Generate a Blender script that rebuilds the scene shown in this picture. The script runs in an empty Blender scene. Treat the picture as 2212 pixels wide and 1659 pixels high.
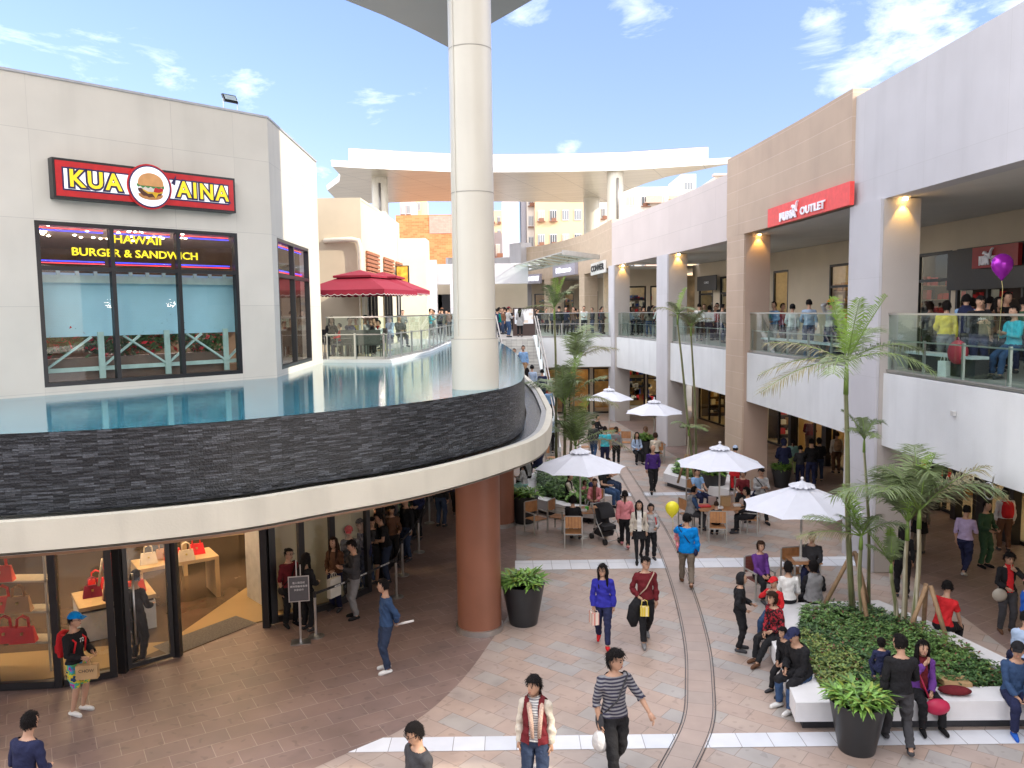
import bpy, math, random
from mathutils import Vector, Matrix
C = bpy.context.scene.collection
R = math.radians
random.seed(7)
# ------------------------------------------------------------------ camera
FP, CX, CY, CAMH = 1750.0, 1106.0, 829.5, 6.8          # focal length and centre in 2212 x 1659 picture units
PITCH, ROLL = math.atan(159 / 1750.0), 0.013
_f = Vector((0, math.cos(PITCH), -math.sin(PITCH)))
_r0 = Vector((1, 0, 0)); _u0 = _r0.cross(_f)
_r = math.cos(ROLL) * _r0 - math.sin(ROLL) * _u0
_u = math.sin(ROLL) * _r0 + math.cos(ROLL) * _u0
CAM = Vector((0, 0, CAMH))
cd = bpy.data.cameras.new('camera'); cam = bpy.data.objects.new('camera', cd); C.objects.link(cam)
cam.matrix_world = Matrix(((_r.x, _u.x, -_f.x, 0), (_r.y, _u.y, -_f.y, 0), (_r.z, _u.z, -_f.z, CAMH), (0, 0, 0, 1)))
cd.sensor_fit = 'HORIZONTAL'; cd.sensor_width = 36; cd.lens = 36 * FP / 2212
cd.clip_start = 0.1; cd.clip_end = 3000
bpy.context.scene.camera = cam
def ray(px, py): return _f * FP + _r * (px - CX) + _u * (CY - py)
def at(px, py, z=0.0):
    d = ray(px, py); return CAM + d * ((z - CAMH) / d.z)
def atY(px, py, Y):
    d = ray(px, py); return CAM + d * (Y / d.y)
def onpl(px, py, p0, p1):                               # meets the upright plane through p0, p1; returns s along it and z
    d = ray(px, py); ex, ey = p1[0] - p0[0], p1[1] - p0[1]; L = math.hypot(ex, ey); ex /= L; ey /= L
    nx, ny = -ey, ex
    t = (nx * p0[0] + ny * p0[1]) / (nx * d.x + ny * d.y)
    q = CAM + d * t
    return (q.x - p0[0]) * ex + (q.y - p0[1]) * ey, q.z
# ------------------------------------------------------------------ world, sun, exposure
SAZ, SEL = R(25), R(28)                                 # sun to the right and a little behind the camera
w = bpy.data.worlds.new('World'); bpy.context.scene.world = w; w.use_nodes = True
nt = w.node_tree; nt.nodes.clear()
N = nt.nodes.new; Lk = nt.links.new
sky = N('ShaderNodeTexSky'); sky.sky_type = 'NISHITA'; sky.sun_disc = False
sky.sun_elevation = SEL; sky.sun_rotation = R(115); sky.altitude = 0; sky.air_density = 1.0; sky.dust_density = 0.3; sky.ozone_density = 1.0
tc = N('ShaderNodeTexCoord')
def wn(op, a, b=None):
    m = N('ShaderNodeMath'); m.operation = op
    for i, q in enumerate((a, b)):
        if q is None: continue
        if isinstance(q, (int, float)): m.inputs[i].default_value = q
        else: Lk(q, m.inputs[i])
    return m.outputs[0]
nrm = N('ShaderNodeVectorMath'); nrm.operation = 'NORMALIZE'; Lk(tc.outputs['Generated'], nrm.inputs[0])
nz = N('ShaderNodeTexNoise'); nz.inputs['Scale'].default_value = 7; nz.inputs['Detail'].default_value = 12; nz.inputs['Roughness'].default_value = 0.66; nz.inputs['Distortion'].default_value = .5
mp = N('ShaderNodeMapping'); mp.inputs['Scale'].default_value = (1, 1, 2.4); Lk(nrm.outputs[0], mp.inputs[0]); Lk(mp.outputs[0], nz.inputs['Vector'])
def blob(px, py, rad, gain):                            # a cloud lives in one direction of the sky
    d = ray(px, py).normalized()
    dt = N('ShaderNodeVectorMath'); dt.operation = 'DISTANCE'; Lk(nrm.outputs[0], dt.inputs[0]); dt.inputs[1].default_value = d
    a = N('ShaderNodeMapRange'); a.inputs['From Min'].default_value = rad; a.inputs['From Max'].default_value = 0; a.inputs['To Max'].default_value = gain
    Lk(dt.outputs['Value'], a.inputs['Value']); return a.outputs[0]
tot = None
for b in ((1950, 35, .14, .36), (1790, 35, .09, .33), (2080, 80, .11, .33), (2190, 30, .10, .36), (800, 250, .05, .24), (530, 195, .05, .24), (690, 350, .08, .24), (1375, 5, .05, .26),
          (640, 300, .06, .22), (120, 120, .12, .08), (1240, 310, .05, .24), (1120, 20, .05, .24), (-300, 150, .3, .28), (2500, 200, .3, .32)):
    q = blob(*b); tot = q if tot is None else wn('MAXIMUM', tot, q)
cl = wn('ADD', nz.outputs['Fac'], tot)
mr = N('ShaderNodeMapRange'); mr.inputs['From Min'].default_value = .68; mr.inputs['From Max'].default_value = 1.08; Lk(cl, mr.inputs['Value'])
veil = wn('MULTIPLY', mr.outputs[0], 0.9)
mx = N('ShaderNodeMix'); mx.data_type = 'RGBA'; Lk(veil, mx.inputs['Factor']); mx.inputs[7].default_value = (6.6, 6.7, 7.2, 1)
tint = N('ShaderNodeMix'); tint.data_type = 'RGBA'; tint.blend_type = 'MULTIPLY'; tint.inputs['Factor'].default_value = 1; tint.inputs[7].default_value = (.98, .93, 1.14, 1)
el = N('ShaderNodeSeparateXYZ'); Lk(nrm.outputs[0], el.inputs[0]); hz = N('ShaderNodeMapRange'); hz.inputs['From Min'].default_value = -.05; hz.inputs['From Max'].default_value = .4; hz.inputs['To Min'].default_value = .38; hz.inputs['To Max'].default_value = .76; Lk(el.outputs['Z'], hz.inputs['Value'])
skb = N('ShaderNodeVectorMath'); skb.operation = 'SCALE'; Lk(sky.outputs[0], skb.inputs[0]); Lk(hz.outputs[0], skb.inputs['Scale'])
Lk(skb.outputs[0], tint.inputs[6]); Lk(tint.outputs[2], mx.inputs[6])
# added bright cloud deck, overhead and behind the viewpoint, filling the shade with light
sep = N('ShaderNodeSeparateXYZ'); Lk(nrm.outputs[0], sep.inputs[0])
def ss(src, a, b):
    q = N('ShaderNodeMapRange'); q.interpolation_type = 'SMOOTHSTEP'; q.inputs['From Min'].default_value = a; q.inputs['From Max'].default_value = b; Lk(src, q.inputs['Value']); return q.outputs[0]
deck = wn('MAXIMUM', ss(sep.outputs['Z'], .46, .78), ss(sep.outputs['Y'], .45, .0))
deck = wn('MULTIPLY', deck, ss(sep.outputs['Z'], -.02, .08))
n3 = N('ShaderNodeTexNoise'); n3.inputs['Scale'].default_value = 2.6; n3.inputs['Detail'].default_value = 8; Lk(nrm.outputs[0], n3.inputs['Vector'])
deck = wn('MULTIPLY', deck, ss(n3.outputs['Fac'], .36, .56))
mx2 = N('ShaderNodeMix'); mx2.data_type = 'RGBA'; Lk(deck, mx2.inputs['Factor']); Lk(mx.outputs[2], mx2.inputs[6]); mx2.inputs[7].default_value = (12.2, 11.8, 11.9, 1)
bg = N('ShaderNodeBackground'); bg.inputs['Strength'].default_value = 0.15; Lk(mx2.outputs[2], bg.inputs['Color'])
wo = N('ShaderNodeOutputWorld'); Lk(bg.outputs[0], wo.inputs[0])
sd = bpy.data.lights.new('sun', 'SUN'); sd.energy = 2.0; sd.angle = R(0.5); sd.color = (1, .9, .74)
so = bpy.data.objects.new('sun', sd); C.objects.link(so)
_s = Vector((math.cos(SAZ) * math.cos(SEL), -math.sin(SAZ) * math.cos(SEL), math.sin(SEL)))
so.rotation_euler = _s.to_track_quat('Z', 'Y').to_euler()
vs = bpy.context.scene.view_settings; vs.view_transform = 'Standard'; vs.look = 'None'; vs.exposure = 1.37; vs.gamma = 1
# ------------------------------------------------------------------ materials
MATS = {}
def base(name, col, rough=.6, metal=0., spec=.5):
    m = bpy.data.materials.new(name); m.use_nodes = True; b = m.node_tree.nodes['Principled BSDF']
    b.inputs['Base Color'].default_value = (*col, 1); b.inputs['Roughness'].default_value = rough; b.inputs['Metallic'].default_value = metal
    b.inputs['Specular IOR Level'].default_value = spec
    return m, m.node_tree, b
def grime(t, colsock, b, k, co):
    """rain streaks and patchy dirt of the surface itself"""
    n = t.nodes.new; l = t.links.new; cur = colsock
    for sc, lo, hi, a in (((1.9, 1.9, .22), .52, .80, k * 1.2), ((.55, .55, .55), .4, .7, k * .8)):
        mp_ = n('ShaderNodeMapping'); mp_.inputs['Scale'].default_value = sc; l(co, mp_.inputs[0]); q = n('ShaderNodeTexNoise'); q.inputs['Scale'].default_value = 1.; q.inputs['Detail'].default_value = 7; l(mp_.outputs[0], q.inputs['Vector'])
        r_ = n('ShaderNodeMapRange'); r_.inputs['From Min'].default_value = lo; r_.inputs['From Max'].default_value = hi; r_.inputs['To Min'].default_value = 1; r_.inputs['To Max'].default_value = 1 - a; l(q.outputs['Fac'], r_.inputs['Value'])
        m = n('ShaderNodeMix'); m.data_type = 'RGBA'; m.blend_type = 'MULTIPLY'; m.inputs['Factor'].default_value = 1; l(cur, m.inputs[6]); l(r_.outputs[0], m.inputs[7]); cur = m.outputs[2]
    l(cur, b.inputs['Base Color'])
def mat(name, col, rough=.6, metal=0., nscale=6., amt=.12, bump=0., bscale=60., spec=.5, streak=0.):
    """painted / plain surface with uneven tone and grain"""
    if name in MATS: return MATS[name]
    m, t, b = base(name, col, rough, metal, spec); n = t.nodes.new; l = t.links.new
    tcn = n('ShaderNodeTexCoord'); no = n('ShaderNodeTexNoise'); no.inputs['Scale'].default_value = nscale; no.inputs['Detail'].default_value = 5
    l(tcn.outputs['Object'], no.inputs['Vector'])
    mr_ = n('ShaderNodeMapRange'); mr_.inputs['From Min'].default_value = .25; mr_.inputs['From Max'].default_value = .75; mr_.inputs['To Min'].default_value = 1 - amt; mr_.inputs['To Max'].default_value = 1 + amt
    l(no.outputs['Fac'], mr_.inputs['Value'])
    mu = n('ShaderNodeMix'); mu.data_type = 'RGBA'; mu.blend_type = 'MULTIPLY'; mu.inputs['Factor'].default_value = 1; mu.inputs[6].default_value = (*col, 1)
    l(mr_.outputs[0], mu.inputs[7]); l(mu.outputs[2], b.inputs['Base Color'])
    if streak: grime(t, mu.outputs[2], b, streak, tcn.outputs['Object'])
    if bump:
        n2 = n('ShaderNodeTexNoise'); n2.inputs['Scale'].default_value = bscale; n2.inputs['Detail'].default_value = 3; l(tcn.outputs['Object'], n2.inputs['Vector'])
        bp = n('ShaderNodeBump'); bp.inputs['Strength'].default_value = bump; bp.inputs['Distance'].default_value = .02; l(n2.outputs['Fac'], bp.inputs['Height']); l(bp.outputs[0], b.inputs['Normal'])
    MATS[name] = m; return m
def tiled(name, cols, mortar, bw, bh, msize, rough=.5, rot=0., coord='UV', offset=.5, bump=.25, noise=.12, squash=1., nsc=3., spec=.5, smooth=.1, freq=2, relief=0., streak=0., spots=0.):
    """tiles, bricks and jointed panels: brick texture, one random tone per tile picked from cols"""
    if name in MATS: return MATS[name]
    m, t, b = base(name, cols[0], rough, 0, spec); n = t.nodes.new; l = t.links.new
    tcn = n('ShaderNodeTexCoord'); mpn = n('ShaderNodeMapping'); mpn.inputs['Rotation'].default_value[2] = rot; l(tcn.outputs[coord], mpn.inputs[0])
    br = n('ShaderNodeTexBrick'); br.inputs['Scale'].default_value = 1; br.inputs['Brick Width'].default_value = bw; br.inputs['Row Height'].default_value = bh
    br.inputs['Mortar Size'].default_value = msize; br.inputs['Mortar Smooth'].default_value = smooth; br.offset = offset; br.offset_frequency = freq
    br.inputs['Color1'].default_value = (0, 0, 0, 1); br.inputs['Color2'].default_value = (1, 1, 1, 1); br.inputs['Mortar'].default_value = (.5, .5, .5, 1)
    l(mpn.outputs[0], br.inputs['Vector'])
    cr = n('ShaderNodeValToRGB'); cr.color_ramp.interpolation = 'CONSTANT' if len(cols) > 2 else 'LINEAR'; e = cr.color_ramp.elements
    while len(e) < len(cols): e.new(.5)
    for i, c in enumerate(cols): e[i].position = i / (len(cols) if len(cols) > 2 else 1.); e[i].color = (*c, 1)
    l(br.outputs['Color'], cr.inputs[0])
    no = n('ShaderNodeTexNoise'); no.inputs['Scale'].default_value = nsc; no.inputs['Detail'].default_value = 6; l(tcn.outputs[coord], no.inputs['Vector'])
    mr_ = n('ShaderNodeMapRange'); mr_.inputs['From Min'].default_value = .25; mr_.inputs['From Max'].default_value = .75; mr_.inputs['To Min'].default_value = 1 - noise; mr_.inputs['To Max'].default_value = 1 + noise; l(no.outputs['Fac'], mr_.inputs['Value'])
    m1 = n('ShaderNodeMix'); m1.data_type = 'RGBA'; l(br.outputs['Fac'], m1.inputs['Factor']); l(cr.outputs[0], m1.inputs[6]); m1.inputs[7].default_value = (*mortar, 1)
    mu = n('ShaderNodeMix'); mu.data_type = 'RGBA'; mu.blend_type = 'MULTIPLY'; mu.inputs['Factor'].default_value = 1; l(m1.outputs[2], mu.inputs[6]); l(mr_.outputs[0], mu.inputs[7])
    l(mu.outputs[2], b.inputs['Base Color'])
    if streak: grime(t, mu.outputs[2], b, streak, tcn.outputs['Object'])
    if spots:                                           # gum marks, stains and worn paths
        cur = mu.outputs[2]
        for sc, lo, hi, a, dt in ((7., .70, .74, spots * .8, 0), (.45, .42, .68, spots, 6), (2.2, .58, .75, spots * .7, 5)):
            q = n('ShaderNodeTexNoise'); q.inputs['Scale'].default_value = sc; q.inputs['Detail'].default_value = dt; l(tcn.outputs['Object'], q.inputs['Vector'])
            r_ = n('ShaderNodeMapRange'); r_.inputs['From Min'].default_value = lo; r_.inputs['From Max'].default_value = hi; r_.inputs['To Min'].default_value = 1.03; r_.inputs['To Max'].default_value = 1 - a; l(q.outputs['Fac'], r_.inputs['Value'])
            m_ = n('ShaderNodeMix'); m_.data_type = 'RGBA'; m_.blend_type = 'MULTIPLY'; m_.inputs['Factor'].default_value = 1; l(cur, m_.inputs[6]); l(r_.outputs[0], m_.inputs[7]); cur = m_.outputs[2]
        l(cur, b.inputs['Base Color'])
    if relief:
        b2 = n('ShaderNodeBump'); b2.inputs['Strength'].default_value = 1; b2.inputs['Distance'].default_value = relief; n9 = n('ShaderNodeTexNoise'); n9.inputs['Scale'].default_value = 30; l(tcn.outputs[coord], n9.inputs['Vector']); a9 = n('ShaderNodeMath'); a9.operation = 'MULTIPLY_ADD'; l(n9.outputs['Fac'], a9.inputs[0]); a9.inputs[1].default_value = .7; l(br.outputs['Color'], a9.inputs[2]); l(a9.outputs[0], b2.inputs['Height']); l(b2.outputs[0], b.inputs['Normal'])
    elif bump:
        bp = n('ShaderNodeBump'); bp.inputs['Strength'].default_value = bump; bp.inputs['Distance'].default_value = .01; bp.invert = True; l(br.outputs['Fac'], bp.inputs['Height']); l(bp.outputs[0], b.inputs['Normal'])
    MATS[name] = m; return m
def emit(name, col, s):
    if name in MATS: return MATS[name]
    m, t, b = base(name, col, .5); b.inputs['Emission Color'].default_value = (*col, 1); b.inputs['Emission Strength'].default_value = s
    MATS[name] = m; return m
def glassmat(name, tint=(.8, .93, .9), refl=.08, rough=.0, ior=1.45):
    if name in MATS: return MATS[name]
    m = bpy.data.materials.new(name); m.use_nodes = True; t = m.node_tree; t.nodes.clear(); n = t.nodes.new; l = t.links.new
    o = n('ShaderNodeOutputMaterial'); tr = n('ShaderNodeBsdfTransparent'); tr.inputs[0].default_value = (*tint, 1)
    g = n('ShaderNodeBsdfGlossy'); g.inputs['Roughness'].default_value = rough; g.inputs[0].default_value = (1, 1, 1, 1)
    fr = n('ShaderNodeLayerWeight'); fr.inputs['Blend'].default_value = .5; pw = n('ShaderNodeMath'); pw.operation = 'POWER'; l(fr.outputs['Facing'], pw.inputs[0]); pw.inputs[1].default_value = 4.0
    ml = n('ShaderNodeMath'); ml.operation = 'MULTIPLY'; l(pw.outputs[0], ml.inputs[0]); ml.inputs[1].default_value = .7; ad = n('ShaderNodeMath'); ad.inputs[1].default_value = refl + .03; ad.use_clamp = True; l(ml.outputs[0], ad.inputs[0])
    mxs = n('ShaderNodeMixShader'); l(ad.outputs[0], mxs.inputs[0]); l(tr.outputs[0], mxs.inputs[1]); l(g.outputs[0], mxs.inputs[2]); l(mxs.outputs[0], o.inputs[0])
    MATS[name] = m; return m
# ------------------------------------------------------------------ mesh builder
class MB:
    def __init__(s): s.v = []; s.f = []; s.uv = []; s.m = []; s.sm = []
    def face(s, pts, m=0, uv=None, smooth=False):
        k = len(s.v); s.v += [tuple(p) for p in pts]; s.f.append(list(range(k, k + len(pts))))
        if uv is None:
            a, b, c = (Vector(pts[0]), Vector(pts[1]), Vector(pts[2])); nn = (b - a).cross(c - a)
            if abs(nn.z) > .7 * nn.length: uv = [(p[0], p[1]) for p in pts]
            else:
                t = Vector((-nn.y, nn.x, 0)); t = t.normalized() if t.length > 1e-9 else Vector((1, 0, 0)); uv = [(p[0] * t.x + p[1] * t.y, p[2]) for p in pts]
        s.uv.append(uv); s.m.append(m); s.sm.append(smooth)
    def box(s, x0, y0, z0, x1, y1, z1, m=0):
        s.prism([(x0, y0), (x1, y0), (x1, y1), (x0, y1)], z0, z1, m)
    def prism(s, pts, z0, z1, m=0, top=None):
        n = len(pts); top = top or pts
        for i in range(n):
            j = (i + 1) % n; s.face([(*pts[i][:2], z0), (*pts[j][:2], z0), (*top[j][:2], z1), (*top[i][:2], z1)], m)
        s.face([(*p[:2], z1) for p in top], m); s.face([(*p[:2], z0) for p in reversed(pts)], m)
    def hexa(s, lo, hi, m=0):                           # two rings of points
        n = len(lo)
        for i in range(n):
            j = (i + 1) % n; s.face([lo[i], lo[j], hi[j], hi[i]], m)
        s.face(list(hi), m); s.face(list(reversed(lo)), m)
    def bar(s, a, b, w, h=None, m=0, up=(0, 0, 1)):     # rectangular bar from a to b
        a = Vector(a); b = Vector(b); h = h or w; d = (b - a).normalized(); u = Vector(up)
        if abs(d.dot(u)) > .98: u = Vector((0, 1, 0))
        x = d.cross(u).normalized(); y = x.cross(d).normalized()
        o = [x * -w / 2 - y * h / 2, x * w / 2 - y * h / 2, x * w / 2 + y * h / 2, x * -w / 2 + y * h / 2]
        s.hexa([a + q for q in o], [b + q for q in o], m)
    def tube(s, pts, rad, n=8, m=0, cap=True, smooth=True):
        pts = [Vector(p) for p in pts]; rad = rad if isinstance(rad, (list, tuple)) else [rad] * len(pts)
        rings = []; ref = None
        for i, p in enumerate(pts):
            d = (pts[min(i + 1, len(pts) - 1)] - pts[max(i - 1, 0)])
            d = d.normalized() if d.length > 1e-9 else Vector((0, 0, 1))
            if ref is None: ref = Vector((0, 1, 0)) if abs(d.y) < .9 else Vector((1, 0, 0))
            x = d.cross(ref).normalized(); y = x.cross(d).normalized(); ref = y
            r = rad[i]; rx, ry = r if isinstance(r, tuple) else (r, r)
            rings.append([p + x * math.cos(2 * math.pi * k / n) * rx + y * math.sin(2 * math.pi * k / n) * ry for k in range(n)])
        s.rings(rings, m, cap, smooth)
    def rings(s, rings, m=0, cap=True, smooth=True, closed=True):
        k0 = len(s.v); n = len(rings[0])
        for r in rings: s.v += [tuple(p) for p in r]
        for i in range(len(rings) - 1):
            for k in range(n if closed else n - 1):
                a = k0 + i * n + k; b = k0 + i * n + (k + 1) % n
                s.f.append([a, b, b + n, a + n]); s.uv.append([(k / n, i), ((k + 1) / n, i), ((k + 1) / n, i + 1), (k / n, i + 1)]); s.m.append(m); s.sm.append(smooth)
        if cap:
            s.f.append([k0 + k for k in reversed(range(n))]); s.uv.append([(0, 0)] * n); s.m.append(m); s.sm.append(False)
            s.f.append([k0 + (len(rings) - 1) * n + k for k in range(n)]); s.uv.append([(0, 0)] * n); s.m.append(m); s.sm.append(False)
    def lathe(s, c, prof, n=24, m=0, cap=True):         # prof: (r, z)
        rg = [[(c[0] + r * math.cos(2 * math.pi * k / n), c[1] + r * math.sin(2 * math.pi * k / n), c[2] + z) for k in range(n)] for r, z in prof]
        for i in range(len(rg) - 1): s.rings(rg[i:i + 2], m, False)
        if cap: s.face(list(reversed(rg[0])), m); s.face(rg[-1], m)
    def ell(s, c, r, n=12, k=8, m=0, rot=None):
        c = Vector(c); rs = []
        for i in range(k + 1):
            a = -math.pi / 2 + math.pi * i / k; ca, sa = max(math.cos(a), .01), math.sin(a)
            ring = []
            for j in range(n):
                p = Vector((r[0] * ca * math.cos(2 * math.pi * j / n), r[1] * ca * math.sin(2 * math.pi * j / n), r[2] * sa))
                if rot is not None: p = rot @ p
                ring.append(c + p)
            rs.append(ring)
        s.rings(rs, m)
    def ribbon(s, path, off, z0, z1, m=0):              # upright band along a plan path, thickness off to the left (+) of its direction
        q = offset(path, off); L = [0]
        for i in range(1, len(path)): L.append(L[-1] + math.dist(path[i][:2], path[i - 1][:2]))
        for i in range(len(path) - 1):
            a, b, c, d = path[i], path[i + 1], q[i + 1], q[i]; u0, u1 = L[i], L[i + 1]
            A0, B0, C0, D0 = [(*p[:2], z0) for p in (a, b, c, d)]; A1, B1, C1, D1 = [(*p[:2], z1) for p in (a, b, c, d)]
            s.face([A0, B0, B1, A1], m, [(u0, z0), (u1, z0), (u1, z1), (u0, z1)]); s.face([C0, D0, D1, C1], m, [(u1, z0), (u0, z0), (u0, z1), (u1, z1)])
            s.face([A1, B1, C1, D1], m); s.face([D0, C0, B0, A0], m)
            if i == 0: s.face([D0, A0, A1, D1], m)
            if i == len(path) - 2: s.face([B0, C0, C1, B1], m)
    def build(s, name, mats, parent=None, smooth=None):
        me = bpy.data.meshes.new(name); me.from_pydata(s.v, [], s.f)
        ul = me.uv_layers.new(name='UVMap'); k = 0; flat = []
        for u in s.uv:
            for a in u: flat += [a[0], a[1]]
        ul.data.foreach_set('uv', flat)
        mats = mats if isinstance(mats, (list, tuple)) else [mats]
        for q in mats: me.materials.append(q)
        me.polygons.foreach_set('material_index', s.m); me.polygons.foreach_set('use_smooth', s.sm)
        me.validate(); me.update()
        o = bpy.data.objects.new(name, me); C.objects.link(o)
        if parent is not None: attach(o, parent)
        return o
def offset(path, off):
    out = []
    for i, p in enumerate(path):
        a = path[max(i - 1, 0)]; b = path[min(i + 1, len(path) - 1)]
        dx, dy = b[0] - a[0], b[1] - a[1]; L = math.hypot(dx, dy) or 1
        out.append((p[0] - dy / L * off, p[1] + dx / L * off))
    return out
def attach(o, parent):
    o.parent = parent; o.matrix_parent_inverse = Matrix.Translation(-Vector(parent.location)) if parent.type == 'EMPTY' and parent.get('_w') else Matrix.Identity(4)
def thing(name, label, cat, loc=(0, 0, 0), rz=0., group=None, world=False):
    """Empty at a thing's base; world=True: its parts are modelled in world coordinates"""
    o = bpy.data.objects.new(name, None); C.objects.link(o); o.location = loc; o.rotation_euler = (0, 0, rz); o.empty_display_size = .1
    o['label'] = label; o['category'] = cat
    if group: o['group'] = group
    if world: o['_w'] = 1
    return o
def tag(o, label, cat, group=None, kind=None):
    if label: o['label'] = label
    if cat: o['category'] = cat
    if group: o['group'] = group
    if kind: o['kind'] = kind
    return o
def struct(o): o['kind'] = 'structure'; return o
def dup(root, loc, rz=None, label=None, group=None):
    r = root.copy(); C.objects.link(r); r.location = loc
    if rz is not None: r.rotation_euler = (0, 0, rz)
    if label: r['label'] = label
    if group: r['group'] = group
    for ch in list(root.children):
        c = ch.copy(); C.objects.link(c); c.parent = r
        for g in list(ch.children):
            d = g.copy(); C.objects.link(d); d.parent = c
    return r
def smooth_path(pts, n=6):                              # Catmull-Rom
    out = []
    P = [pts[0]] + list(pts) + [pts[-1]]
    for i in range(1, len(P) - 2):
        for k in range(n):
            t = k / n; a, b, c, d = P[i - 1], P[i], P[i + 1], P[i + 2]
            out.append(tuple(.5 * (2 * b[j] + (c[j] - a[j]) * t + (2 * a[j] - 5 * b[j] + 4 * c[j] - d[j]) * t * t + (3 * b[j] - a[j] - 3 * c[j] + d[j]) * t ** 3) for j in range(len(b))))
    out.append(tuple(pts[-1])); return out
class Path:
    def __init__(s, pts):
        s.p = [tuple(q[:2]) for q in pts]; s.L = [0]
        for i in range(1, len(s.p)): s.L.append(s.L[-1] + math.dist(s.p[i], s.p[i - 1]))
    def P(s, d, off=0.):
        i = 0
        while i < len(s.p) - 2 and d > s.L[i + 1]: i += 1
        a, b = s.p[i], s.p[i + 1]; l = s.L[i + 1] - s.L[i]; t = (d - s.L[i]) / l
        ex, ey = (b[0] - a[0]) / l, (b[1] - a[1]) / l
        return (a[0] + (b[0] - a[0]) * t - ey * off, a[1] + (b[1] - a[1]) * t + ex * off)
    def dirn(s, d):
        a, b = s.P(d - .2), s.P(d + .2); return math.atan2(b[1] - a[1], b[0] - a[0])
    def sub(s, d0, d1, off=0., step=1.2):
        n = max(1, int(abs(d1 - d0) / step)); ds = [d0 + (d1 - d0) * k / n for k in range(n + 1)]
        return [s.P(d, off) for d in ds]
    def atY(s, Y):                                      # distance where the path reaches depth Y
        for i in range(len(s.p) - 1):
            a, b = s.p[i], s.p[i + 1]
            if (a[1] - Y) * (b[1] - Y) <= 0 and a[1] != b[1]: return s.L[i] + (s.L[i + 1] - s.L[i]) * (Y - a[1]) / (b[1] - a[1])
        return s.L[-1]
def wallopen(mb, P, s0, s1, z0, z1, th, holes, m=0):    # wall along Path P with rectangular holes (a, b, za, zb); th = thickness to the left
    ss = sorted({s0, s1} | {h[0] for h in holes} | {h[1] for h in holes}); zz = sorted({z0, z1} | {h[2] for h in holes} | {h[3] for h in holes})
    for a, b in zip(ss, ss[1:]):
        run = None
        for za, zb in zip(zz, zz[1:]):
            inh = any(h[0] - 1e-6 <= a and b <= h[1] + 1e-6 and h[2] - 1e-6 <= za and zb <= h[3] + 1e-6 for h in holes)
            if inh:
                if run: mb.ribbon(P.sub(a, b), th, *run, m); run = None
            else: run = (run[0], zb) if run else (za, zb)
        if run: mb.ribbon(P.sub(a, b), th, *run, m)
FONTS = {}
def text3d(body, size, depth, M, material, name='lettering', parent=None, bold=0., sx=1., align='CENTER', shear=0., space=1.):
    """lettering as mesh; M places it: local x along the line, y up, z out of the wall"""
    cu = bpy.data.curves.new('t', 'FONT'); cu.body = body; cu.size = size; cu.extrude = depth / 2; cu.offset = bold; cu.align_x = align; cu.align_y = 'CENTER'; cu.shear = shear; cu.space_character = space; cu.resolution_u = 3
    o = bpy.data.objects.new('t', cu); C.objects.link(o)
    dg = bpy.context.evaluated_depsgraph_get(); me = bpy.data.meshes.new_from_object(o.evaluated_get(dg))
    bpy.data.objects.remove(o); bpy.data.curves.remove(cu)
    me.transform(Matrix.Diagonal((sx, 1, 1, 1))); me.transform(M); me.materials.clear(); me.materials.append(material)
    me.name = name; q = bpy.data.objects.new(name, me); C.objects.link(q)
    if parent is not None: attach(q, parent)
    return q
def wallM(x, y, z, ang, out=0.):                        # frame on an upright wall whose line runs at angle ang; outward = right of it
    ex = Vector((math.cos(ang), math.sin(ang), 0)); o = Vector((ex.y, -ex.x, 0)); up = Vector((0, 0, 1))
    p = Vector((x, y, z)) + o * out
    return Matrix(((ex.x, up.x, o.x, p.x), (ex.y, up.y, o.y, p.y), (ex.z, up.z, o.z, p.z), (0, 0, 0, 1)))
# ------------------------------------------------------------------ material library
STUC = tiled('cream_render', [(.68, .64, .555), (.70, .66, .575)], (.56, .525, .46), 2.9, 1.75, .006, .8, offset=0, bump=.15, noise=.06, nsc=.8, streak=.06)
STUCW = tiled('pale_render', [(.50, .495, .52), (.515, .51, .535)], (.45, .445, .46), 2.9, 2.5, .006, .8, offset=0, bump=.12, noise=.05, nsc=.8, streak=.07)
TAN = tiled('tan_panels', [(.46, .35, .265), (.48, .37, .28)], (.58, .47, .385), 9.0, .62, .007, .7, offset=0, bump=.08, noise=.08, nsc=.7, streak=.05)
WHITE = mat('white_paint', (.66, .68, .69), .6, nscale=1.2, amt=.05, bump=.15, bscale=30, streak=.09)
CREAM = mat('cream_paint', (.62, .59, .49), .6, nscale=1.0, amt=.06, bump=.12, bscale=30, streak=.14)
OFFW = mat('off_white_metal', (.60, .575, .49), .35, nscale=.8, amt=.04, streak=.05)
BEIGE = mat('beige_wall', (.56, .48, .36), .8, nscale=.7, amt=.10, bump=.2)
BEIGE2 = mat('cream_wall', (.68, .60, .45), .8, nscale=.6, amt=.08, bump=.2)
SOF = mat('soffit_grey', (.60, .58, .55), .8, nscale=.8, amt=.06)
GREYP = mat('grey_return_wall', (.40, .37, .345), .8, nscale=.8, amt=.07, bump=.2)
SLATE = tiled('black_slate', [(.008, .009, .011), (.036, .04, .046), (.016, .018, .021), (.07, .077, .088), (.011, .012, .015), (.026, .029, .034), (.05, .054, .062)], (.002, .002, .003), .2, .030, .003, .30, noise=.4, nsc=14, spec=.6, smooth=.4, relief=.02, offset=.37, freq=3)
STONE = mat('grey_granite', (.36, .36, .35), .55, nscale=3, amt=.12, bump=.1, bscale=90)
BROWN = mat('brown_column_paint', (.25, .10, .058), .42, nscale=.9, amt=.12, bump=.08, streak=.14)
STEEL = mat('brushed_steel', (.55, .55, .54), .28, .9, nscale=5, amt=.06)
DARKM = mat('black_frame', (.016, .016, .018), .35, nscale=5, amt=.1)
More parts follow.
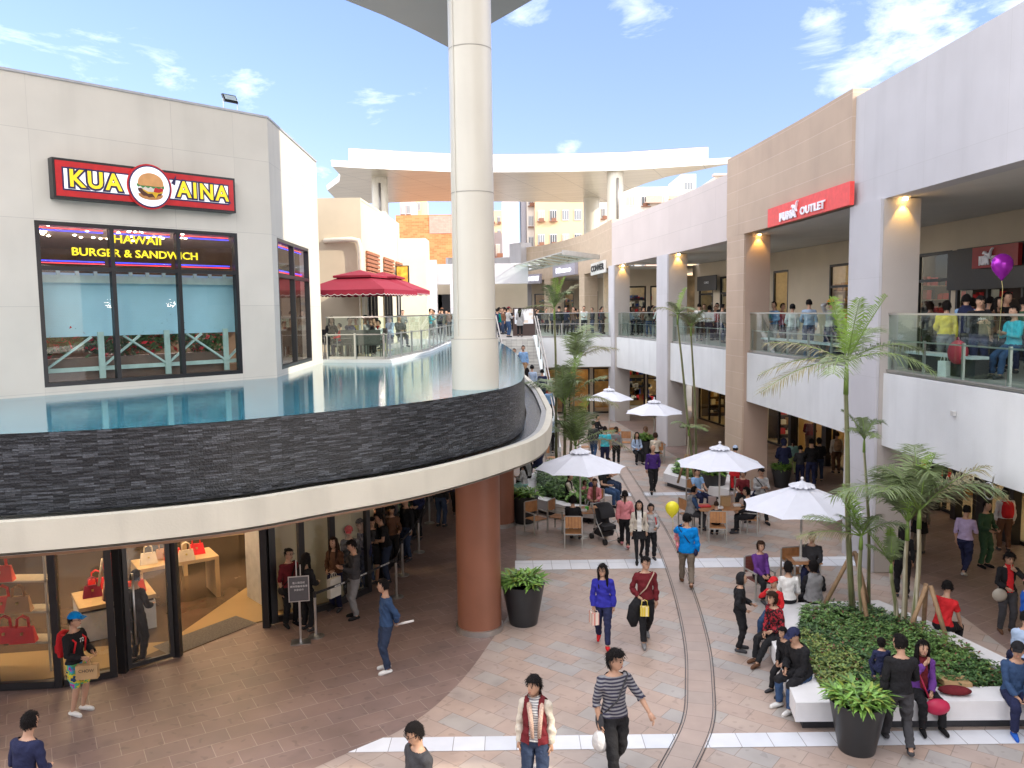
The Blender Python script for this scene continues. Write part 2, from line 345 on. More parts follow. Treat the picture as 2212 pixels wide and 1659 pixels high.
GREYM = mat('grey_aluminium', (.22, .21, .2), .4, .6, nscale=5, amt=.06)
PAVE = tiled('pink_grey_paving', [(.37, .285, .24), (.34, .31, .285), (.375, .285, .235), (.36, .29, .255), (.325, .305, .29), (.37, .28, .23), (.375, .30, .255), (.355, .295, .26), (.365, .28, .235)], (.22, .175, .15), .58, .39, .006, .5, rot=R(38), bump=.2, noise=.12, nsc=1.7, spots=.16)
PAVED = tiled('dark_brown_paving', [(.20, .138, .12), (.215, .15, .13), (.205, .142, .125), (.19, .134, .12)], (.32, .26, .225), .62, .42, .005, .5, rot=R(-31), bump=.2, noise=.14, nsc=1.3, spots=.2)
PAVEW = tiled('white_paving_tiles', [(.66, .68, .72), (.60, .63, .68), (.63, .65, .70)], (.25, .25, .26), .5, .55, .006, .4, offset=0, bump=.2, noise=.06)
PAVEG = tiled('grey_channel_paving', [(.37, .29, .25), (.35, .285, .25), (.38, .30, .26)], (.22, .18, .16), .44, .6, .006, .55, offset=0, bump=.2, noise=.08)
STEPM = tiled('stair_tiles', [(.44, .43, .40), (.39, .38, .36), (.48, .47, .44)], (.25, .24, .23), .3, .3, .006, .7, offset=0, bump=.2, noise=.1)
UPFL = tiled('upper_floor_tiles', [(.33, .31, .29), (.36, .34, .31)], (.22, .2, .19), .6, .6, .006, .4, bump=.1)
GL = glassmat('green_balustrade_glass', (.70, .86, .82), .05)
GLW = glassmat('window_glass', (.86, .90, .89), .0, ior=1.35)
GLD = glassmat('dark_shop_glass', (.55, .6, .6), .0)
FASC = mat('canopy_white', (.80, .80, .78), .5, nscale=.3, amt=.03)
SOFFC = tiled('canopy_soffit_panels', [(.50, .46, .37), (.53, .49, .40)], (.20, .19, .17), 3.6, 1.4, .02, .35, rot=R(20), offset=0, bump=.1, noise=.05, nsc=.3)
ORANGE = tiled('orange_brick', [(.50, .19, .065), (.56, .23, .085), (.46, .165, .055)], (.50, .26, .13), .55, .2, .012, .8, bump=.3, noise=.12, nsc=.6)
WARM = emit('warm_ceiling_lamp', (1, .74, .40), 9)
WARM2 = emit('warm_spot_lamp', (1, .62, .22), 20)
COOL = emit('cool_ceiling_lamp', (1, .93, .8), 5)
# ------------------------------------------------------------------ plan lines
RB = Path([(9.75, 4), (9.6, 10), (9.42, 14.5), (9.22, 20.2), (9.05, 25), (8.72, 30.2), (8.2, 35.5), (7.7, 39.6), (7.45, 41.5), (6.8, 46), (6.15, 49.6)])
RF = Path([(6.15, 49.6), (6.0, 51.5), (5.4, 58.9), (4.3, 64), (2.6, 69), (0.2, 72.3), (-2.5, 73.5), (-5.5, 72)])
KF = Path([(-12.2, 13.45), (-10.04, 15.8), (-5.9, 20.3)])
KC = Path([(-5.9, 20.3), (-6.12, 26.2)])
RIM = smooth_path([(-9.2, 10.6), (-7.06, 11.05), (-5.68, 11.45), (-4.3, 12.1), (-3.25, 12.95), (-2.1, 13.9), (-1.12, 15.1), (-.22, 16.65), (.14, 17.9), (.27, 19.3), (.33, 21.2), (.34, 23.4), (.24, 28.2), (-.02, 33.5), (-.45, 39.5), (-.95, 45.6)], 6)
Z2 = 5.2
def hit(P, px, off=0.):                                 # distance along an offset plan line where the picture column px meets it
    best = None; n = 400; T = P.L[-1]; d = ray(px, 700)
    for k in range(n + 1):
        q = P.P(T * k / n, off); e = abs(q[0] * d.y - q[1] * d.x) / math.hypot(d.x, d.y)
        if best is None or e < best[0]: best = (e, T * k / n)
    return best[1]
# ------------------------------------------------------------------ ground
g = MB(); g.box(-400, -60, -.6, 400, 900, -.012)
struct(g.build('ground', mat('ground_concrete', (.25, .24, .22), .8, nscale=.2)))
g = MB(); g.face([(-30, -6, 0), (16, -6, 0), (16, 56, 0), (-30, 56, 0)])
struct(g.build('plaza_paving', PAVE))
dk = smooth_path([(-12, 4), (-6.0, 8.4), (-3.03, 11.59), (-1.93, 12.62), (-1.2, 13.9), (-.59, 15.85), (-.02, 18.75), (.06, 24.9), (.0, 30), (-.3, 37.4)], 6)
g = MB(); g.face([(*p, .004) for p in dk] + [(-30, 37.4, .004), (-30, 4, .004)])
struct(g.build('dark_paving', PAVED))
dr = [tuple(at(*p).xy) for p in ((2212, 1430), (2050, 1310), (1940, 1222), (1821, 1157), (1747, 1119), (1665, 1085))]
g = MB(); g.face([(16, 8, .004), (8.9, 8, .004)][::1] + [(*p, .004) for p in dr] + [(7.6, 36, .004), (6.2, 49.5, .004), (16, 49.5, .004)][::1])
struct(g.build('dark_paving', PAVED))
for (xa, xb, ya, yb, slope) in ((-2.75, 12, 12.0, 12.5, 0), (.02, 9.4, 20.75, 21.55, .0), (2.0, 9.0, 29.05, 29.55, .0)):
    g = MB()
    if ya < 13: pts = [(-2.62, 12.0), (12, 12.0), (12, 12.42), (-2.14, 12.42)]
    else: pts = [(xa, ya), (xb, ya), (xb, yb), (xa, yb)]
    g.face([(*p, .008) for p in pts], uv=[(p[0], (p[1] - ya) + .02) for p in pts])
    struct(g.build('paving_band', PAVEW))
tr = smooth_path([tuple(at(*p).xy) for p in ((1425, 1659), (1475, 1560), (1483, 1480), (1478, 1380), (1450, 1260), (1412, 1160), (1370, 1080), (1330, 1010))], 6)
tr = [(tr[0][0] - .9, tr[0][1] - 3)] + tr
tr2 = offset(tr, -.47)
g = MB(); L = 0
for i in range(len(tr) - 1):
    l = math.dist(tr[i], tr[i + 1]); g.face([(*tr2[i], .012), (*tr2[i + 1], .012), (*tr[i + 1], .012), (*tr[i], .012)], uv=[(L, .03), (L + l, .03), (L + l, .57), (L, .57)]); L += l
struct(g.build('channel_paving', PAVEG))
for q in (tr, tr2):
    for o_ in (-.03, .015):
        g = MB(); g.ribbon(offset(q, o_), .013, 0.010, .0135); struct(g.build('drain_slot', DARKM))
# ------------------------------------------------------------------ raised pool, slate wall, fascia
pool = thing('raised_pool_terrace', 'raised infinity pool with black slate overflow wall and cream rim above the handbag shop', 'water feature', (-1, 17, 0), world=True)
g = MB(); g.ribbon(RIM, .35, 4.05, Z2 - .012); g.build('slate_wall', SLATE, pool)
def outer(k0, k1, n0=.45, n1=.75):
    a = RIM; out = []
    for i, p in enumerate(a):
        t = i / (len(a) - 1); wd = n0 + (n1 - n0) * min(1, max(0, (t - .45) * 4)) * (1 if t < .8 else max(.2, (1 - t) * 5)); q = offset(a, -wd)[i]; out.append(q)
    return out
OUT = outer(0, 0)
g = MB(); g.ribbon(OUT, .16, 3.64, 4.06); o = g.build('fascia', CREAM, pool)
g = MB(); g.ribbon(offset(OUT, .162), .13, 3.98, 4.03); g.build('granite_ledge', STONE, pool)
g = MB(); g.ribbon(offset(OUT, .2), .5, 3.62, 3.95); g.build('trough', mat('wet_trough', (.07, .08, .09), .12, nscale=14, amt=.5, bump=.6, bscale=25), pool)
g = MB(); pts = [(*p, 3.6) for p in offset(OUT, .01)] + [(-30, 45.6, 3.6), (-30, 10.6, 3.6)]
g.face(list(reversed(pts))); g.face([(p[0], p[1], 3.62) for p in pts]); g.build('soffit', mat('soffit_cream', (.42, .37, .31), .7), pool)
for i_, k_ in enumerate((9, 15, 20, 25, 30, 35, 41, 47)):  # glowing discs added under the soffit to brighten the queue
    q_ = offset(OUT, 1.5)[k_]; g = MB(); g.lathe((*q_, 3.57), [(.09, 0), (.1, .025)], 16); g.build('added_soffit_light', emit('added_soffit_glow', (1, .78, .55), 20), pool)
gut = offset(OUT, .5)[4:46]
g = MB(); g.ribbon(gut, .1, 3.43, 3.55); g.ribbon(offset(OUT, .95)[6:44], .1, 3.38, 3.52); g.build('hanging_rail', mat('brown_rail', (.30, .17, .10), .4), pool)
# water: bed + surface
WAT, t_, b_ = base('pool_water', (.012, .13, .17), .0, 0, .5); b_.inputs['IOR'].default_value = 2.1
_n = t_.nodes.new; _l = t_.links.new; _t = _n('ShaderNodeTexCoord'); _m = _n('ShaderNodeMapping'); _m.inputs['Scale'].default_value = (1.6, 5, 1); _m.inputs['Rotation'].default_value[2] = R(15); _l(_t.outputs['Object'], _m.inputs[0])
_no = _n('ShaderNodeTexNoise'); _no.inputs['Scale'].default_value = 3.5; _no.inputs['Detail'].default_value = 4; _l(_m.outputs[0], _no.inputs['Vector'])
_bp = _n('ShaderNodeBump'); _bp.inputs['Strength'].default_value = .09; _bp.inputs['Distance'].default_value = .02; _l(_no.outputs['Fac'], _bp.inputs['Height']); _l(_bp.outputs[0], b_.inputs['Normal'])
_v = _n('ShaderNodeTexBrick'); _v.inputs['Scale'].default_value = 1; _v.inputs['Brick Width'].default_value = .3; _v.inputs['Row Height'].default_value = .3; _v.offset = 0; _v.inputs['Mortar Size'].default_value = .012
_v.inputs['Color1'].default_value = (.03, .19, .27, 1); _v.inputs['Color2'].default_value = (.05, .24, .32, 1); _v.inputs['Mortar'].default_value = (.015, .15, .2, 1); _l(_t.outputs['Object'], _v.inputs[0]); _l(_v.outputs[0], b_.inputs['Base Color'])
g = MB(); g.face([(*p, Z2 - .005) for p in RIM] + [(-6.0, 45.6, Z2 - .005), (-13, 20, Z2 - .005), (-13, 10.6, Z2 - .005)])
struct(g.build('pool_water', WAT))
# big column: white above, brown below
colm = thing('giant_column', 'huge round column in the middle, white above the pool and brown at plaza level', 'column', (-.76, 16.85, 0), world=True)
g = MB(); g.lathe((-.76, 16.85, 4.1), [(.49, 0), (.49, 2.13)], 48); g.build('base_casing', OFFW, colm)
g = MB(); zz = 6.24
g.lathe((-.76, 16.85, 0), [(.435, 6.23), (.435, 6.62), (.442, 6.625), (.442, 6.64), (.435, 6.645), (.435, 9.17), (.428, 9.175), (.428, 9.185), (.435, 9.19), (.435, 12.0), (.428, 12.005), (.428, 12.015), (.435, 12.02), (.435, 17.2)], 48)
g.box(-1.09, 16.535, 6.3, -1.075, 16.55, 17.0); g.build('shaft', OFFW, colm)
g = MB()
for z_ in (9.18, 12.01, 15.0): g.lathe((-.76, 16.85, z_), [(.4365, 0), (.4365, .014)], 48, cap=False)
g.lathe((-.76, 16.85, 6.225), [(.492, 0), (.492, .012)], 48, cap=False); g.build('joint_ring', mat('joint_grey', (.36, .34, .30), .6), colm)  # grey seam rings round the shaft
g = MB(); g.lathe((-.76, 16.85, 0), [(.47, .1), (.47, 3.7)], 48); g.build('lower_shaft', BROWN, colm)
g = MB(); g.lathe((-.76, 16.85, 0), [(.505, .005), (.505, .12), (.475, .125)], 48); g.build('skirting_ring', STEEL, colm)
c2 = thing('brown_column', 'smaller looking brown round column behind the huge one', 'column', (-.45, 25.3, 0), world=True)
g = MB(); g.lathe((-.45, 25.3, 0), [(.47, .1), (.47, 3.7)], 40); g.build('shaft', BROWN, c2)
g = MB(); g.lathe((-.45, 25.3, 0), [(.505, .005), (.505, .12), (.475, .125)], 40); g.build('skirting_ring', STEEL, c2)
# ------------------------------------------------------------------ burger restaurant on the pool
kua = thing('burger_restaurant', 'cream rendered burger restaurant with big black framed windows beside the pool', 'building', (-8, 18, Z2), world=True)
def sK(px, py): return KF.L[1] + onpl(px, py, (-10.04, 15.8), (-5.9, 20.3))[0]
wL, wR = sK(97, 840), sK(525, 805); wz0, wz1 = 5.36, 8.72
m1s, m2s = sK(249, 640), sK(391, 640)
g = MB(); wallopen(g, KF, 0, KF.L[-1], Z2 - .15, 11.55, .28, [(wL, wR, wz0, wz1)]); g.build('front_wall', STUC, kua)
c0 = onpl(598, 515, (-5.9, 20.3), (-6.12, 26.2))[0]; c1 = onpl(672, 700, (-5.9, 20.3), (-6.12, 26.2))[0]
g = MB(); wallopen(g, KC, 0.002, KC.L[-1], Z2 - .15, 11.55, .28, [(c0, c1, wz0, wz1)]); g.build('side_wall', STUC, kua)
g = MB(); g.face([(-12.2, 13.45, 11.5), (-5.9, 20.3, 11.5), (-6.12, 26.2, 11.5), (-14, 30, 11.5), (-20, 22, 11.5)]); g.ribbon([(-6.12, 26.2), (-14, 27), (-20, 22)], .2, Z2, 11.55); g.build('roof', STONE, kua)
g = MB(); kk = [(-12.2, 13.45), (-10.04, 15.8), (-5.9, 20.3), (-6.12, 26.2)]; g.ribbon(offset(kk, -.03), .34, 11.55, 11.60); g.build('coping', mat('pale_coping', (.45, .45, .46), .5), kua)
def window(P, s0, s1, z0, z1, muls, trans, parent, dep=.1, fw=.07, glass=None, name='window'):
    f = MB()
    for a in [s0 + fw / 2] + list(muls) + [s1 - fw / 2]: f.ribbon(P.sub(a - fw / 2, a + fw / 2), dep, z0, z1)
    xs = [s0] + list(muls) + [s1]
    for i in range(len(xs) - 1):
        a, b = xs[i] + fw * (1 if i == 0 else .5), xs[i + 1] - fw * (1 if i == len(xs) - 2 else .5)
        for z in [z0 + fw / 2] + list(trans) + [z1 - fw / 2]: f.ribbon(P.sub(a, b), dep * .96, z - fw / 2, z + fw / 2)
    w_ = f.build(name, DARKM, parent)
    gb = MB(); q = P.sub(s0, s1, dep * .5)
    for a, b in zip(q, q[1:]): gb.face([(*a, z0), (*b, z0), (*b, z1), (*a, z1)])
    gb.build('pane', glass or GLW, w_); return w_
window(KF, wL, wR, wz0, wz1, [m1s, m2s], [7.78], kua, .14, .085)
window(KC, c0, c1, wz0, wz1, [(c0 + c1) / 2 - .05], [7.78], kua, .14, .09)
# inside the restaurant
g = MB(); g.box(-19, 14, 5.21, -6.4, 26, 5.25)
g = MB(); inK = [(-12.1, 14.5), (-10.3, 16.25), (-6.4, 20.45), (-6.5, 25.8), (-13.5, 25.5), (-18, 20)]
g.face([(*p, 5.24) for p in inK]); g.build('floor', mat('brown_floor', (.10, .06, .04), .4), kua)
g = MB(); g.face([(*p, 8.85) for p in reversed(inK)]); g.build('ceiling', mat('brown_ceiling', (.42, .33, .30), .7), kua)
g = MB(); g.ribbon([(-6.45, 25.8), (-13.5, 25.5), (-18, 20), (-11.7, 13.8)], .1, 5.24, 8.85); g.build('back_wall', mat('dim_brown_wall', (.20, .13, .09), .7, nscale=1.5, amt=.4), kua)
lamp_b = MB(); random.seed(3)
for k in range(34):
    s_ = random.uniform(wL - .6, wR + .3); of = random.uniform(1.8, 4.8); q = KF.P(min(s_, KF.L[-1] - .1), of)
    lamp_b.ell((*q, 8.83), (.04, .04, .012), 8, 4)
lamp_b.build('downlights', emit('downlight', (1, .85, .6), 22), kua)['kind'] = 'stuff'
for d_ in (1.2, 2.9, 4.4):  # globes added out of sight behind the blind to light the ceiling
    g = MB(); g.ell((*KF.P(wL + d_ - .6, 2.4), 7.1), (.13, .13, .13), 14, 8); g.build('added_fill_globe', emit('added_fill_globe', (1, .74, .66), 42), kua)
BL = mat('white_blind', (.42, .72, .82), .6, nscale=2, amt=.05)
MINT = mat('mint_timber', (.48, .66, .60), .5)
seg = [(wL + .12, m1s - .1), (m1s + .08, m2s - .1), (m2s + .08, wR - .12)]
g = MB(); q = [KF.P(wL - .3, .48), KF.P(wR + .35, .48)]
for k in range(41): z = 6.36 + k * .033; g.ribbon(q, .03 if k % 2 else .024, z, z + .0325)
g.build('blind', BL, kua)
g = MB(); q = [KF.P(wL - .2, .36), KF.P(wR + .2, .36)]; g.ribbon(q, .05, 7.50, 7.66)
k = wL + .1
while k < wR + .1: g.ribbon(KF.sub(k, k + .07, .35), .05, 7.66, 7.82); k += .37
g.ribbon(q, .05, 5.62, 5.71)
for a, b in seg: g.ribbon(KF.sub((a + b) / 2 + .45, (a + b) / 2 + .57, .31), .05, 5.45, 6.45)
def xbar(sa, za, sb, zb, off): pa = KF.P(sa, off); pb = KF.P(sb, off); g.bar((*pa, za), (*pb, zb), .07, .04)
for a, b in seg:
    c_ = (a + b) / 2 + .5
    xbar(c_, 5.68, c_ - .95, 6.35, .33) if a > wL + 1 else xbar(a + .02, 5.7, a + .95, 6.35, .33)
    xbar(c_, 5.68, c_ + .85, 6.35, .35) if b < wR - 1 else xbar(c_ + .02, 5.68, c_ + .68, 6.3, .35)
g.build('mint_fence', MINT, kua)
LEAFD = mat('dark_leaf', (.045, .105, .03), .5, nscale=20, amt=.5)
g = MB(); fl = MB(); random.seed(11)
for k in range(1500):
    s_ = random.uniform(wL + .1, wR - .1); of = random.uniform(.5, .85); z = 6.22 + random.gauss(0, .16) + .1 * math.sin(s_ * 3); q = Vector((*KF.P(s_, of), z))
    a = Vector((random.uniform(-1, 1), random.uniform(-1, 1), random.uniform(-.5, 1))).normalized() * .09; b = Vector((random.uniform(-1, 1), random.uniform(-1, 1), random.uniform(-1, 1))).normalized() * .045
    (fl if k % 6 == 0 else g).face([q - a, q + b, q + a, q - b])
pl = thing('window_plants', 'dark green plants with red flowers inside the big restaurant window', 'plants', (*KF.P((wL + wR) / 2, .6), 5.25), world=True)
g.build('leaves', LEAFD, pl); fl.build('flowers', mat('red_flower', (.6, .02, .04), .5), pl)['kind'] = 'stuff'
g = MB(); g.ribbon(KF.sub(wL + .1, wR - .1, .45), .45, 5.28, 5.9); g.build('planter_box', mat('planter_brown', (.16, .10, .07), .6), pl)
# neon lines in the transom lights
NR = emit('neon_red', (1, .05, .08), 1.0); NB = emit('neon_blue', (.06, .06, 1), 1.1)
for m_, z_, w_ in ((NR, 8.60, .014), (NB, 8.55, .02), (NB, 7.93, .02), (NR, 7.89, .014)):
    for a, b in seg: g = MB(); g.ribbon(KF.sub(a, b, .2), .03, z_, z_ + w_); g.build('neon_tube', m_, kua)
    a, b = c0 + .1, c1 - .1; g = MB(); g.ribbon(KC.sub(a, b, .2), .03, z_, z_ + w_); g.build('neon_tube', m_, kua)
YEL = mat('yellow_letter', (.85, .70, .02), .5)
aK = KF.dirn(4)
# restaurant sign
sa, sz1 = sK(107, 345), atY(107, 340, 16.3).z
def KP(px, py):
    s_, z_ = onpl(px, py, (-10.04, 15.8), (-5.9, 20.3)); return s_ + KF.L[1], z_
a0, z0_ = KP(108, 425); a1, z1_ = KP(497, 400); _, ztl = KP(108, 338); _, zbr = KP(498, 466)
zs0, zs1 = (z0_ + zbr) / 2, (ztl + KP(498, 392)[1]) / 2
sign = thing('restaurant_sign', 'red and white lightbox sign with yellow letters and a hamburger disc on the cream wall', 'sign', (*KF.P((a0 + a1) / 2), zs0), world=True)
def slab(P, a, b, off, th, z0, z1, name, m, par):
    g = MB(); g.ribbon([P.P(a, off), P.P(b, off)], -th, z0, z1); return g.build(name, m, par)
slab(KF, a0, a1, 0, .22, zs0, zs1, 'case', DARKM, sign)
RED = mat('sign_red', (.62, .015, .02), .4); NAVY = mat('sign_navy', (.02, .015, .09), .4)
slab(KF, a0 + .05, a1 - .05, -.22, .012, zs0 + .05, zs1 - .05, 'red_border', RED, sign)
slab(KF, a0 + .17, a1 - .17, -.232, .008, zs0 + .17, zs1 - .17, 'navy_line', NAVY, sign)
slab(KF, a0 + .20, a1 - .20, -.240, .008, zs0 + .20, zs1 - .20, 'white_panel', emit('lit_white_panel', (.9, .9, .95), .25), sign)
cs = KP(312, 405)[0]; zc = (zs0 + zs1) / 2; SH = zs1 - zs0
def disc(r, off, th, name, m, par, squash=1., dz=0., ds=0., sag=None, n=48):
    g = MB(); M = wallM(*KF.P(cs + ds), zc + dz, aK, off)
    f = [M @ Vector((r * math.cos(2 * math.pi * k / n), r * squash * math.sin(2 * math.pi * k / n), 0)) for k in range(n)]
    b = [M @ Vector((r * math.cos(2 * math.pi * k / n), r * squash * math.sin(2 * math.pi * k / n), th)) for k in range(n)]
    g.hexa(f, b); return g.build(name, m, par)
disc(SH * .60, .22, .05, 'disc_backing', RED, sign); disc(SH * .56, .27, .01, 'disc_rim', NAVY, sign); disc(SH * .525, .28, .01, 'disc_face', MATS['lit_white_panel'], sign)
def shape(pts, off, th, name, m, par, dz=0., ds=0., sc=1.):
    g = MB(); M = wallM(*KF.P(cs + ds), zc + dz, aK, off)
    g.hexa([M @ Vector((x * sc, y * sc, 0)) for x, y in pts], [M @ Vector((x * sc, y * sc, th)) for x, y in pts]); return g.build(name, m, par)
hb = SH * .36
def half(w_, h0, h1, n=20, top=True): return [(w_ * math.cos(math.pi * k / n), h0 + (h1 - h0) * math.sin(math.pi * k / n) ** .8) for k in range(n + 1)]
shape([(x, y) for x, y in half(.92, -.55, -.98)][::-1], .29, .012, 'bun_base', mat('bun_brown', (.55, .25, .08), .5), sign, sc=hb)
shape([(x, y + .04 * math.sin(x * 14)) for x, y in half(.93, -.15, -.78)][::-1], .292, .014, 'patty', mat('patty_brown', (.10, .035, .02), .5), sign, sc=hb)
shape([(-.6, -.3), (-.2, -.55), (.1, -.5), (.35, -.85), (.55, -.5), (.9, -.42), (.9, -.2), (-.6, -.2)], .296, .014, 'cheese', mat('cheese_yellow', (.85, .50, .02), .4), sign, sc=hb)
shape([(-.75, -.15), (-.2, -.4), (.4, -.38), (.4, -.1), (-.75, 0)], .300, .012, 'onion', mat('onion_white', (.8, .72, .62), .4), sign, sc=hb)
shape([(.2, -.38), (.6, -.42), (.93, -.25), (.93, -.05), (.3, -.05)], .302, .012, 'tomato', mat('tomato_red', (.6, .02, .02), .4), sign, sc=hb)
shape([(-1.05, .12), (-.95, -.1), (-.75, -.02), (-.6, -.16), (-.4, -.02), (-.2, -.14), (0, -.02), (.2, -.14), (.4, -.02), (.6, -.13), (.8, -.0), (1.0, -.12), (1.02, .1), (.6, .2), (-.7, .22)], .306, .012, 'lettuce', mat('lettuce_green', (.06, .30, .08), .4), sign, sc=hb)
shape(half(.95, .1, .98) + [(-.8, .02), (.8, .02)], .310, .02, 'bun_top', mat('bun_orange', (.72, .36, .13), .4), sign, sc=hb)
def fit(body, size, depth, P_, s_a, s_b, z, ang, out, m, par, bold, name='lettering', space=1.):
    o = text3d(body, size, depth, Matrix.Identity(4), m, name, par, bold=bold, space=space); me = o.data
    xs = [v.co.x for v in me.vertices]; w0, w1 = min(xs), max(xs); k = (s_b - s_a) / (w1 - w0)
    me.transform(Matrix.Translation((-(w0 + w1) / 2, 0, 0))); me.transform(Matrix.Diagonal((k, 1, 1, 1))); me.transform(wallM(*P_.P((s_a + s_b) / 2), z, ang, out)); return o
for wd, pa_, pb_ in (('KUA', 137, 258), ('AINA', 366, 485)):
    u_, v_ = KP(pa_, 405)[0], KP(pb_, 425)[0]
    oo = text3d(wd, SH * .60, .012, Matrix.Identity(4), NAVY, 'letter_outline', sign, bold=.010, space=1.2); xs = [v.co.x for v in oo.data.vertices]; w0, w1 = min(xs), max(xs); C.objects.unlink(oo); bpy.data.objects.remove(oo)
    oo = text3d(wd, SH * .60, .012, Matrix.Identity(4), NAVY, 'letter_outline', sign, bold=.05, space=1.2); k = (v_ - u_ - .08) / (w1 - w0); oo.data.transform(Matrix.Translation((-(w0 + w1) / 2, 0, 0))); oo.data.transform(Matrix.Diagonal((k, 1, 1, 1))); oo.data.transform(wallM(*KF.P((u_ + v_) / 2), zc, aK, .255))
    fit(wd, SH * .60, .014, KF, u_ + .04, v_ - .04, zc, aK, .27, emit('yellow_letters', (.9, .62, .02), .25), sign, .010, 'lettering', 1.2)
YL_ = emit('yellow_lettering', (.9, .72, .02), .3)
fit('HAWAII', .25, .02, KF, KP(248, 520)[0], KP(350, 520)[0], atY(300, 519, KF.P(KP(300, 520)[0])[1]).z, aK, -.06, YL_, kua, .003, 'window_lettering')
fit('BURGER & SANDWICH', .23, .02, KF, KP(158, 549)[0], KP(429, 549)[0], atY(293, 549, KF.P(KP(293, 549)[0])[1]).z, aK, -.06, YL_, kua, .003, 'window_lettering')
g = MB(); M = wallM(*KF.P(cs + SH * .66), zc + SH * .26, aK, .255); g.hexa([M @ Vector(p) for p in ((-.05, -.08, 0), (.03, -.12, 0), (.07, .1, 0))], [M @ Vector(p) for p in ((-.05, -.08, .02), (.03, -.12, .02), (.07, .1, .02))]); g.build('apostrophe', NAVY, sign)
# floodlight on the parapet
fp = KF.P(KF.L[1] + onpl(503, 238, (-10.04, 15.8), (-5.9, 20.3))[0], .1)
fl_ = thing('floodlight', 'small black floodlight standing on the restaurant parapet', 'floodlight', (*fp, 11.6), world=True)
g = MB(); 
for dx in (-.13, .13): g.bar((fp[0] + dx, fp[1] + dx * .8, 11.6), (fp[0] + dx, fp[1] + dx * .8, 11.86), .02)
g.build('bracket', STEEL, fl_)
g = MB(); M = wallM(fp[0], fp[1], 11.88, aK, .02); ct = [(-.17, -.10, -.02), (.17, -.10, -.02), (.17, .10, -.14), (-.17, .10, -.14)]
g.hexa([M @ Vector(p) for p in ct], [M @ Vector((p[0], p[1], p[2] + .07)) for p in ct]); g.build('housing', DARKM, fl_)
g = MB(); g.face([M @ Vector((p[0] * .85, p[1] * .6 + .02, p[2] * .6 + .035)) for p in ct]); g.build('lens', mat('lamp_glass', (.5, .6, .65), .1), fl_)
# ------------------------------------------------------------------ right-hand arcade building
rb = thing('arcade_building', 'long curved shopping arcade on the right with tall pillars and white balcony fronts', 'building', (9.2, 20, 0), world=True)
sA, sB, sC, sD = RB.atY(20.2), RB.atY(30.2), RB.atY(39.6), RB.atY(48.9)
BK = -5.2
sTan0, sTan1 = RB.atY(21.9), RB.atY(32.0)
def rib(P, a, b, off, th, z0, z1, name, m, par, step=1.2):
    g = MB(); g.ribbon(P.sub(a, b, off, step), th, z0, z1); return g.build(name, m, par)
rib(RB, 0, sTan0, 0, -.5, 9.42, 12.28, 'parapet', STUCW, rb, .8); rib(RB, sTan1, RB.L[-1], 0, -.5, 9.42, 12.0, 'parapet', tiled('pinkish_panels', [(.54, .48, .46), (.56, .50, .48)], (.42, .38, .36), 3.1, 1.3, .008, .75, bump=.1, noise=.05, nsc=.6), rb)
o = rib(RB, sTan0, sTan1, .10, -.6, 9.50, 12.5, 'tan_parapet', TAN, rb)
rib(RB, 0, RB.L[-1], -.06, -.4, 3.3, 5.12, 'balcony_front', WHITE, rb)
g = MB(); q = RB.sub(0, RB.L[-1], -.1); q2 = RB.sub(0, RB.L[-1], -14)
q2[-1] = (16, 49.6)
g.face(list(reversed([(*p, 9.46) for p in q])) + [(*p, 9.46) for p in q2]); g.face([(*p, 11.9) for p in q] + [(*p, 11.9) for p in reversed(q2)]); g.build('upper_soffit', SOF, rb)
g = MB(); g.face(list(reversed([(*p, 3.4) for p in q])) + [(*p, 3.4) for p in q2]); g.build('lower_soffit', SOF, rb)
g = MB(); g.face([(*p, Z2) for p in reversed(q)] + [(*p, Z2) for p in q2][::1]); g.face([(*p, 5.1) for p in q] + [(*p, 5.1) for p in reversed(q2)]); g.build('upper_floor', UPFL, rb)
for s_, ln, m_, zt in ((RB.atY(9.2), 1.7, STUCW, 9.42), (sA, 1.7, STUCW, 9.42), (sB, 1.75, TAN, 9.5), (sC, 1.7, STUCW, 9.42), (sD, 1.1, STUCW, 9.42)):
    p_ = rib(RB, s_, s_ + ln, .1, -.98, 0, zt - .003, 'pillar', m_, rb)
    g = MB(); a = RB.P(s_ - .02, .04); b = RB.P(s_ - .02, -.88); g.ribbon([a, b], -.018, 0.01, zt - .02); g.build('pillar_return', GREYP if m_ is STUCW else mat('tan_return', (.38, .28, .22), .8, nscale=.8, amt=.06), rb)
    if s_ > 12:                                          # warm uplight washing the pillar return
        a = RB.P(s_ - .16, -.42); g = MB(); g.lathe((*a, zt - .07), [(.05, 0), (.06, .05)], 14); g.build('downlight', WARM2, rb)
        ld = bpy.data.lights.new('pillar_downlight', 'SPOT'); ld.energy = 26; ld.color = (1, .55, .12); ld.spot_size = R(78); ld.spot_blend = .5; ld.shadow_soft_size = .03
        lo = bpy.data.objects.new('pillar_downlight', ld); C.objects.link(lo); lo.location = (a[0], a[1], zt - .10); attach(lo, rb)
        n = RB.dirn(s_); lo.rotation_euler = Vector((-math.cos(n) * .25, -math.sin(n) * .25, 1)).to_track_quat('Z', 'Y').to_euler()
BACK = Path(RB.sub(0, RB.L[-1], BK, .8))
def hb_(px): return hit(BACK, px)
WALLB = mat('beige_shop_wall', (.58, .50, .38), .8, nscale=.8, amt=.06, bump=.1)
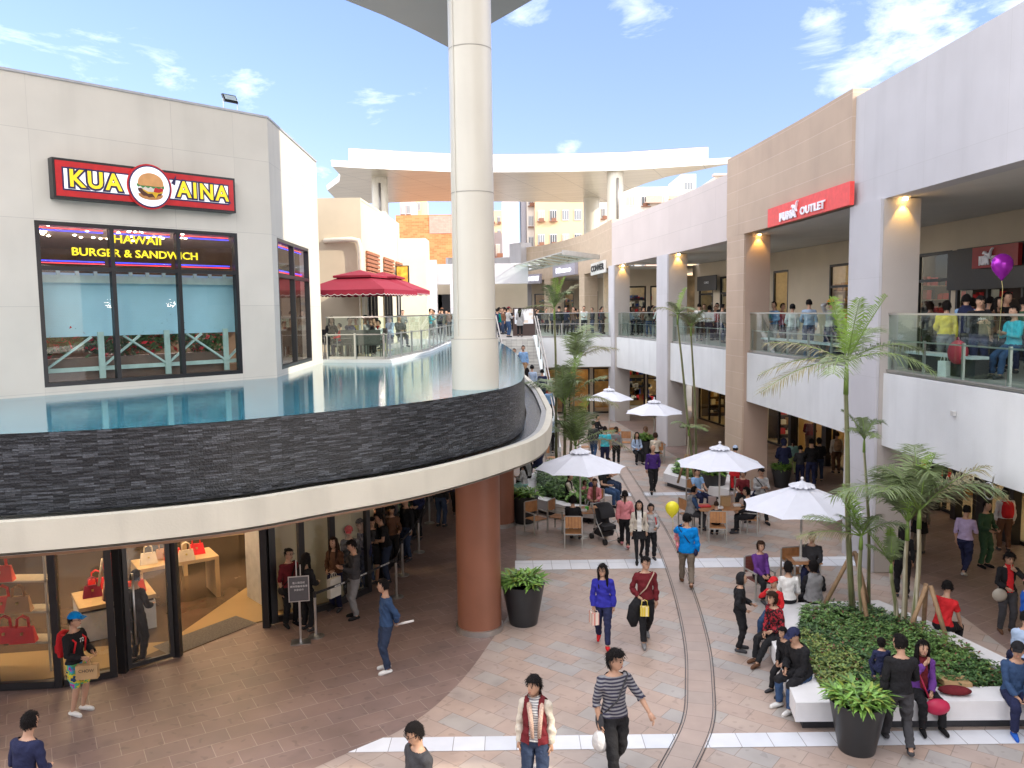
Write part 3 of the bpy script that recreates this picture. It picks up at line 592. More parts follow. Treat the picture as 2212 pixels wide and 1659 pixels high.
def front(P, bays, z0, zt, z1, par, wallm, s_lo, s_hi, step=1.5):
    """shop front: wall above zt, bays = (s0, s1, kind); kind 'g' glazed, 'd' glazed with dark frames, otherwise wall"""
    g = MB(); g.ribbon(P.sub(s_lo, s_hi, 0, step), -.2, zt, z1)
    cur = s_lo
    for s0, s1, k in sorted(bays):
        if s0 > cur: g.ribbon(P.sub(cur, s0, 0, step), -.2, z0, zt)
        cur = max(cur, s1)
    if cur < s_hi: g.ribbon(P.sub(cur, s_hi, 0, step), -.2, z0, zt)
    g.build('shop_wall', wallm, par)
    for s0, s1, k in bays:
        n = max(1, round((s1 - s0) / 1.6)); window(P, s0 + .01, s1 - .01, z0, zt - .005, [s0 + (s1 - s0) * i / n for i in range(1, n)], [z0 + (zt - z0) * .72] if k == 'd' else [], par, -.1, .1, GLD if k == 'd' else GLW, 'shop_window')
def room(P, s0, s1, z0, z1, dep, par, wc, lamp, seed, goods=(), strips=3):
    """lit shop interior behind a front"""
    q = P.sub(s0, s1, -.25, 2); r = P.sub(s0, s1, -dep, 2); g = MB(); g.ribbon(r, -.1, z0, z1)
    for e in (s0, s1): a, b = P.P(e, -.25), P.P(e, -dep); g.ribbon([a, b], .05, z0, z1)
    g.build('room_wall', wc, par)
    g = MB(); g.face([(*p, z1 - .01) for p in q] + [(*p, z1 - .01) for p in reversed(r)]); g.face([(*p, z0 + .012) for p in q] + [(*p, z0 + .012) for p in reversed(r)]); g.build('room_ceiling', mat('shop_ceiling', (.35, .3, .24), .8), par)
    g = MB(); n = max(1, int((s1 - s0) / 3.0))
    for i in range(n):
        c_ = s0 + (s1 - s0) * (i + .5) / n
        for j in range(strips):
            a = P.P(c_ - .5, -1 - j * (dep - 1.5) / strips); b = P.P(c_ + .5, -1 - j * (dep - 1.5) / strips); g.ribbon([a, b], .22, z1 - .06, z1 - .03)
    g.build('ceiling_lamps', lamp, par)
    if goods:
        rd = random.Random(seed); mbs = [MB() for _ in goods]; s_ = s0 + .3; fr = MB()
        while s_ < s1 - .6:
            wdt = rd.uniform(.7, 1.3); o_ = -dep + .45
            for lv in range(5):
                z = z0 + .35 + lv * .5; a = P.P(s_, o_); b = P.P(min(s_ + wdt, s1 - .1), o_); fr.ribbon([a, b], -.35, z - .03, z)
                t = s_ + .05
                while t < s_ + wdt - .15:
                    wd = rd.uniform(.12, .3); a = P.P(t, o_ - .05); b = P.P(min(t + wd, s1 - .05), o_ - .05); rd.choice(mbs).ribbon([a, b], -.22, z, z + rd.uniform(.12, .36)); t += wd + rd.uniform(.03, .1)
            s_ += wdt + rd.uniform(.1, .5)
        o_ = -1.0
        while o_ > -dep + .5:                            # a second run of shelves on the far end wall
            wd = rd.uniform(.6, 1.1)
            for lv in range(5):
                z = z0 + .3 + lv * .5; a = P.P(s1 - .5, o_); b = P.P(s1 - .5, max(o_ - wd, -dep + .2)); fr.ribbon([a, b], .35, z - .03, z); t = o_ - .04
                while t > o_ - wd + .1: w2 = rd.uniform(.12, .3); rd.choice(mbs).ribbon([P.P(s1 - .5, t), P.P(s1 - .5, t - w2)], .25, z, z + rd.uniform(.12, .36)); t -= w2 + rd.uniform(.02, .08)
            o_ -= wd + rd.uniform(.1, .4)
        fr.build('shelves', mat('shelf_timber', (.25, .16, .09), .5), par)
        for m_, b_ in zip(goods, mbs):
            if b_.f: b_.build('stocked_goods', m_, par)['kind'] = 'stuff'
def gm(n, c): return mat('goods_' + n, c, .5)
G_RED, G_WH, G_BK, G_TAN, G_BL, G_GR = gm('red', (.55, .02, .03)), gm('white', (.7, .68, .62)), gm('black', (.02, .02, .025)), gm('tan', (.45, .28, .12)), gm('blue', (.03, .06, .25)), gm('green', (.05, .22, .12))
WRM = mat('warm_room_wall', (.62, .42, .18), .7, nscale=1, amt=.08); DRK = mat('dark_room_wall', (.07, .055, .05), .7, nscale=1, amt=.3); CRM = mat('cream_room_wall', (.60, .52, .40), .7)
# upper level
x = hb_
u1 = [(x(1846), x(1790), 'd'), (x(1702), x(1669), 'g'), (x(2050), x(1979), 'd'), (x(2212) - 3, x(2060), 'd')]
u2 = [(x(1577), x(1555), 'd'), (x(1540), x(1508), 'd')]
front(BACK, u1 + u2, Z2 + .01, 8.55, 9.45, rb, WALLB, 4, BACK.L[-1])
room(BACK, 6, x(1925), Z2, 9.0, 6, rb, mat('black_room_wall', (.04, .03, .03), .6), COOL, 1, (G_RED, G_RED, G_RED, G_WH, G_BK))
room(BACK, x(1915), x(1748), Z2, 9.0, 6, rb, CRM, WARM, 2, (G_RED, G_WH, G_TAN))
room(BACK, x(1740), x(1640), Z2, 9.0, 5, rb, mat('pale_room_wall', (.7, .62, .45), .6), WARM, 3)
room(BACK, x(1600), BACK.L[-1] - .1, Z2, 9.0, 5, rb, DRK, COOL, 4, (G_GR, G_BK, G_WH))
EN = Path([(6.7, 54.0), (11.6, 54.0)])
front(EN, [(.95, 2.25, 'd'), (2.5, 3.5, 'g'), (3.7, 4.8, 'd')], Z2 + .01, 8.3, 9.4, rb, WALLB, 0, 4.9)
front(EN, [(.3, 2.2, 'd'), (2.3, 4.7, 'd')], 0.01, 3.0, 3.35, rb, WALLB, 0, 4.9)
for z_a, z_b, m_w in ((Z2, 9.3, CRM), (0, 3.3, WRM)):
    g = MB(); g.box(6.5, 57, z_a, 12, 57.2, z_b); g.build('room_wall', m_w, rb); g = MB(); [g.box(xx, 55.3, z_b - .12, xx + .6, 55.5, z_b - .06) for xx in (7.5, 9.4, 10.9)]; g.build('ceiling_lamps', WARM, rb)
    rd = random.Random(int(z_b)); mbs = [MB() for _ in range(4)]
    for k in range(90): xx = rd.uniform(6.8, 11.4); zz = z_a + .4 + .45 * rd.randrange(5); rd.choice(mbs).box(xx, 56.6, zz, xx + rd.uniform(.15, .4), 56.9, zz + rd.uniform(.15, .4))
    for b_, m_ in zip(mbs, (G_RED, G_WH, G_BK, G_BL)): b_.build('stocked_goods', m_, rb)['kind'] = 'stuff'
rib(BACK, 8, x(2058), .12, .1, 7.25, 8.5, 'black_fascia', DARKM, rb)
# ground level
l1 = [(x(1716), x(1655), 'g'), (x(1853), x(1722), 'g'), (4.5, x(1990), 'g')]
l2 = [(x(1577), x(1510), 'd')]
front(BACK, l1 + l2, .01, 2.95, 3.38, rb, WALLB, 4, BACK.L[-1])
room(BACK, x(1712), x(1640), 0, 3.1, 5, rb, DRK, WARM, 6, (G_TAN, G_RED, G_WH))
room(BACK, x(1860), x(1716), 0, 3.1, 6, rb, WRM, WARM, 7)
room(BACK, 4.5, x(1975), 0, 3.1, 6, rb, WRM, WARM, 8, (G_TAN, G_RED, G_WH, G_RED))
room(BACK, x(1600), BACK.L[-1] - .1, 0, 3.1, 5, rb, DRK, WARM2, 9, (G_BK, G_TAN, G_WH), 1)
for px, wdt in ((1722, .5), (1797, .8), (1853, .9), (2040, .9), (2090, .5), (2150, .8), (2212, .9)):
    a = x(px); rib(BACK, a - wdt / 4, a + wdt / 4, .02, .25, 0, 3.3, 'black_post', DARKM, rb)
# frontal wing that closes the arcade at the stairs
wing = thing('arcade_wing', 'white balcony wing with green glass rail facing the camera beside the stairs', 'building', (4, 50, 0), world=True)
WG = Path([(1.55, 49.4), (6.15, 49.5)])
rib(WG, 0, WG.L[-1] - .002, 0, .4, 3.3, 5.12, 'balcony_front', WHITE, wing)
g = MB(); g.face([(1.55, 49.6, 3.35), (6.5, 49.6, 3.35), (6.5, 55, 3.35), (1.55, 55, 3.35)]); g.build('lower_soffit', SOF, wing)
g = MB(); g.face([(-30, 45.7, Z2 - .004), (6.6, 45.7, Z2 - .004), (6.6, 49, Z2 - .004), (16, 49, Z2 - .004), (16, 95, Z2 - .004), (-30, 95, Z2 - .004)]) if 0 else None
front(Path([(1.2, 53), (7.5, 53)]), [(.6, 2.2, 'd'), (2.5, 3.9, 'g'), (4.1, 6.0, 'd')], 0, 3.0, 3.35, wing, WALLB, 0, 6.3)
room(Path([(7.5, 53.1), (1.2, 53.1)]), .1, 6.2, 0, 3.1, 4, wing, DRK, WARM2, 12, (G_BK, G_TAN), 1) if 0 else None
g = MB(); g.box(1.2, 56, 0, 7.5, 56.2, 3.3); g.box(1.25, 53.3, 3.22, 7.4, 56, 3.3); g.build('room_wall', mat('amber_room_wall', (.5, .28, .09), .7, nscale=2, amt=.5), wing)
g = MB(); [g.box(xx, 54.2, 3.14, xx + .5, 54.5, 3.2) for xx in (1.9, 3.9, 5.6)]; g.build('ceiling_lamps', WARM, wing)
g = MB(); g.face([(-30, 45.66, Z2), (1.55, 45.66, Z2), (1.55, 49.55, Z2), (6.15, 49.55, Z2), (16, 49.55, Z2), (16, 95, Z2), (-30, 95, Z2)]); g.face([(-30, 45.66, 5.1), (1.55, 45.66, 5.1), (1.55, 49.55, 5.1), (16, 49.55, 5.1), (16, 95, 5.1), (-30, 95, 5.1)])
struct(g.build('upper_plaza', UPFL))
# ------------------------------------------------------------------ balustrades
def balustrade(pts, z0, label, h=1.45, post=1.5, midrail=True, loc=None):
    P = Path(pts); t = thing('glass_balustrade', label, 'glass railing', (*P.p[0], z0), world=True)
    n = max(1, round(P.L[-1] / post)); gp = MB()
    for i in range(n):
        a, b = P.L[-1] * i / n + .012, P.L[-1] * (i + 1) / n - .012; q = P.sub(a, b, 0, 2)
        for u, v in zip(q, q[1:]): gp.face([(*u, z0 + .08), (*v, z0 + .08), (*v, z0 + h - .02), (*u, z0 + h - .02)])
    gp.build('glass_panel', GL, t)
    g = MB(); g.ribbon(P.sub(0, P.L[-1], .02, 1.5), -.05, z0 + h - .02, z0 + h + .025); g.build('top_rail', STEEL, t)
    g = MB(); g.ribbon(P.sub(0, P.L[-1], .03, 1.5), -.07, z0, z0 + .08); g.build('bottom_rail', STEEL, t)
    if midrail:
        g = MB(); g.ribbon(P.sub(0, P.L[-1], -.06, 1.5), -.03, z0 + .78, z0 + .81)
        for i in range(n + 1): a = min(max(P.L[-1] * i / n, .05), P.L[-1] - .05); u = P.P(a - .03 if a > .1 else a, -.05); v = P.P(a + .03 if a < P.L[-1] - .1 else a + .02, -.05); g.ribbon([u, v], -.05, z0, z0 + .84)
        g.build('post', STEEL, t)
    return t
for a, b, lb in ((RB.atY(11.0), sA - .03, 'nearest green glass balcony railing, at the right edge, in front of the yellow jacket'), (sA + 1.75, sB - .03, 'green glass balcony railing under the red shop sign'),
              (sB + 1.8, sC - .03, 'green glass balcony railing left of the tan pillar'), (sC + 1.75, sD - .03, 'green glass balcony railing between the two far grey pillars')):
    balustrade(RB.sub(a, b, -.16, 2), 5.14, lb, 1.45)
balustrade([(1.6, 49.5), (6.0, 49.6)], 5.14, 'green glass railing over the white wall right of the stairs', 1.45)
# ------------------------------------------------------------------ stairs
st = thing('stairs', 'wide tiled outdoor staircase climbing from the plaza to the upper terrace', 'stairs', (1, 37.4, 0), world=True)
NS = 33
def sx(t): return (.25 - 1.15 * t, 2.0 - .75 * t)
g = MB()
for i in range(NS):
    t0, t1 = i / NS, (i + 1) / NS; z = Z2 * (i + 1) / NS; y0 = 37.4 + 8.25 * t0; y1 = 37.4 + 8.25 * t1; (a0_, b0_), (a1_, b1_) = sx(t0), sx(t1)
    g.prism([(a0_, y0), (b0_, y0), (b1_, y1 + .05), (a1_, y1 + .05)], 0 if i < NS - 1 else 4.6, z - .002)
g.build('steps', STEPM, st)
g = MB(); a = (sx(0)[1], 37.2); b = (sx(1)[1], 45.65)
g.hexa([(a[0], a[1], 0), (a[0] + .25, a[1], 0), (b[0] + .25, b[1] + 3.8, 0), (b[0], b[1] + 3.8, 0)], [(a[0], a[1], .45), (a[0] + .25, a[1], .45), (b[0] + .25, b[1], 5.4), (b[0], b[1], 5.4)])
g.build('side_wall', WHITE, st)
g = MB(); g.hexa([(b[0], b[1], 0), (b[0] + .25, b[1], 0), (b[0] + .25, 49.4, 0), (b[0], 49.4, 0)], [(b[0], b[1], 5.4), (b[0] + .25, b[1], 5.4), (b[0] + .25, 49.4, 5.2), (b[0], 49.4, 5.2)]); g.build('return_wall', WHITE, st)
hr = thing('stair_handrail', 'sloping steel and glass handrail on the right side of the stairs', 'handrail', (2, 37.2, 0), world=True)
g = MB(); 
for off_ in (.06, .19): g.bar((a[0] + off_, a[1] - .1, 1.35), (b[0] + off_, b[1], 6.45), .05, .09)
g.build('rail', mat('rail_grey', (.30, .28, .26), .35, .6), hr)
for i in range(9): t = i / 8; g = MB(); xx = a[0] + (b[0] - a[0]) * t + .12; yy = a[1] + (b[1] - a[1]) * t; zz = .45 + 4.95 * t; g.box(xx - .03, yy - .03, zz, xx + .03, yy + .03, zz + .95); g.build('post', MATS['rail_grey'], hr)
g = MB(); g.face([(a[0] + .12, a[1], .6), (b[0] + .12, b[1], 5.5), (b[0] + .12, b[1], 6.4), (a[0] + .12, a[1], 1.3)]); g.build('glass_panel', GL, hr)
hr = thing('stair_handrail', 'sloping dark handrail on the left side of the stairs next to the column', 'handrail', (.2, 37.2, 0), world=True)
g = MB(); g.bar((.2, 38.5, 2.0), (-.86, 45.6, 6.5), .06, .1); 
for i in range(5): t = i / 4; xx = .2 - 1.06 * t; yy = 38.5 + 7.1 * t; zz = .9 + 4.4 * t; g.box(xx - .03, yy - .03, zz, xx + .03, yy + .03, zz + 1.1 + .1 * t)
g.build('rail', MATS['rail_grey'], hr)
# ------------------------------------------------------------------ terrace left of the pool
ter = thing('cafe_terrace', 'white edged cafe terrace at the far side of the pool', 'terrace', (-5, 27, Z2), world=True)
TE = [(-6.1, 26.2), (-3.78, 25.5), (-3.08, 31.2), (-2.95, 41.0), (-.95, 45.66)]
g = MB(); pts = TE + [(-14, 45.66), (-14, 27)]; g.prism([*pts], 5.0, 5.29); g.build('slab', WHITE, ter)
g = MB(); g.face([(*p, 5.294) for p in [(-6.1, 26.6), (-4.1, 25.95), (-3.4, 31.3), (-3.3, 41.2), (-1.3, 45.6), (-14, 45.6), (-14, 27)]]); g.build('paving', UPFL, ter)
balustrade([(-6.02, 26.4), (-3.98, 25.8)], 5.3, 'green glass railing in front of the cafe tables under the maroon parasols', 1.35, 1.1)
balustrade([(-3.96, 25.82), (-3.26, 31.3), (-3.14, 41.1), (-1.2, 45.5)], 5.3, 'long green glass railing running back along the pool terrace', 1.35, 1.4)
bw = thing('beige_building', 'beige two tone building with timber louvres behind the maroon parasols', 'building', (-6, 31, Z2), world=True)
BF = Path([(-9.6, 31.0), (-5.62, 31.0)]); BR = Path([(-5.62, 31.0), (-5.42, 39.6)])
g = MB(); g.ribbon([(-9.6, 31.0), (-5.624, 31.0)], .3, 5.29, 11.1); g.build('front_wall', BEIGE, bw)
lv = [(hit(BR, a), hit(BR, b)) for a, b in ((791, 822), (829, 851), (858, 868))]
def spanY(a, b):                                         # where the picture columns meet the right-hand face
    r_ = []
    for px in (a, b):
        s_, _ = onpl(px, 600, BR.p[0], BR.p[1]); r_.append(s_)
    return r_
lv = [spanY(a, b) for a, b in ((792, 815), (829, 847), (855, 865))]
g = MB(); wallopen(g, BR, 0, BR.L[-1], 5.29, 11.1, .3, [(a, b, 5.35, 8.7) for a, b in lv]); g.build('side_wall', BEIGE2, bw)
g = MB(); g.face([(-9.6, 31.1, 11.0), (-5.6, 31.1, 11.0), (-5.42, 39.6, 11.0), (-9.6, 39.6, 11.0)]); g.ribbon([(-9.6, 39.5), (-5.42, 39.6)], -.2, 5.3, 11.1); g.build('roof', STONE, bw)
TIM = mat('timber_slat', (.36, .14, .07), .6, nscale=9, amt=.25)
for i, (a, b) in enumerate(lv):
    window(BR, a, b, 5.35, 8.7, [a + (b - a) / 3, a + (b - a) * 2 / 3], [7.9], bw, .1, .08, GLD)
    g = MB()
    for k in range(8): g.ribbon(BR.sub(a - .12, b + .25, -.03), -.06, 8.0 + k * .155 - .02, 8.09 + k * .155)
    g.build('timber_louvre', TIM, bw)
lb_ = [(-5.9, 31, 8.25)]
g = MB(); pY = 30.9; pA = atY(702, 520, pY); pB = atY(778, 520, pY)
g.tube([(pA.x, pY + .1, pA.z), (pA.x, pY - .06, pA.z), (pB.x - .3, pY - .08, pA.z + .03), (pB.x - .06, pY - .08, pA.z - .02), (pB.x, pY - .08, pA.z - .3), (pB.x + .02, pY - .08, 5.4)], .1, 12)
g.build('duct_pipe', mat('pipe_cream', (.66, .6, .5), .5), bw)
sgn = thing('projecting_sign', 'small dark box sign with a yellow picture hanging off the cream wall over the terrace', 'sign', (-5.3, 38.6, 8.2), world=True)
g = MB(); g.box(-5.36, 38.1, 8.05, -4.75, 38.35, 8.95); g.build('case', DARKM, sgn)
g = MB(); g.box(-5.3, 38.08, 8.1, -4.8, 38.1, 8.9); g.build('picture', mat('yellow_picture', (.75, .42, .05), .5, nscale=5, amt=.6), sgn)
far1 = thing('cream_building', 'low cream building between the beige wall and the orange brick wall', 'building', (-6, 46, Z2), world=True)
p0_ = atY(868, 515, 45); p1_ = atY(919, 515, 45)
g = MB(); g.box(p0_.x - 4, 45, 5.2, p1_.x, 47, p0_.z); g.build('wall', BEIGE2, far1)
# far left arcade behind the terrace
fa = thing('far_arcade', 'distant pale arcade with square pillars at the far left end of the upper plaza', 'building', (-8, 62, Z2), world=True)
q0 = atY(888, 545, 64); q1 = atY(975, 560, 64)
g = MB(); g.box(q0.x, 64, 8.9, atY(942, 545, 64).x, 64.5, atY(900, 562, 64).z); g.box(atY(942, 545, 64).x + .004, 64.3, 8.9, q1.x + 6, 64.8, atY(960, 570, 64).z); g.build('parapet', STUCW, fa)
for px0, px1 in ((889, 896), (921, 943), (972, 990)):
    g = MB(); aa, bb = atY(px0, 600, 63.8), atY(px1, 600, 63.8); g.box(aa.x, 63.7, Z2, bb.x, 64.6, 9.0 if px0 != 921 else 10.6); g.build('pillar', STUCW, fa)
g = MB(); g.box(q0.x, 68, Z2, q1.x + 6, 68.2, 10); g.build('back_wall', WALLB, fa)
g = MB(); g.box(q0.x + 1, 67.9, 5.4, q0.x + 2, 67.95, 8.2); g.box(q1.x - 2, 67.9, 5.4, q1.x - .2, 67.95, 8.2); g.build('doorway', DARKM, fa)
# ------------------------------------------------------------------ far arcade right (tan with signs)
fr_ = thing('far_tan_arcade', 'tan shopping arcade with signs curving round the far end of the upper plaza', 'building', (4, 60, Z2), world=True)
TANL = tiled('tan_panels_light', [(.47, .37, .27), (.50, .40, .30)], (.6, .5, .4), 3.0, 1.3, .012, .7, bump=.1, noise=.08)
rib(RF, 0, hit(RF, 1138), 0, -.5, 9.35, 12.2, 'parapet', TANL, fr_); rib(RF, hit(RF, 1108), RF.L[-1], 0, -.5, 9.35, 11.5, 'parapet', STUCW, fr_)
rib(RF, hit(RF, 1138), hit(RF, 1108), .6, -1.1, 5.2, 12.6, 'pillar', STUCW, fr_)
for px in (1264, 1190): s_ = hit(RF, px); rib(RF, s_, s_ + 1.3, .05, -1.0, Z2, 9.4, 'pillar', TANL, fr_)
g = MB(); q = RF.sub(0, RF.L[-1], -.1); r_ = RF.sub(0, RF.L[-1], -8); g.face([(*p, 9.38) for p in q] + [(*p, 9.38) for p in reversed(r_)]); g.build('soffit', SOF, fr_)
FB = Path(RF.sub(0, RF.L[-1], -4.2))
def xf(px): return hit(FB, px)
bays = [(xf(1292), xf(1270), 'd'), (xf(1240), xf(1218), 'g'), (xf(1212), xf(1192), 'd'), (xf(1180), xf(1155), 'g'), (xf(1150), xf(1135), 'd'), (xf(1105), xf(1096), 'g'), (xf(1088), xf(1070), 'd')]
bays = [b for b in bays if b[1] - b[0] > .3]
front(FB, bays, Z2 + .01, 8.3, 9.35, fr_, WALLB, 0, FB.L[-1])
room(FB, .2, FB.L[-1] - .2, Z2, 8.8, 4, fr_, mat('mixed_room_wall', (.5, .36, .2), .6, nscale=1.5, amt=.6), WARM, 21, (G_RED, G_BL, G_WH, G_BK, G_GR), 1)
def fsign(px0, px1, py0, py1, body, bgc, fgc, name, label, bgname, txtsc=1., dep=.25, edge=None):
    s0, s1 = sorted((hit(RF, px0), hit(RF, px1))); sm = (s0 + s1) / 2; p = RF.P(sm); zt = atY((px0 + px1) / 2, py0, p[1]).z; zb = atY((px0 + px1) / 2, py1, p[1]).z
    t = thing(name, label, 'sign', (*p, zb), world=True)
    a, b = RF.P(s0, .02), RF.P(s1, .02); g = MB(); g.ribbon([a, b], dep, zb, zt); g.build('board', bgc, t)
    ang = math.atan2(a[1] - b[1], a[0] - b[0]); c_ = ((a[0] + b[0]) / 2, (a[1] + b[1]) / 2)
    text3d(body, (zt - zb) * .62 * txtsc, .03, wallM(c_[0], c_[1], (zt + zb) / 2, ang, dep + .02), fgc, 'lettering', t, bold=.02, sx=(math.dist(a, b) * .82) / (max(1, len(body)) * (zt - zb) * .62 * txtsc * .6))
    return t
WL = emit('white_lettering', (.9, .9, 1), .5); GREYB = mat('grey_board', (.35, .34, .40), .4); BLUEB = mat('blue_board', (.03, .03, .32), .4); BLK = mat('black_letter', (.01, .01, .012), .5)
fsign(1311, 1281, 566, 592, 'CONVER', mat('white_board', (.7, .7, .68), .5), BLK, 'shop_sign', 'white sign with black letters CONVER cut off by the pillar', '', 1.1, .12)
fsign(1250, 1202, 571, 596, 'Mizuno', GREYB, WL, 'shop_sign', 'grey lightbox sign reading Mizuno under the glass canopy', '')
fsign(1172, 1144, 592, 613, 'ROCKPORT', GREYB, WL, 'shop_sign', 'smaller grey lightbox sign left of the Mizuno sign', '')
fsign(1098, 1075, 597, 614, 'EDWIN', BLUEB, WL, 'shop_sign', 'blue lightbox sign left of the tall pale far pillar', '')
# glass canopy over the far shops
gc = thing('glass_canopy', 'slanted glass entrance canopy with steel ribs over the far shops', 'canopy', (3, 60, 9.6), world=True)
A_, B_ = Vector((*RF.P(hit(RF, 1305), .3), 10.1)), Vector((*RF.P(hit(RF, 1106), .3), 10.0))
A2, B2 = A_ + Vector((-2.4, -.9, .28)), B_ + Vector((-.9, -2.2, .28))
g = MB(); g.face([A_, B_, B2, A2]); g.build('glass', GL, gc)
g = MB(); g.bar(A_, B_, .10, .10); g.bar(A2, B2, .07, .07); g.bar(A_, A2, .12, .3)
for k in range(12): t = k / 11; g.bar(A_.lerp(B_, t), A2.lerp(B2, t), .03, .07)
g.build('steel_frame', mat('canopy_steel', (.42, .41, .38), .4, .3), gc)
# map kiosk at the stair head
ki = thing('map_kiosk', 'dark brown map kiosk with a pale panel at the top of the stairs', 'information kiosk', (1, 51, Z2), world=True)
kx0, kx1 = atY(1101, 700, 51).x, atY(1156, 700, 51).x
g = MB(); g.box(kx0 + .2, 51, Z2, kx1, 51.5, 6.95); g.build('body', mat('kiosk_brown', (.06, .035, .03), .5), ki)
g = MB(); g.box(kx0 + .32, 50.97, 5.95, kx1 - .12, 50.998, 6.88); g.build('map_panel', tiled('map_print', [(.75, .76, .78), (.62, .68, .75), (.75, .76, .78), (.72, .6, .5)], (.75, .76, .78), .31, .23, .03, .5, bump=0, noise=.05), ki)
# ------------------------------------------------------------------ far canopy
def star_canopy(name, label, rims, zt, th, par=None, box=None):
    t = thing(name, label, 'roof canopy', (sum(p[0] for p in rims) / len(rims), sum(p[1] for p in rims) / len(rims), zt), world=True)
    g = MB(); n = len(rims); cx, cy = t.location.x, t.location.y
    for i in range(n): a, b = rims[i], rims[(i + 1) % n]; g.face([(cx, cy, zt), (*b, zt), (*a, zt)])
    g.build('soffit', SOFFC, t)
    g = MB(); top = [(cx + (p[0] - cx) * 1.004, cy + (p[1] - cy) * 1.004) for p in rims]
    for i in range(n): a, b, c, d = rims[i], rims[(i + 1) % n], top[(i + 1) % n], top[i]; g.face([(*a, zt), (*b, zt), (*c, zt + th), (*d, zt + th)]); g.face([(cx, cy, zt + th), (*d, zt + th), (*c, zt + th)])
    g.build('fascia', FASC, t); return t
def U(px, py, z): q = at(px, py, z); return (q.x, q.y)
ZF = 17.0
fl_t = U(717, 359, ZF); fr_t = U(1582, 353, ZF)
front_e = [U(*p, ZF) for p in ((780, 363), (870, 367), (970, 371), (1070, 372), (1200, 371), (1343, 368), (1470, 360))]
right_e = [U(*p, ZF) for p in ((1441, 382), (1392, 397), (1346, 415), (1315, 439))]
left_e = [U(*p, ZF) for p in ((735, 378), (733, 392), (707, 411), (640, 432))]
back_e = [(9.5, 79), (0, 77.5), (-8, 76.5), (-16, 78)]
rims = [fl_t] + front_e + [fr_t] + right_e[:3] + back_e + [left_e[2], left_e[1], left_e[0]]
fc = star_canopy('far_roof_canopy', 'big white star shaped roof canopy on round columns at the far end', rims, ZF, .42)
bx0 = [U(*p, ZF) for p in ((752, 361), (870, 367), (970, 371), (1070, 372), (1200, 371), (1343, 368), (1532, 357))]
bxp = [(p[0] * 1.0, p[1] + .35) for p in bx0]
g = MB(); g.prism(bxp + [(9, 78), (-10, 76)], ZF + .42, ZF + 1.35); g.build('upper_fascia', FASC, fc)
g = MB(); g.ribbon([(p[0], p[1] + .3) for p in bxp], .05, ZF + 1.35, ZF + 1.45); g.build('gutter_edge', GREYM, fc)
for (px, py, r_) in ((823, 470, .62), (1329, 440, .62)):
    Yc = 63 if px < 1000 else 62; g = MB(); q = atY(px, 500, Yc); g.lathe((q.x, Yc, 5.2), [(r_, 0), (r_, ZF - 5.2)], 28); g.build('column', OFFW, fc)
    g = MB(); g.tube([(q.x + .1, Yc - r_ - .08, 13.2), (q.x + .1, Yc - r_ - .08, 16.5)], .09, 8); g.build('rain_pipe', GREYM, fc)
q = atY(1278, 500, 76); g = MB(); g.lathe((q.x, 76, 5.2), [(.75, 0), (.75, ZF - 5.2)], 28); g.build('column', OFFW, fc)
# near canopy overhead (its tip shows behind the column)
tip = U(1004, 122, ZF); le = [U(*p, ZF) for p in ((962, 99), (900, 67), (830, 34), (745, 0))]; re_ = [U(*p, ZF) for p in ((1056, 54), (1095, 32), (1150, 0))]
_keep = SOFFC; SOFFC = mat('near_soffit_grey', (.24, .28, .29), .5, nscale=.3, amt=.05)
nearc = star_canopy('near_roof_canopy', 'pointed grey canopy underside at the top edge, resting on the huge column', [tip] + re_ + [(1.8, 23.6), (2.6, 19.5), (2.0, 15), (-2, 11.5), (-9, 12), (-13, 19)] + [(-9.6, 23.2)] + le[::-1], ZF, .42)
SOFFC = _keep
# ------------------------------------------------------------------ background blocks
def block(name, label, px0, px1, py_top, Y, m, dep=12, rows=0, cols=0, zb=5.2, fl=3.0, winm=None, pxs=None, wscale=1., cage=True, py_ref=600):
    a, b = atY(px0, py_ref, Y), atY(px1, py_ref, Y); zt = atY((px0 + px1) / 2, py_top, Y).z
    t = thing(name, label, 'building', ((a.x + b.x) / 2, Y, zb), world=True)
    g = MB(); g.box(a.x, Y, -1, b.x, Y + dep, zt); g.build('wall', m, t)
    if cols:
        wdt = (b.x - a.x) / cols; z = zt - 1.4; r_ = 0; rd = random.Random(px0)
        while z > 5 and r_ < 14:
            for c_ in range(cols):
                x0 = a.x + wdt * (c_ + .22); x1 = a.x + wdt * (c_ + .78); g = MB(); g.box(x0, Y - .12, z - 1.5, x1, Y - .02, z); w_ = g.build('window', WINF, t)
                g = MB(); n = 3
                for k in range(n): u0 = x0 + (x1 - x0) * k / n + .06; u1 = x0 + (x1 - x0) * (k + 1) / n - .06; g.box(u0, Y - .15, z - 1.35, u1, Y - .121, z - .12)
                g.build('pane', WINP[rd.randrange(3)], w_)
                if cage and rd.random() < .7: g = MB(); g.box(x0 - .1, Y - .55, z - 1.7, x1 + .1, Y - .12, z - 1.6); g.box(x0 + .2, Y - .5, z - 1.6, x0 + .9, Y - .13, z - 1.15) if rd.random() < .4 else None; g.build('sill_rack', mat('rust_rack', (.22, .1, .06), .7), t)
            z -= fl; r_ += 1
    return t, a, b, zt
WINF = mat('pale_window_frame', (.5, .5, .5), .5); WINP = [mat('pane_dark', (.06, .07, .08), .15), mat('pane_curtain', (.45, .40, .32), .4), mat('pane_grey', (.2, .22, .24), .2)]
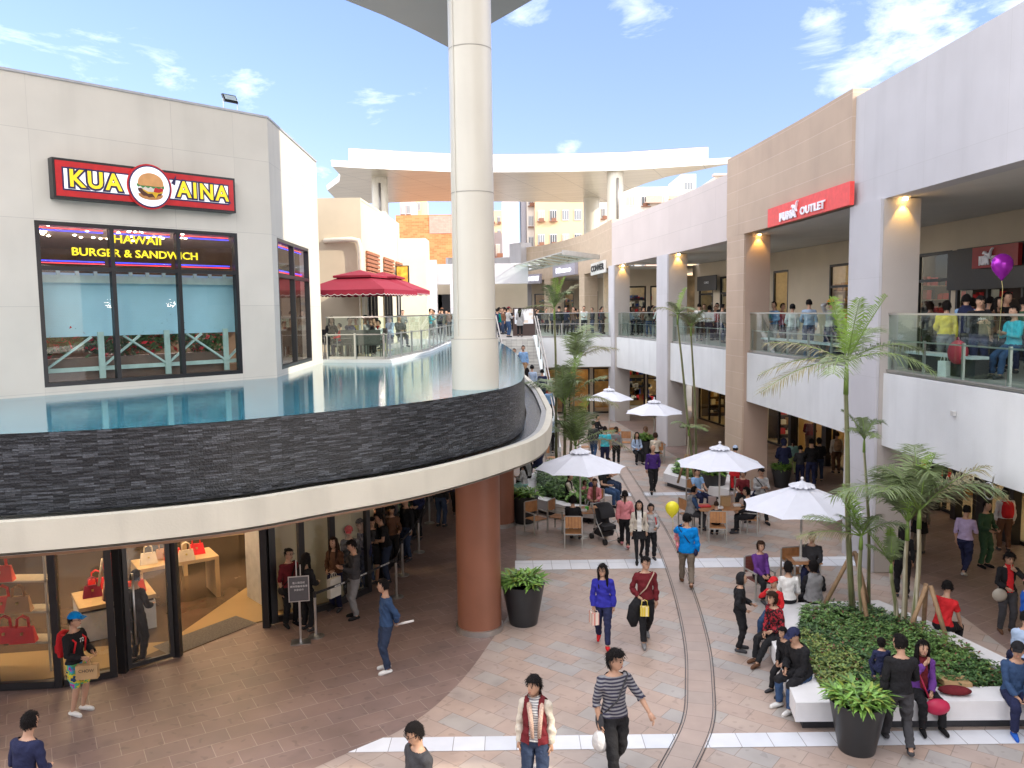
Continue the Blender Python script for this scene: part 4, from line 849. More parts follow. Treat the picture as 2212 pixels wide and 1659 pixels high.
YELW = mat('yellow_render', (.66, .47, .28), .8, nscale=.15, amt=.08); PINKW = mat('pink_render', (.55, .44, .42), .8, nscale=.2, amt=.08); LAVW = mat('plain_grey_render', (.50, .49, .53), .8, nscale=.1, amt=.05); WHW = mat('white_render', (.66, .62, .56), .8, nscale=.2, amt=.06); GRW = mat('dim_grey_render', (.25, .23, .24), .8, nscale=.3, amt=.15)
def obrick():
    a, b = atY(858, 600, 95), atY(1046, 600, 95); zt = atY(940, 464, 95).z
    t = thing('orange_brick_building', 'windowless orange brick wall block left of the huge column', 'building', (a.x, 95, 0), world=True)
    g = MB(); g.box(a.x, 95, 0, b.x, 105, zt); g.build('wall', ORANGE, t)
    aa, bb = atY(927, 470, 94.9), atY(1042, 503, 94.9); g = MB(); g.box(aa.x, 94.94, bb.z, b.x - .1, 94.99, zt - .1); g.build('pink_patch', tiled('pink_brick', [(.50, .27, .22), (.54, .31, .25)], (.42, .24, .2), .55, .2, .012, .8, bump=.3, noise=.1), t)
obrick()
block('apartment_block', 'pale yellow apartment block peeping over the orange brick wall', 893, 914, 420, 150, YELW, cols=2)
block('apartment_block', 'pink apartment strip above the orange brick wall, next to the yellow block', 868, 892, 425, 140, PINKW, cols=2)
block('apartment_block', 'small far cream tower just right of the huge column', 1060, 1086, 455, 190, YELW, cols=2)
block('apartment_block', 'dim grey old block with air conditioners right of the huge column', 1050, 1085, 502, 100, GRW, cols=2, fl=3.2)
SOFFC.node_tree.nodes['Principled BSDF'].inputs['Metallic'].default_value = .55
block('apartment_block', 'blank grey gable slab between the old block and the yellow flats', 1086, 1122, 400, 118, LAVW, dep=16)
block('apartment_block', 'grey stair tower strip left of the yellow flats', 1127, 1138, 400, 121, LAVW, dep=10)
block('apartment_block', 'white strip with dark windows on the left of the yellow flats', 1139, 1157, 400, 120, WHW, cols=1)
block('apartment_block', 'large sunlit yellow flats with caged windows under the far canopy', 1157, 1262, 380, 118, YELW, cols=4, fl=3.4)
block('apartment_block', 'sunlit cream flats right of the yellow flats with barred windows', 1262, 1312, 380, 124, WHW, cols=3, fl=3.4)
t, a, b, zt = block('balcony_tower', 'white tower with balconies seen under the right tip of the far canopy', 1346, 1443, 404, 130, WHW, cols=3, fl=3.3)
for k in range(4):
    g = MB(); z = zt - 2.6 - k * 3.3; g.box(a.x + 3.4, 128.6, z, a.x + 5.9, 130, z + .2); g.box(a.x + 3.4, 128.6, z + .2, a.x + 5.9, 128.7, z + 1.1); g.build('balcony', mat('balcony_pink', (.5, .36, .3), .7), t)
t, a, b, zt = block('peaked_tower', 'cream tower with stepped top right of the balcony tower', 1470, 1502, 376, 150, WHW, cols=1); g = MB(); g.box(a.x - 6, 149.5, 0, b.x + .1, 160, zt - 4.5); g.box(a.x - 6.4, 149.2, zt - 4.5, b.x + .2, 160, zt - 4.0); g.build('roof_step', YELW, t)
t, a, b, zt = block('far_roof_house', 'far pale rooftop with an aerial next to the tan parapet', 1545, 1600, 380, 160, WHW, cols=0); g = MB(); g.box(a.x - .6, 159.2, zt, b.x, 161, zt + .4); g.bar((a.x + 3, 160, zt), (a.x + 3, 160, zt + 2.6), .06); g.bar((a.x + 1.6, 160, zt + 2.3), (a.x + 4.4, 160, zt + 2.5), .05); g.build('roof_edge', PINKW, t)
# tall unseen block added to shade the restaurant front; also the walkway the camera stands on
nb = thing('added_shade_block', 'added tall beige block beside the arcade, unseen, shading the restaurant front', 'building', (16, 2, 0), world=True)
g = MB(); g.box(10.8, -30, 12.3, 13.2, 12.6, 30); g.build('wall', BEIGE, nb)
g = MB()
for i in range(8):
    for k in range(5): g.box(10.74, -28 + i * 4.4, 14 + k * 3.2, 10.8, -26 + i * 4.4, 15.8 + k * 3.2)
g.build('window_row', GLD if 0 else mat('shade_block_glass', (.08, .1, .12), .1), nb)
wk = thing('camera_walkway', 'white footbridge deck the photo was taken from, out of frame', 'footbridge', (0, -2, 4.9), world=True)
g = MB(); g.box(-14, -3.5, 4.8, 10.6, -.4, 5.2); g.build('deck', WHITE, wk)
rwall = thing('south_building', 'plain white shop building behind the viewpoint, out of frame', 'building', (0, -10, 0), world=True)
g = MB(); g.box(-26, -12, 0, 10.5, -3.6, 12); g.build('wall', STUCW, rwall)
# ------------------------------------------------------------------ handbag shop under the pool
hs = thing('handbag_shop', 'glazed handbag shop with black door frames under the pool terrace', 'shop', (-8, 17, 0), world=True)
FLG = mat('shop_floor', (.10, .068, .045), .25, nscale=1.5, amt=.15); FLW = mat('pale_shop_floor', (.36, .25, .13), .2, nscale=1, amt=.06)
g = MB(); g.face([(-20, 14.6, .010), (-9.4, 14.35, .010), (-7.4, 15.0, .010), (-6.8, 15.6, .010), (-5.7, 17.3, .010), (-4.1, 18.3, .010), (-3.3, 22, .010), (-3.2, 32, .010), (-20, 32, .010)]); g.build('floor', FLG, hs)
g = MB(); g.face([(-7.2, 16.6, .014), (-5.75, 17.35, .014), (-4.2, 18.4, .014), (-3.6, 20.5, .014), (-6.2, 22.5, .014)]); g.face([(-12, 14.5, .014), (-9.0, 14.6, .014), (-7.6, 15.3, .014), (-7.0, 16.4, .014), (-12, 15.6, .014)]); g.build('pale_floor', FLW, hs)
g = MB(); g.face([(-6.86, 15.62, .018), (-5.68, 17.3, .018), (-6.3, 17.75, .018), (-7.45, 16.1, .018)]); g.build('door_mat', mat('grey_mat', (.10, .09, .085), .9, nscale=40, amt=.4), hs)
Zs = 3.3
FR = [(-13, 14.1), (-9.45, 14.3), (-8.37, 14.4), (-7.55, 14.82)]
def post(x, y, w=.16, z0=0, z1=3.55): g = MB(); g.box(x - w / 2, y - w / 2, z0, x + w / 2, y + w / 2, z1); return g.build('black_post', DARKM, hs)
SP = Path(FR)
window(SP, 0, SP.L[-1], .02, Zs, [3.5, SP.L[-1] - .95], [], hs, -.12, .13, glassmat('shop_glass', (.9, .92, .9), .03))
for x_, y_ in ((-7.5, 14.95), (-6.75, 15.65), (-5.4, 17.1)): post(x_, y_, .15)
dp = Path([(-7.45, 15.0), (-6.8, 15.58)]); window(dp, 0, dp.L[-1], .05, Zs - .3, [], [], hs, -.06, .08, MATS['shop_glass'], 'door')
g = MB(); g.tube([(-7.28, 15.05, .5), (-7.28, 15.05, 1.9)], .02, 8); g.build('door_handle', STEEL, hs)
dp = Path([(-5.35, 17.2), (-4.9, 17.5), (-4.06, 18.29), (-3.55, 19.2)])
window(dp, 0, dp.L[-1], .05, Zs, [.72, 1.5], [], hs, -.1, .14, MATS['shop_glass'])
g = MB(); g.ribbon([(-5.55, 18.0), (-4.75, 18.3), (-3.9, 19.0), (-3.5, 19.9)], .08, .02, 3.5); g.build('cream_screen', mat('cream_screen', (.46, .40, .26), .6, nscale=1, amt=.05), hs)
g = MB(); g.ribbon([(-6.45, 19.0), (-5.55, 18.0)], .25, 0, 3.5); g.build('grey_panel', mat('grey_panel', (.42, .41, .39), .5), hs)
dp = Path([(-3.45, 20.1), (-3.15, 23), (-3.0, 30)]); window(dp, 0, dp.L[-1], .05, Zs, [k * 1.3 for k in range(1, 8)], [], hs, -.1, .16, GLD)
for y_ in (20.3, 21.3, 23.2): post(-3.4 + (y_ - 20.3) * .06, y_, .2)
g = MB(); g.ribbon([(-20, 22.5), (-13, 22.6), (-8.5, 24.5), (-5.5, 30)], .15, 0, 3.6); g.build('back_wall', mat('taupe_wall', (.30, .23, .16), .6, nscale=1, amt=.15), hs)
g = MB(); g.ribbon([(-13, 14.3), (-9.45, 14.5), (-7.5, 15.1)], -.2, 3.3, 3.6); g.ribbon([(-7.5, 15.1), (-5.4, 17.3), (-3.9, 18.6), (-3.2, 22), (-3.0, 30)], -.2, 3.3, 3.6); g.build('header', mat('dark_header', (.05, .045, .04), .5), hs)
for x_, y_ in ((-11, 16.4), (-9.2, 16.2), (-8.5, 18), (-6.6, 18.4), (-10.5, 19), (-7.2, 20.5), (-5.3, 20.5), (-12.5, 18), (-9, 21)):
    g = MB(); g.box(x_ - .3, y_ - .12, 3.5, x_ + .3, y_ + .12, 3.56); g.build('ceiling_lamp', emit('shop_lamp', (1, .72, .42), 34), hs)
TABW = mat('display_table_timber', (.50, .35, .19), .4, nscale=6, amt=.1); WHT = mat('white_plinth', (.6, .58, .54), .5); SLV = mat('shelf_metal', (.55, .48, .38), .3, .5)
def dtable(x, y, w, d, h, rz, label, solid=False):
    t = thing('display_table', label, 'table', (x, y, .015), rz); g = MB(); g.box(-w / 2, -d / 2, h - .08, w / 2, d / 2, h); g.build('table_top', TABW, t)
    if solid: g = MB(); g.box(-w / 2 + .02, -d / 2 + .02, 0, w / 2 - .02, d / 2 - .02, h - .14); g.build('plinth', WHT, t); g = MB(); g.box(-w / 2 + .05, -d / 2 + .05, h - .14, w / 2 - .05, d / 2 - .05, h - .08); g.build('shadow_gap', DARKM, t)
    else:
        for sx_ in (-1, 1): g = MB(); g.box(sx_ * (w / 2 - .05) - .05, -d / 2, 0, sx_ * (w / 2 - .05) + .05, d / 2, h - .08); g.build('leg', TABW, t)
    return t
dtable(-8.75, 17.2, 1.5, 1.2, .75, R(35), 'low white plinth table with handbags behind the open glass door', True)
dtable(-8.1, 18.9, 1.8, .9, 1.0, R(35), 'timber display table with red handbags in the middle of the shop')
dtable(-8.0, 21.4, 1.8, 1.0, 1.0, R(25), 'timber display table at the back of the shop, just below the cream fascia')
def handbag(loc, rz, m, label, s=1.):
    t = thing('handbag', label, 'handbag', loc, rz, 'handbags on display in the shop'); g = MB(); w, d, h = .17 * s, .07 * s, .22 * s
    g.hexa([(-w, -d, 0), (w, -d, 0), (w, d, 0), (-w, d, 0)], [(-w * .78, -d * .35, h), (w * .78, -d * .35, h), (w * .78, d * .35, h), (-w * .78, d * .35, h)]); g.build('bag_body', m, t)
    g = MB()
    for yy in (-.03, .03): g.tube([(-.08 * s, yy, h - .01), (-.07 * s, yy, h + .12 * s), (0, yy, h + .16 * s), (.07 * s, yy, h + .12 * s), (.08 * s, yy, h - .01)], .011 * s, 6)
    g.build('handle', m, t); g = MB(); g.box(-.02, -d - .004, h * .55, .02, -d * .5, h * .7); g.build('clasp', mat('gold_clasp', (.6, .45, .15), .3, .8), t); return t
BR_ = mat('bag_red', (.68, .02, .02), .4); BO_ = mat('bag_coral', (.75, .08, .04), .4); BC_ = mat('bag_cream', (.62, .52, .38), .5); BT_ = mat('bag_tan', (.42, .22, .09), .5); BW_ = mat('bag_wine', (.22, .02, .06), .4)
bx = [(-9.1, 17.0, .77, BW_, 'wine red handbag on the left of the white plinth table'), (-8.6, 17.0, .77, BC_, 'cream handbag on the white plinth table'), (-8.55, 18.5, 1.02, BC_, 'cream handbag with tall handles on the timber table behind the door'), (-8.1, 18.8, 1.02, BR_, 'red handbag in the middle of the timber table behind the door'),
      (-7.7, 19.2, 1.02, BR_, 'big red handbag at the right end of the timber table behind the door'), (-8.5, 21.2, 1.02, BR_, 'bright red handbag on the rear timber table'), (-8.0, 21.4, 1.02, BT_, 'tan handbag in the middle of the rear timber table'), (-7.5, 21.7, 1.02, BR_, 'small dark red handbag at the right end of the rear timber table'), (-7.75, 18.7, 1.02, BC_, 'small cream clutch in front of the red bags')]
bx += [(-9.25, 17.45, .77, BR_, 'red handbag at the back corner of the white plinth table'), (-8.3, 17.3, .77, BO_, 'coral handbag at the right corner of the white plinth table'), (-8.35, 18.85, 1.02, BT_, 'tan handbag squeezed between the cream and red ones'), (-8.85, 21.0, 1.02, BO_, 'coral handbag at the left end of the rear timber table'), (-9.5, 18.2, .02, BW_, 'wine handbag on the shop floor by the taupe wall')]
for x_, y_, z_, m_, lb in bx: handbag((x_, y_, z_), R(30), m_, lb, 1.15)
sh = thing('window_shelves', 'see through metal shelves of red handbags in the left shop window', 'shelves', (-9.9, 15.2, .02)); 
for z_ in (.55, 1.15, 1.75, 2.4): g = MB(); g.box(-1.0, -.2, z_, 1.0, .2, z_ + .035); g.build('shelf', SLV, sh)
for x_ in (-1.0, .96): g = MB(); g.box(x_, -.2, 0, x_ + .04, -.16, 3.0); g.build('upright', SLV, sh)
for x_, z_, m_, lb in ((-9.75, .605, BR_, 'deep red handbag on the lowest window shelf'), (-9.4, .605, BR_, 'deep red handbag with tall handles beside another on the lowest window shelf'), (-9.75, 1.205, BO_, 'coral handbag on the second window shelf'), (-9.45, 1.205, BT_, 'tan handbag half behind the coral one on the second window shelf'), (-9.75, 1.805, BO_, 'structured coral handbag on the third window shelf'), (-9.65, 2.455, BO_, 'coral handbag on the top window shelf, cut by the fascia')): handbag((x_, 15.0, z_), R(10), m_, lb, 1.35)
# mannequin
mn = thing('mannequin', 'headless shop mannequin in a checked cream and black skirt behind the left window', 'mannequin', (-8.45, 16.6, .02)); MNM = mat('mannequin_cream', (.55, .45, .32), .4)
g = MB(); g.tube([(-.1, 0, .05), (-.09, 0, .45), (-.08, 0, .9)], [.035, .055, .08], 10); g.build('leg', MNM, mn); g = MB(); g.tube([(.1, -.1, .05), (.09, -.03, .45), (.07, 0, .9)], [.035, .055, .08], 10); g.build('leg', MNM, mn)
g = MB(); g.lathe((0, 0, .85), [(.22, 0), (.17, .35), (.14, .5)], 16); g.build('skirt', tiled('check_cloth', [(.02, .02, .02), (.6, .5, .3), (.03, .02, .02), (.55, .45, .3)], (.4, .05, .03), .07, .07, .004, .8, coord='Object', bump=0), mn)
g = MB(); g.tube([(0, 0, 1.3), (0, 0, 1.55), (0, 0, 1.75), (0, 0, 1.82)], [(.14, .1), (.18, .12), (.15, .09), (.05, .05)], 12); g.build('torso', mat('mannequin_red_top', (.5, .02, .02), .6), mn)
for s_ in (-1, 1): g = MB(); g.tube([(s_ * .17, 0, 1.7), (s_ * .24, 0, 1.4), (s_ * .25, -.1, 1.15)], [.045, .035, .025], 8); g.build('arm', MNM, mn)
# queue posts, belts, sign
def qpost(px, py, label):
    q = at(px, py); t = thing('queue_post', label, 'queue barrier', (q.x, q.y, .004), 0, 'steel queue posts outside the handbag shop'); g = MB(); g.lathe((0, 0, 0), [(.17, 0), (.17, .012), (.05, .035), (.03, .05)], 20); g.build('base', STEEL, t)
    g = MB(); g.lathe((0, 0, .05), [(.03, 0), (.03, .8)], 12); g.build('pole', STEEL, t); g = MB(); g.lathe((0, 0, .85), [(.036, 0), (.036, .12)], 12); g.build('head', DARKM, t); return q
qs = [qpost(*a) for a in ((683, 1375, 'nearest steel queue post beside the notice stand'), (857, 1290, 'steel queue post directly behind the man in denim'), (870, 1243, 'third steel queue post counted from the front'), (905, 1193, 'fourth steel queue post counted from the front'), (928, 1130, 'farthest steel queue post, under the hanging rail'))]
BELT = mat('black_belt', (.015, .015, .017), .6)
for i, (a, b) in enumerate(((qs[0], qs[1]), (qs[1], qs[2]), (qs[2], qs[3]), (qs[3], qs[4]))):
    t = thing('queue_belt', ('long black queue belt printed with white words, nearest the camera', 'short black queue belt from the second post to the third', 'black queue belt from the third post to the fourth', 'farthest black queue belt')[i], 'queue belt', (a.x, a.y, .93), world=True)
    g = MB(); m = (a + b) / 2; g.bar((a.x, a.y, .93), (m.x, m.y, .88), .006, .055); g.bar((m.x, m.y, .88), (b.x, b.y, .93), .006, .055); g.build('strap', BELT, t)
    ang = math.atan2(b.y - a.y, b.x - a.x); L_ = math.hypot(b.x - a.x, b.y - a.y)
    for k in range(3 if i == 0 else 1): f_ = (.28, .55, .85)[k] if i == 0 else .5; p = a.lerp(b, f_); text3d('MICHAEL KORS', .045, .002, wallM(p.x, p.y, .90 if .2 < f_ < .8 else .915, ang, .008), mat('white_print', (.75, .75, .75), .5), 'lettering', t, bold=.001)
q = at(650, 1388); t = thing('notice_stand', 'grey queue notice on a steel pole in front of the shop', 'sign', (q.x, q.y, .004), R(12))
g = MB(); g.box(-.2, -.15, 0, .2, .15, .02); g.build('base', STEEL, t); g = MB(); g.box(-.02, -.02, .02, .02, .02, 1.15); g.box(-.05, -.01, 1.15, -.03, .01, 1.75); g.box(.03, -.01, 1.15, .05, .01, 1.65); g.build('pole', STEEL, t)
g = MB(); g.box(-.21, -.035, .88, .21, -.022, 1.42); g.build('frame', STEEL, t); g = MB(); g.box(-.19, -.04, .9, .19, -.036, 1.4); g.build('board', mat('notice_grey', (.10, .10, .11), .5), t)
for k, tx in enumerate(('進入商店前', '請排隊輪候進場', '多謝合作')): text3d(tx, .05, .002, Matrix(((1, 0, 0, 0), (0, 0, -1, -.045), (0, 1, 0, 1.28 - k * .075), (0, 0, 0, 1))), MATS['white_print'], 'lettering', t)
# ------------------------------------------------------------------ parasols
CLOTH = mat('parasol_cloth', (.62, .64, .71), .85, nscale=4, amt=.03, bump=.15, bscale=14)
POLE = mat('parasol_pole', (.55, .54, .50), .4)
def parasol(px, py, Rr, label, rz=.2, hh=2.62, rim=2.1):
    q = at(px, py); t = thing('parasol', label, 'parasol', (q.x, q.y, .0), rz, 'white market parasols on the plaza')
    g = MB(); g.lathe((0, 0, 0), [(.24, 0), (.24, .05), (.04, .09), (.028, .12), (.028, hh - .05)], 14); g.build('pole', POLE, t)
    g = MB(); n = 8; K = 5
    def pt(a, f, i): # sagging panels between ribs
        sag = (1 - abs(i)) * 0; r = Rr * f; return (r * math.cos(a), r * math.sin(a), hh - (hh - rim) * (f ** 1.08))
    for k in range(n):
        for j in range(4):
            A = [2 * math.pi * (k + u) / n for u in (j / 4, (j + 1) / 4)]
            for i in range(K):
                f0, f1 = .12 + .88 * i / K, .12 + .88 * (i + 1) / K; c = []
                for f, a in ((f0, 0), (f0, 1), (f1, 1), (f1, 0)):
                    u = (j + a) / 4; an = 2 * math.pi * (k + u) / n; chord = math.cos(math.pi / n) / math.cos(2 * math.pi / n * (u - .5)); sag = 4 * u * (1 - u)
                    r = Rr * f * (chord * (1 - .035 * sag * f)); c.append((r * math.cos(an), r * math.sin(an), hh - (hh - rim) * f ** 1.08 - .05 * sag * f * (1 - f) * 2 + .02 * sag * f))
                g.face(c, smooth=False)
    g.build('canopy', CLOTH, t)
    g = MB()
    for k in range(n): a = 2 * math.pi * k / n; g.tube([(0.03 * math.cos(a), .03 * math.sin(a), hh - .07), (Rr * .97 * math.cos(a), Rr * .97 * math.sin(a), rim - .015)], .012, 5); g.tube([(0.03 * math.cos(a), .03 * math.sin(a), hh - .75), (Rr * .5 * math.cos(a), Rr * .5 * math.sin(a), hh - (hh - rim) * .5 - .04)], .01, 5)
    g.build('ribs', POLE, t)
    g = MB(); rg = []
    for r, z in ((.02, hh + .10), (.10, hh + .04), (.2, hh - .0), (.29, hh - .05)):
        rg.append([(r * (1 + .10 * math.cos(8 * 2 * math.pi * k / 48) * (r > .15)) * math.cos(2 * math.pi * k / 48), r * (1 + .1 * math.cos(16 * math.pi * k / 48) * (r > .15)) * math.sin(2 * math.pi * k / 48), z + .02 * math.cos(16 * 2 * math.pi * k / 48) * (r > .15)) for k in range(48)])
    g.rings(rg, cap=False); g.build('vent_cap', CLOTH, t)
    g = MB(); g.ell((0, 0, hh + .14), (.04, .04, .045), 10, 6); g.build('finial', mat('white_knob', (.7, .7, .7), .4), t); return q
UQ = [parasol(1254, 1160, 1.38, 'white parasol beside the leafy planter at the foot of the stairs', .1), parasol(1553, 1150, 1.33, 'white parasol over the full table of eaters in the middle', .3),
      parasol(1728, 1276, 1.42, 'nearest and largest looking white parasol, left of the tall palm', .15, 2.6, 2.05), parasol(1413, 990, 1.35, 'far white parasol half hidden by the grey pillar', .2), parasol(1316, 948, 1.32, 'farthest white parasol, behind the planter palms', .35)]
MAR = mat('maroon_cloth', (.26, .009, .03), .85, nscale=3, amt=.06, bump=.1, bscale=12); TRIM = mat('white_trim', (.7, .6, .6), .7)
def maroon(x, y, label, hz=2.75, S=1.62, rz=0):
    t = thing('square_parasol', label, 'parasol', (x, y, 5.3), rz, 'maroon parasols on the cafe terrace')
    g = MB()
    def ring(s, z, sag=0): return [(s * a, s * b, z) for a, b in ((-1, -1), (0, -1.0), (1, -1), (1, 0), (1, 1), (0, 1), (-1, 1), (-1, 0))]
    r0, r1, r2 = ring(S, hz - .62), ring(S * .33, hz - .16), ring(.04, hz - .02)
    for a, b in ((r0, r1),):
        for i in range(8): j = (i + 1) % 8; g.face([a[i], a[j], b[j], b[i]])
    g.build('canopy', MAR, t); g = MB(); a, b = ring(S * .46, hz - .12), ring(.03, hz + .08)
    for i in range(8): j = (i + 1) % 8; g.face([a[i], a[j], b[j], b[i]]); g.face([a[i], a[j], (a[j][0], a[j][1], a[j][2] - .07), (a[i][0], a[i][1], a[i][2] - .07)])
    g.build('top_tier', MAR, t); g = MB(); tr = MB(); n = 12; c_ = [(-S, -S), (S, -S), (S, S), (-S, S)]
    for e in range(4):
        p, q = c_[e], c_[(e + 1) % 4]
        for k in range(n * 3):
            f0, f1 = k / (n * 3), (k + 1) / (n * 3); z = lambda f: hz - .62 - .15 - .045 * abs(math.sin(f * n * math.pi))
            P0, P1 = (p[0] + (q[0] - p[0]) * f0, p[1] + (q[1] - p[1]) * f0), (p[0] + (q[0] - p[0]) * f1, p[1] + (q[1] - p[1]) * f1)
            g.face([(*P0, hz - .62), (*P1, hz - .62), (*P1, z(f1)), (*P0, z(f0))]); tr.face([(P0[0] * 1.002, P0[1] * 1.002, z(f0) + .018), (P1[0] * 1.002, P1[1] * 1.002, z(f1) + .018), (P1[0] * 1.002, P1[1] * 1.002, z(f1)), (P0[0] * 1.002, P0[1] * 1.002, z(f0))])
    g.build('valance', MAR, t); tr.build('valance_trim', TRIM, t)
    g = MB(); g.lathe((0, 0, 0), [(.3, 0), (.3, .06), (.03, .1), (.03, hz)], 12); g.build('pole', mat('timber_pole', (.55, .42, .25), .5), t)
maroon(-5.15, 28.0, 'nearer maroon square parasol with scalloped edge', 2.86, 1.5, R(-14)); maroon(-4.9, 31.4, 'farther maroon square parasol partly behind the nearer one', 2.95, 1.5, R(-6))
# ------------------------------------------------------------------ chairs and tables
WOOD = mat('teak', (.42, .20, .08), .5, nscale=8, amt=.2); ALU = mat('chair_aluminium', (.42, .41, .38), .35, .5); RWOOD = mat('dark_red_wood', (.16, .05, .035), .5, nscale=8, amt=.2)
def chair0(m=WOOD):
    t = thing('cafe_chair', 'x', 'chair', (0, 0, 0)); g = MB()  # seat faces -Y
    for k in range(5): g.box(-.23, -.24 + k * .096, .43, .23, -.24 + k * .096 + .088, .45)
    g.build('seat', m, t); g = MB()
    for k in range(5): g.box(-.225 + k * .091, .235, .60, -.225 + k * .091 + .084, .26, .93) if m is WOOD else g.box(-.22, .235, .56 + k * .075, .22, .26, .56 + k * .075 + .07)
    g.build('backrest', m, t)
    for x_ in (-.25, .25):
        for y_, z_ in ((-.25, .64), (.25, .93)): g = MB(); g.box(x_ - .016, y_ - .016, 0, x_ + .016, y_ + .016, z_); g.build('leg', ALU, t)
        g = MB(); g.box(x_ - .02, -.27, .64, x_ + .02, .25, .665); g.build('armrest', ALU, t)
    g = MB(); g.box(-.234, .24, .93, .234, .262, .955); g.box(-.234, -.262, .40, .234, -.24, .43); g.box(-.234, .236, .40, .234, .258, .43); g.build('frame_rail', ALU, t); return t
CH = chair0(); CH2 = chair0(RWOOD); used = {}
def put_chair(px, py, hd, label, src=None, z=0, xy=None, group='wooden cafe chairs on the plaza'):
    src = src or CH; q = Vector((*xy, z)) if xy else at(px, py, z); key = src.name
    if key not in used: used[key] = 1; src.location = (q.x, q.y, z); src.rotation_euler = (0, 0, R(hd)); src['label'] = label; src['group'] = group; return q
    dup(src, (q.x, q.y, z), R(hd), label, group); return q
put_chair(1158, 1150, 35, 'empty teak chair farthest left, next to the black plant pot'); put_chair(1207, 1145, 60, 'empty darker teak chair second from the left under the first parasol')
put_chair(1239, 1180, 175, 'teak chair seen from behind in front of the stroller'); put_chair(1285, 1120, -20, 'teak chair of the woman in the pink jacket')
put_chair(1548, 1168, 172, 'teak chair seen from behind at the full table'); put_chair(1490, 1140, 110, 'teak chair on the left of the full table'); put_chair(1620, 1150, -115, 'teak chair on the right of the full table')
put_chair(1505, 1095, 30, 'teak chair at the far left of the full table, under the man in pale blue'); put_chair(1603, 1097, -20, 'teak chair at the far right of the full table, under the maroon top')
put_chair(1718, 1270, 10, 'pale slatted teak chair beside the pole of the nearest parasol'); put_chair(1640, 1290, 15, 'dark red wooden chair of the woman in purple near the bench', CH2)
put_chair(1330, 965, 20, 'empty teak chair under the farthest parasol'); put_chair(1352, 975, -10, 'empty teak chair between the two far parasols'); put_chair(1418, 1000, 185, 'teak chair with its back to us beside the far pot'); put_chair(1262, 985, 90, 'empty teak chair left of the far parasols'); put_chair(1195, 1010, 70, 'teak chair half hidden behind the planter palms')
def table(px, py, label, w=.9, d=.9, h=.74, rz=0., xy=None, z=0, m=None):
    q = Vector((*xy, z)) if xy else at(px, py); t = thing('cafe_table', label, 'table', (q.x, q.y, z), rz, 'cafe tables'); g = MB()
    for k in range(7): g.box(-w / 2, -d / 2 + k * d / 7, h - .03, w / 2, -d / 2 + (k + 1) * d / 7 - .008, h)
    g.build('table_top', m or WOOD, t)
    for x_ in (-1, 1):
        for y_ in (-1, 1): g = MB(); g.box(x_ * (w / 2 - .05) - .02, y_ * (d / 2 - .05) - .02, 0, x_ * (w / 2 - .05) + .02, y_ * (d / 2 - .05) + .02, h - .03); g.build('leg', ALU, t)
    return q
table(1262, 1152, 'teak table with food boxes under the first parasol', rz=.1); table(1556, 1145, 'long teak table with paper bags in the middle of the plaza', 1.5, .9, rz=.05); table(1733, 1272, 'small table by the bench under the nearest parasol', .7, .7)
table(1322, 960, 'far teak table under the farthest parasol'); table(1413, 992, 'far teak table beside the grey pillar')
def litter(q, items, z=.745, grp='things on the tables'):
    for nm, dx, dy, w, d, h, m, lb in items: t = MB(); t.hexa([(q.x + dx + a * w, q.y + dy + b * d, z) for a, b in ((-.5, -.5), (.5, -.5), (.5, .5), (-.5, .5))], [(q.x + dx + a * w * 1.1, q.y + dy + b * d * 1.1, z + h) for a, b in ((-.5, -.5), (.5, -.5), (.5, .5), (-.5, .5))]); tag(t.build(nm, m), lb, nm.replace('_', ' '), grp)
KR = mat('kraft_paper', (.42, .27, .13), .8); PWH = mat('white_paper', (.7, .68, .66), .7); GRC = mat('green_cup', (.08, .5, .05), .5)
q = at(1556, 1145); litter(q, [('paper_bag', .15, .05, .28, .18, .3, KR, 'kraft paper bag in the middle of the full table'), ('paper_bag', -.2, .25, .2, .14, .24, mat('grey_bag', (.35, .28, .26), .7), 'greyish paper bag behind the kraft bag'), ('food_tray', -.5, 0, .35, .25, .03, BR_, 'red tray at the left of the full table'), ('paper_cup', .02, .3, .08, .08, .14, PWH, 'white paper cup by the parasol pole on the full table'), ('food_box', .5, .0, .2, .15, .06, PWH, 'white food box at the right of the full table'), ('food_box', -.1, -.25, .2, .15, .05, PWH, 'white food box at the near edge of the full table')])
q = at(1262, 1152); litter(q, [('food_box', -.05, -.2, .2, .15, .05, PWH, 'white food box under the first parasol'), ('paper_cup', .08, -.05, .1, .1, .1, GRC, 'bright green cup under the first parasol'), ('paper_cup', .25, .2, .08, .08, .14, PWH, 'white cup in front of the woman in pink')])
q = at(1733, 1272); litter(q, [('food_box', -.1, -.1, .3, .2, .05, PWH, 'open white food box on the small table by the bench')])
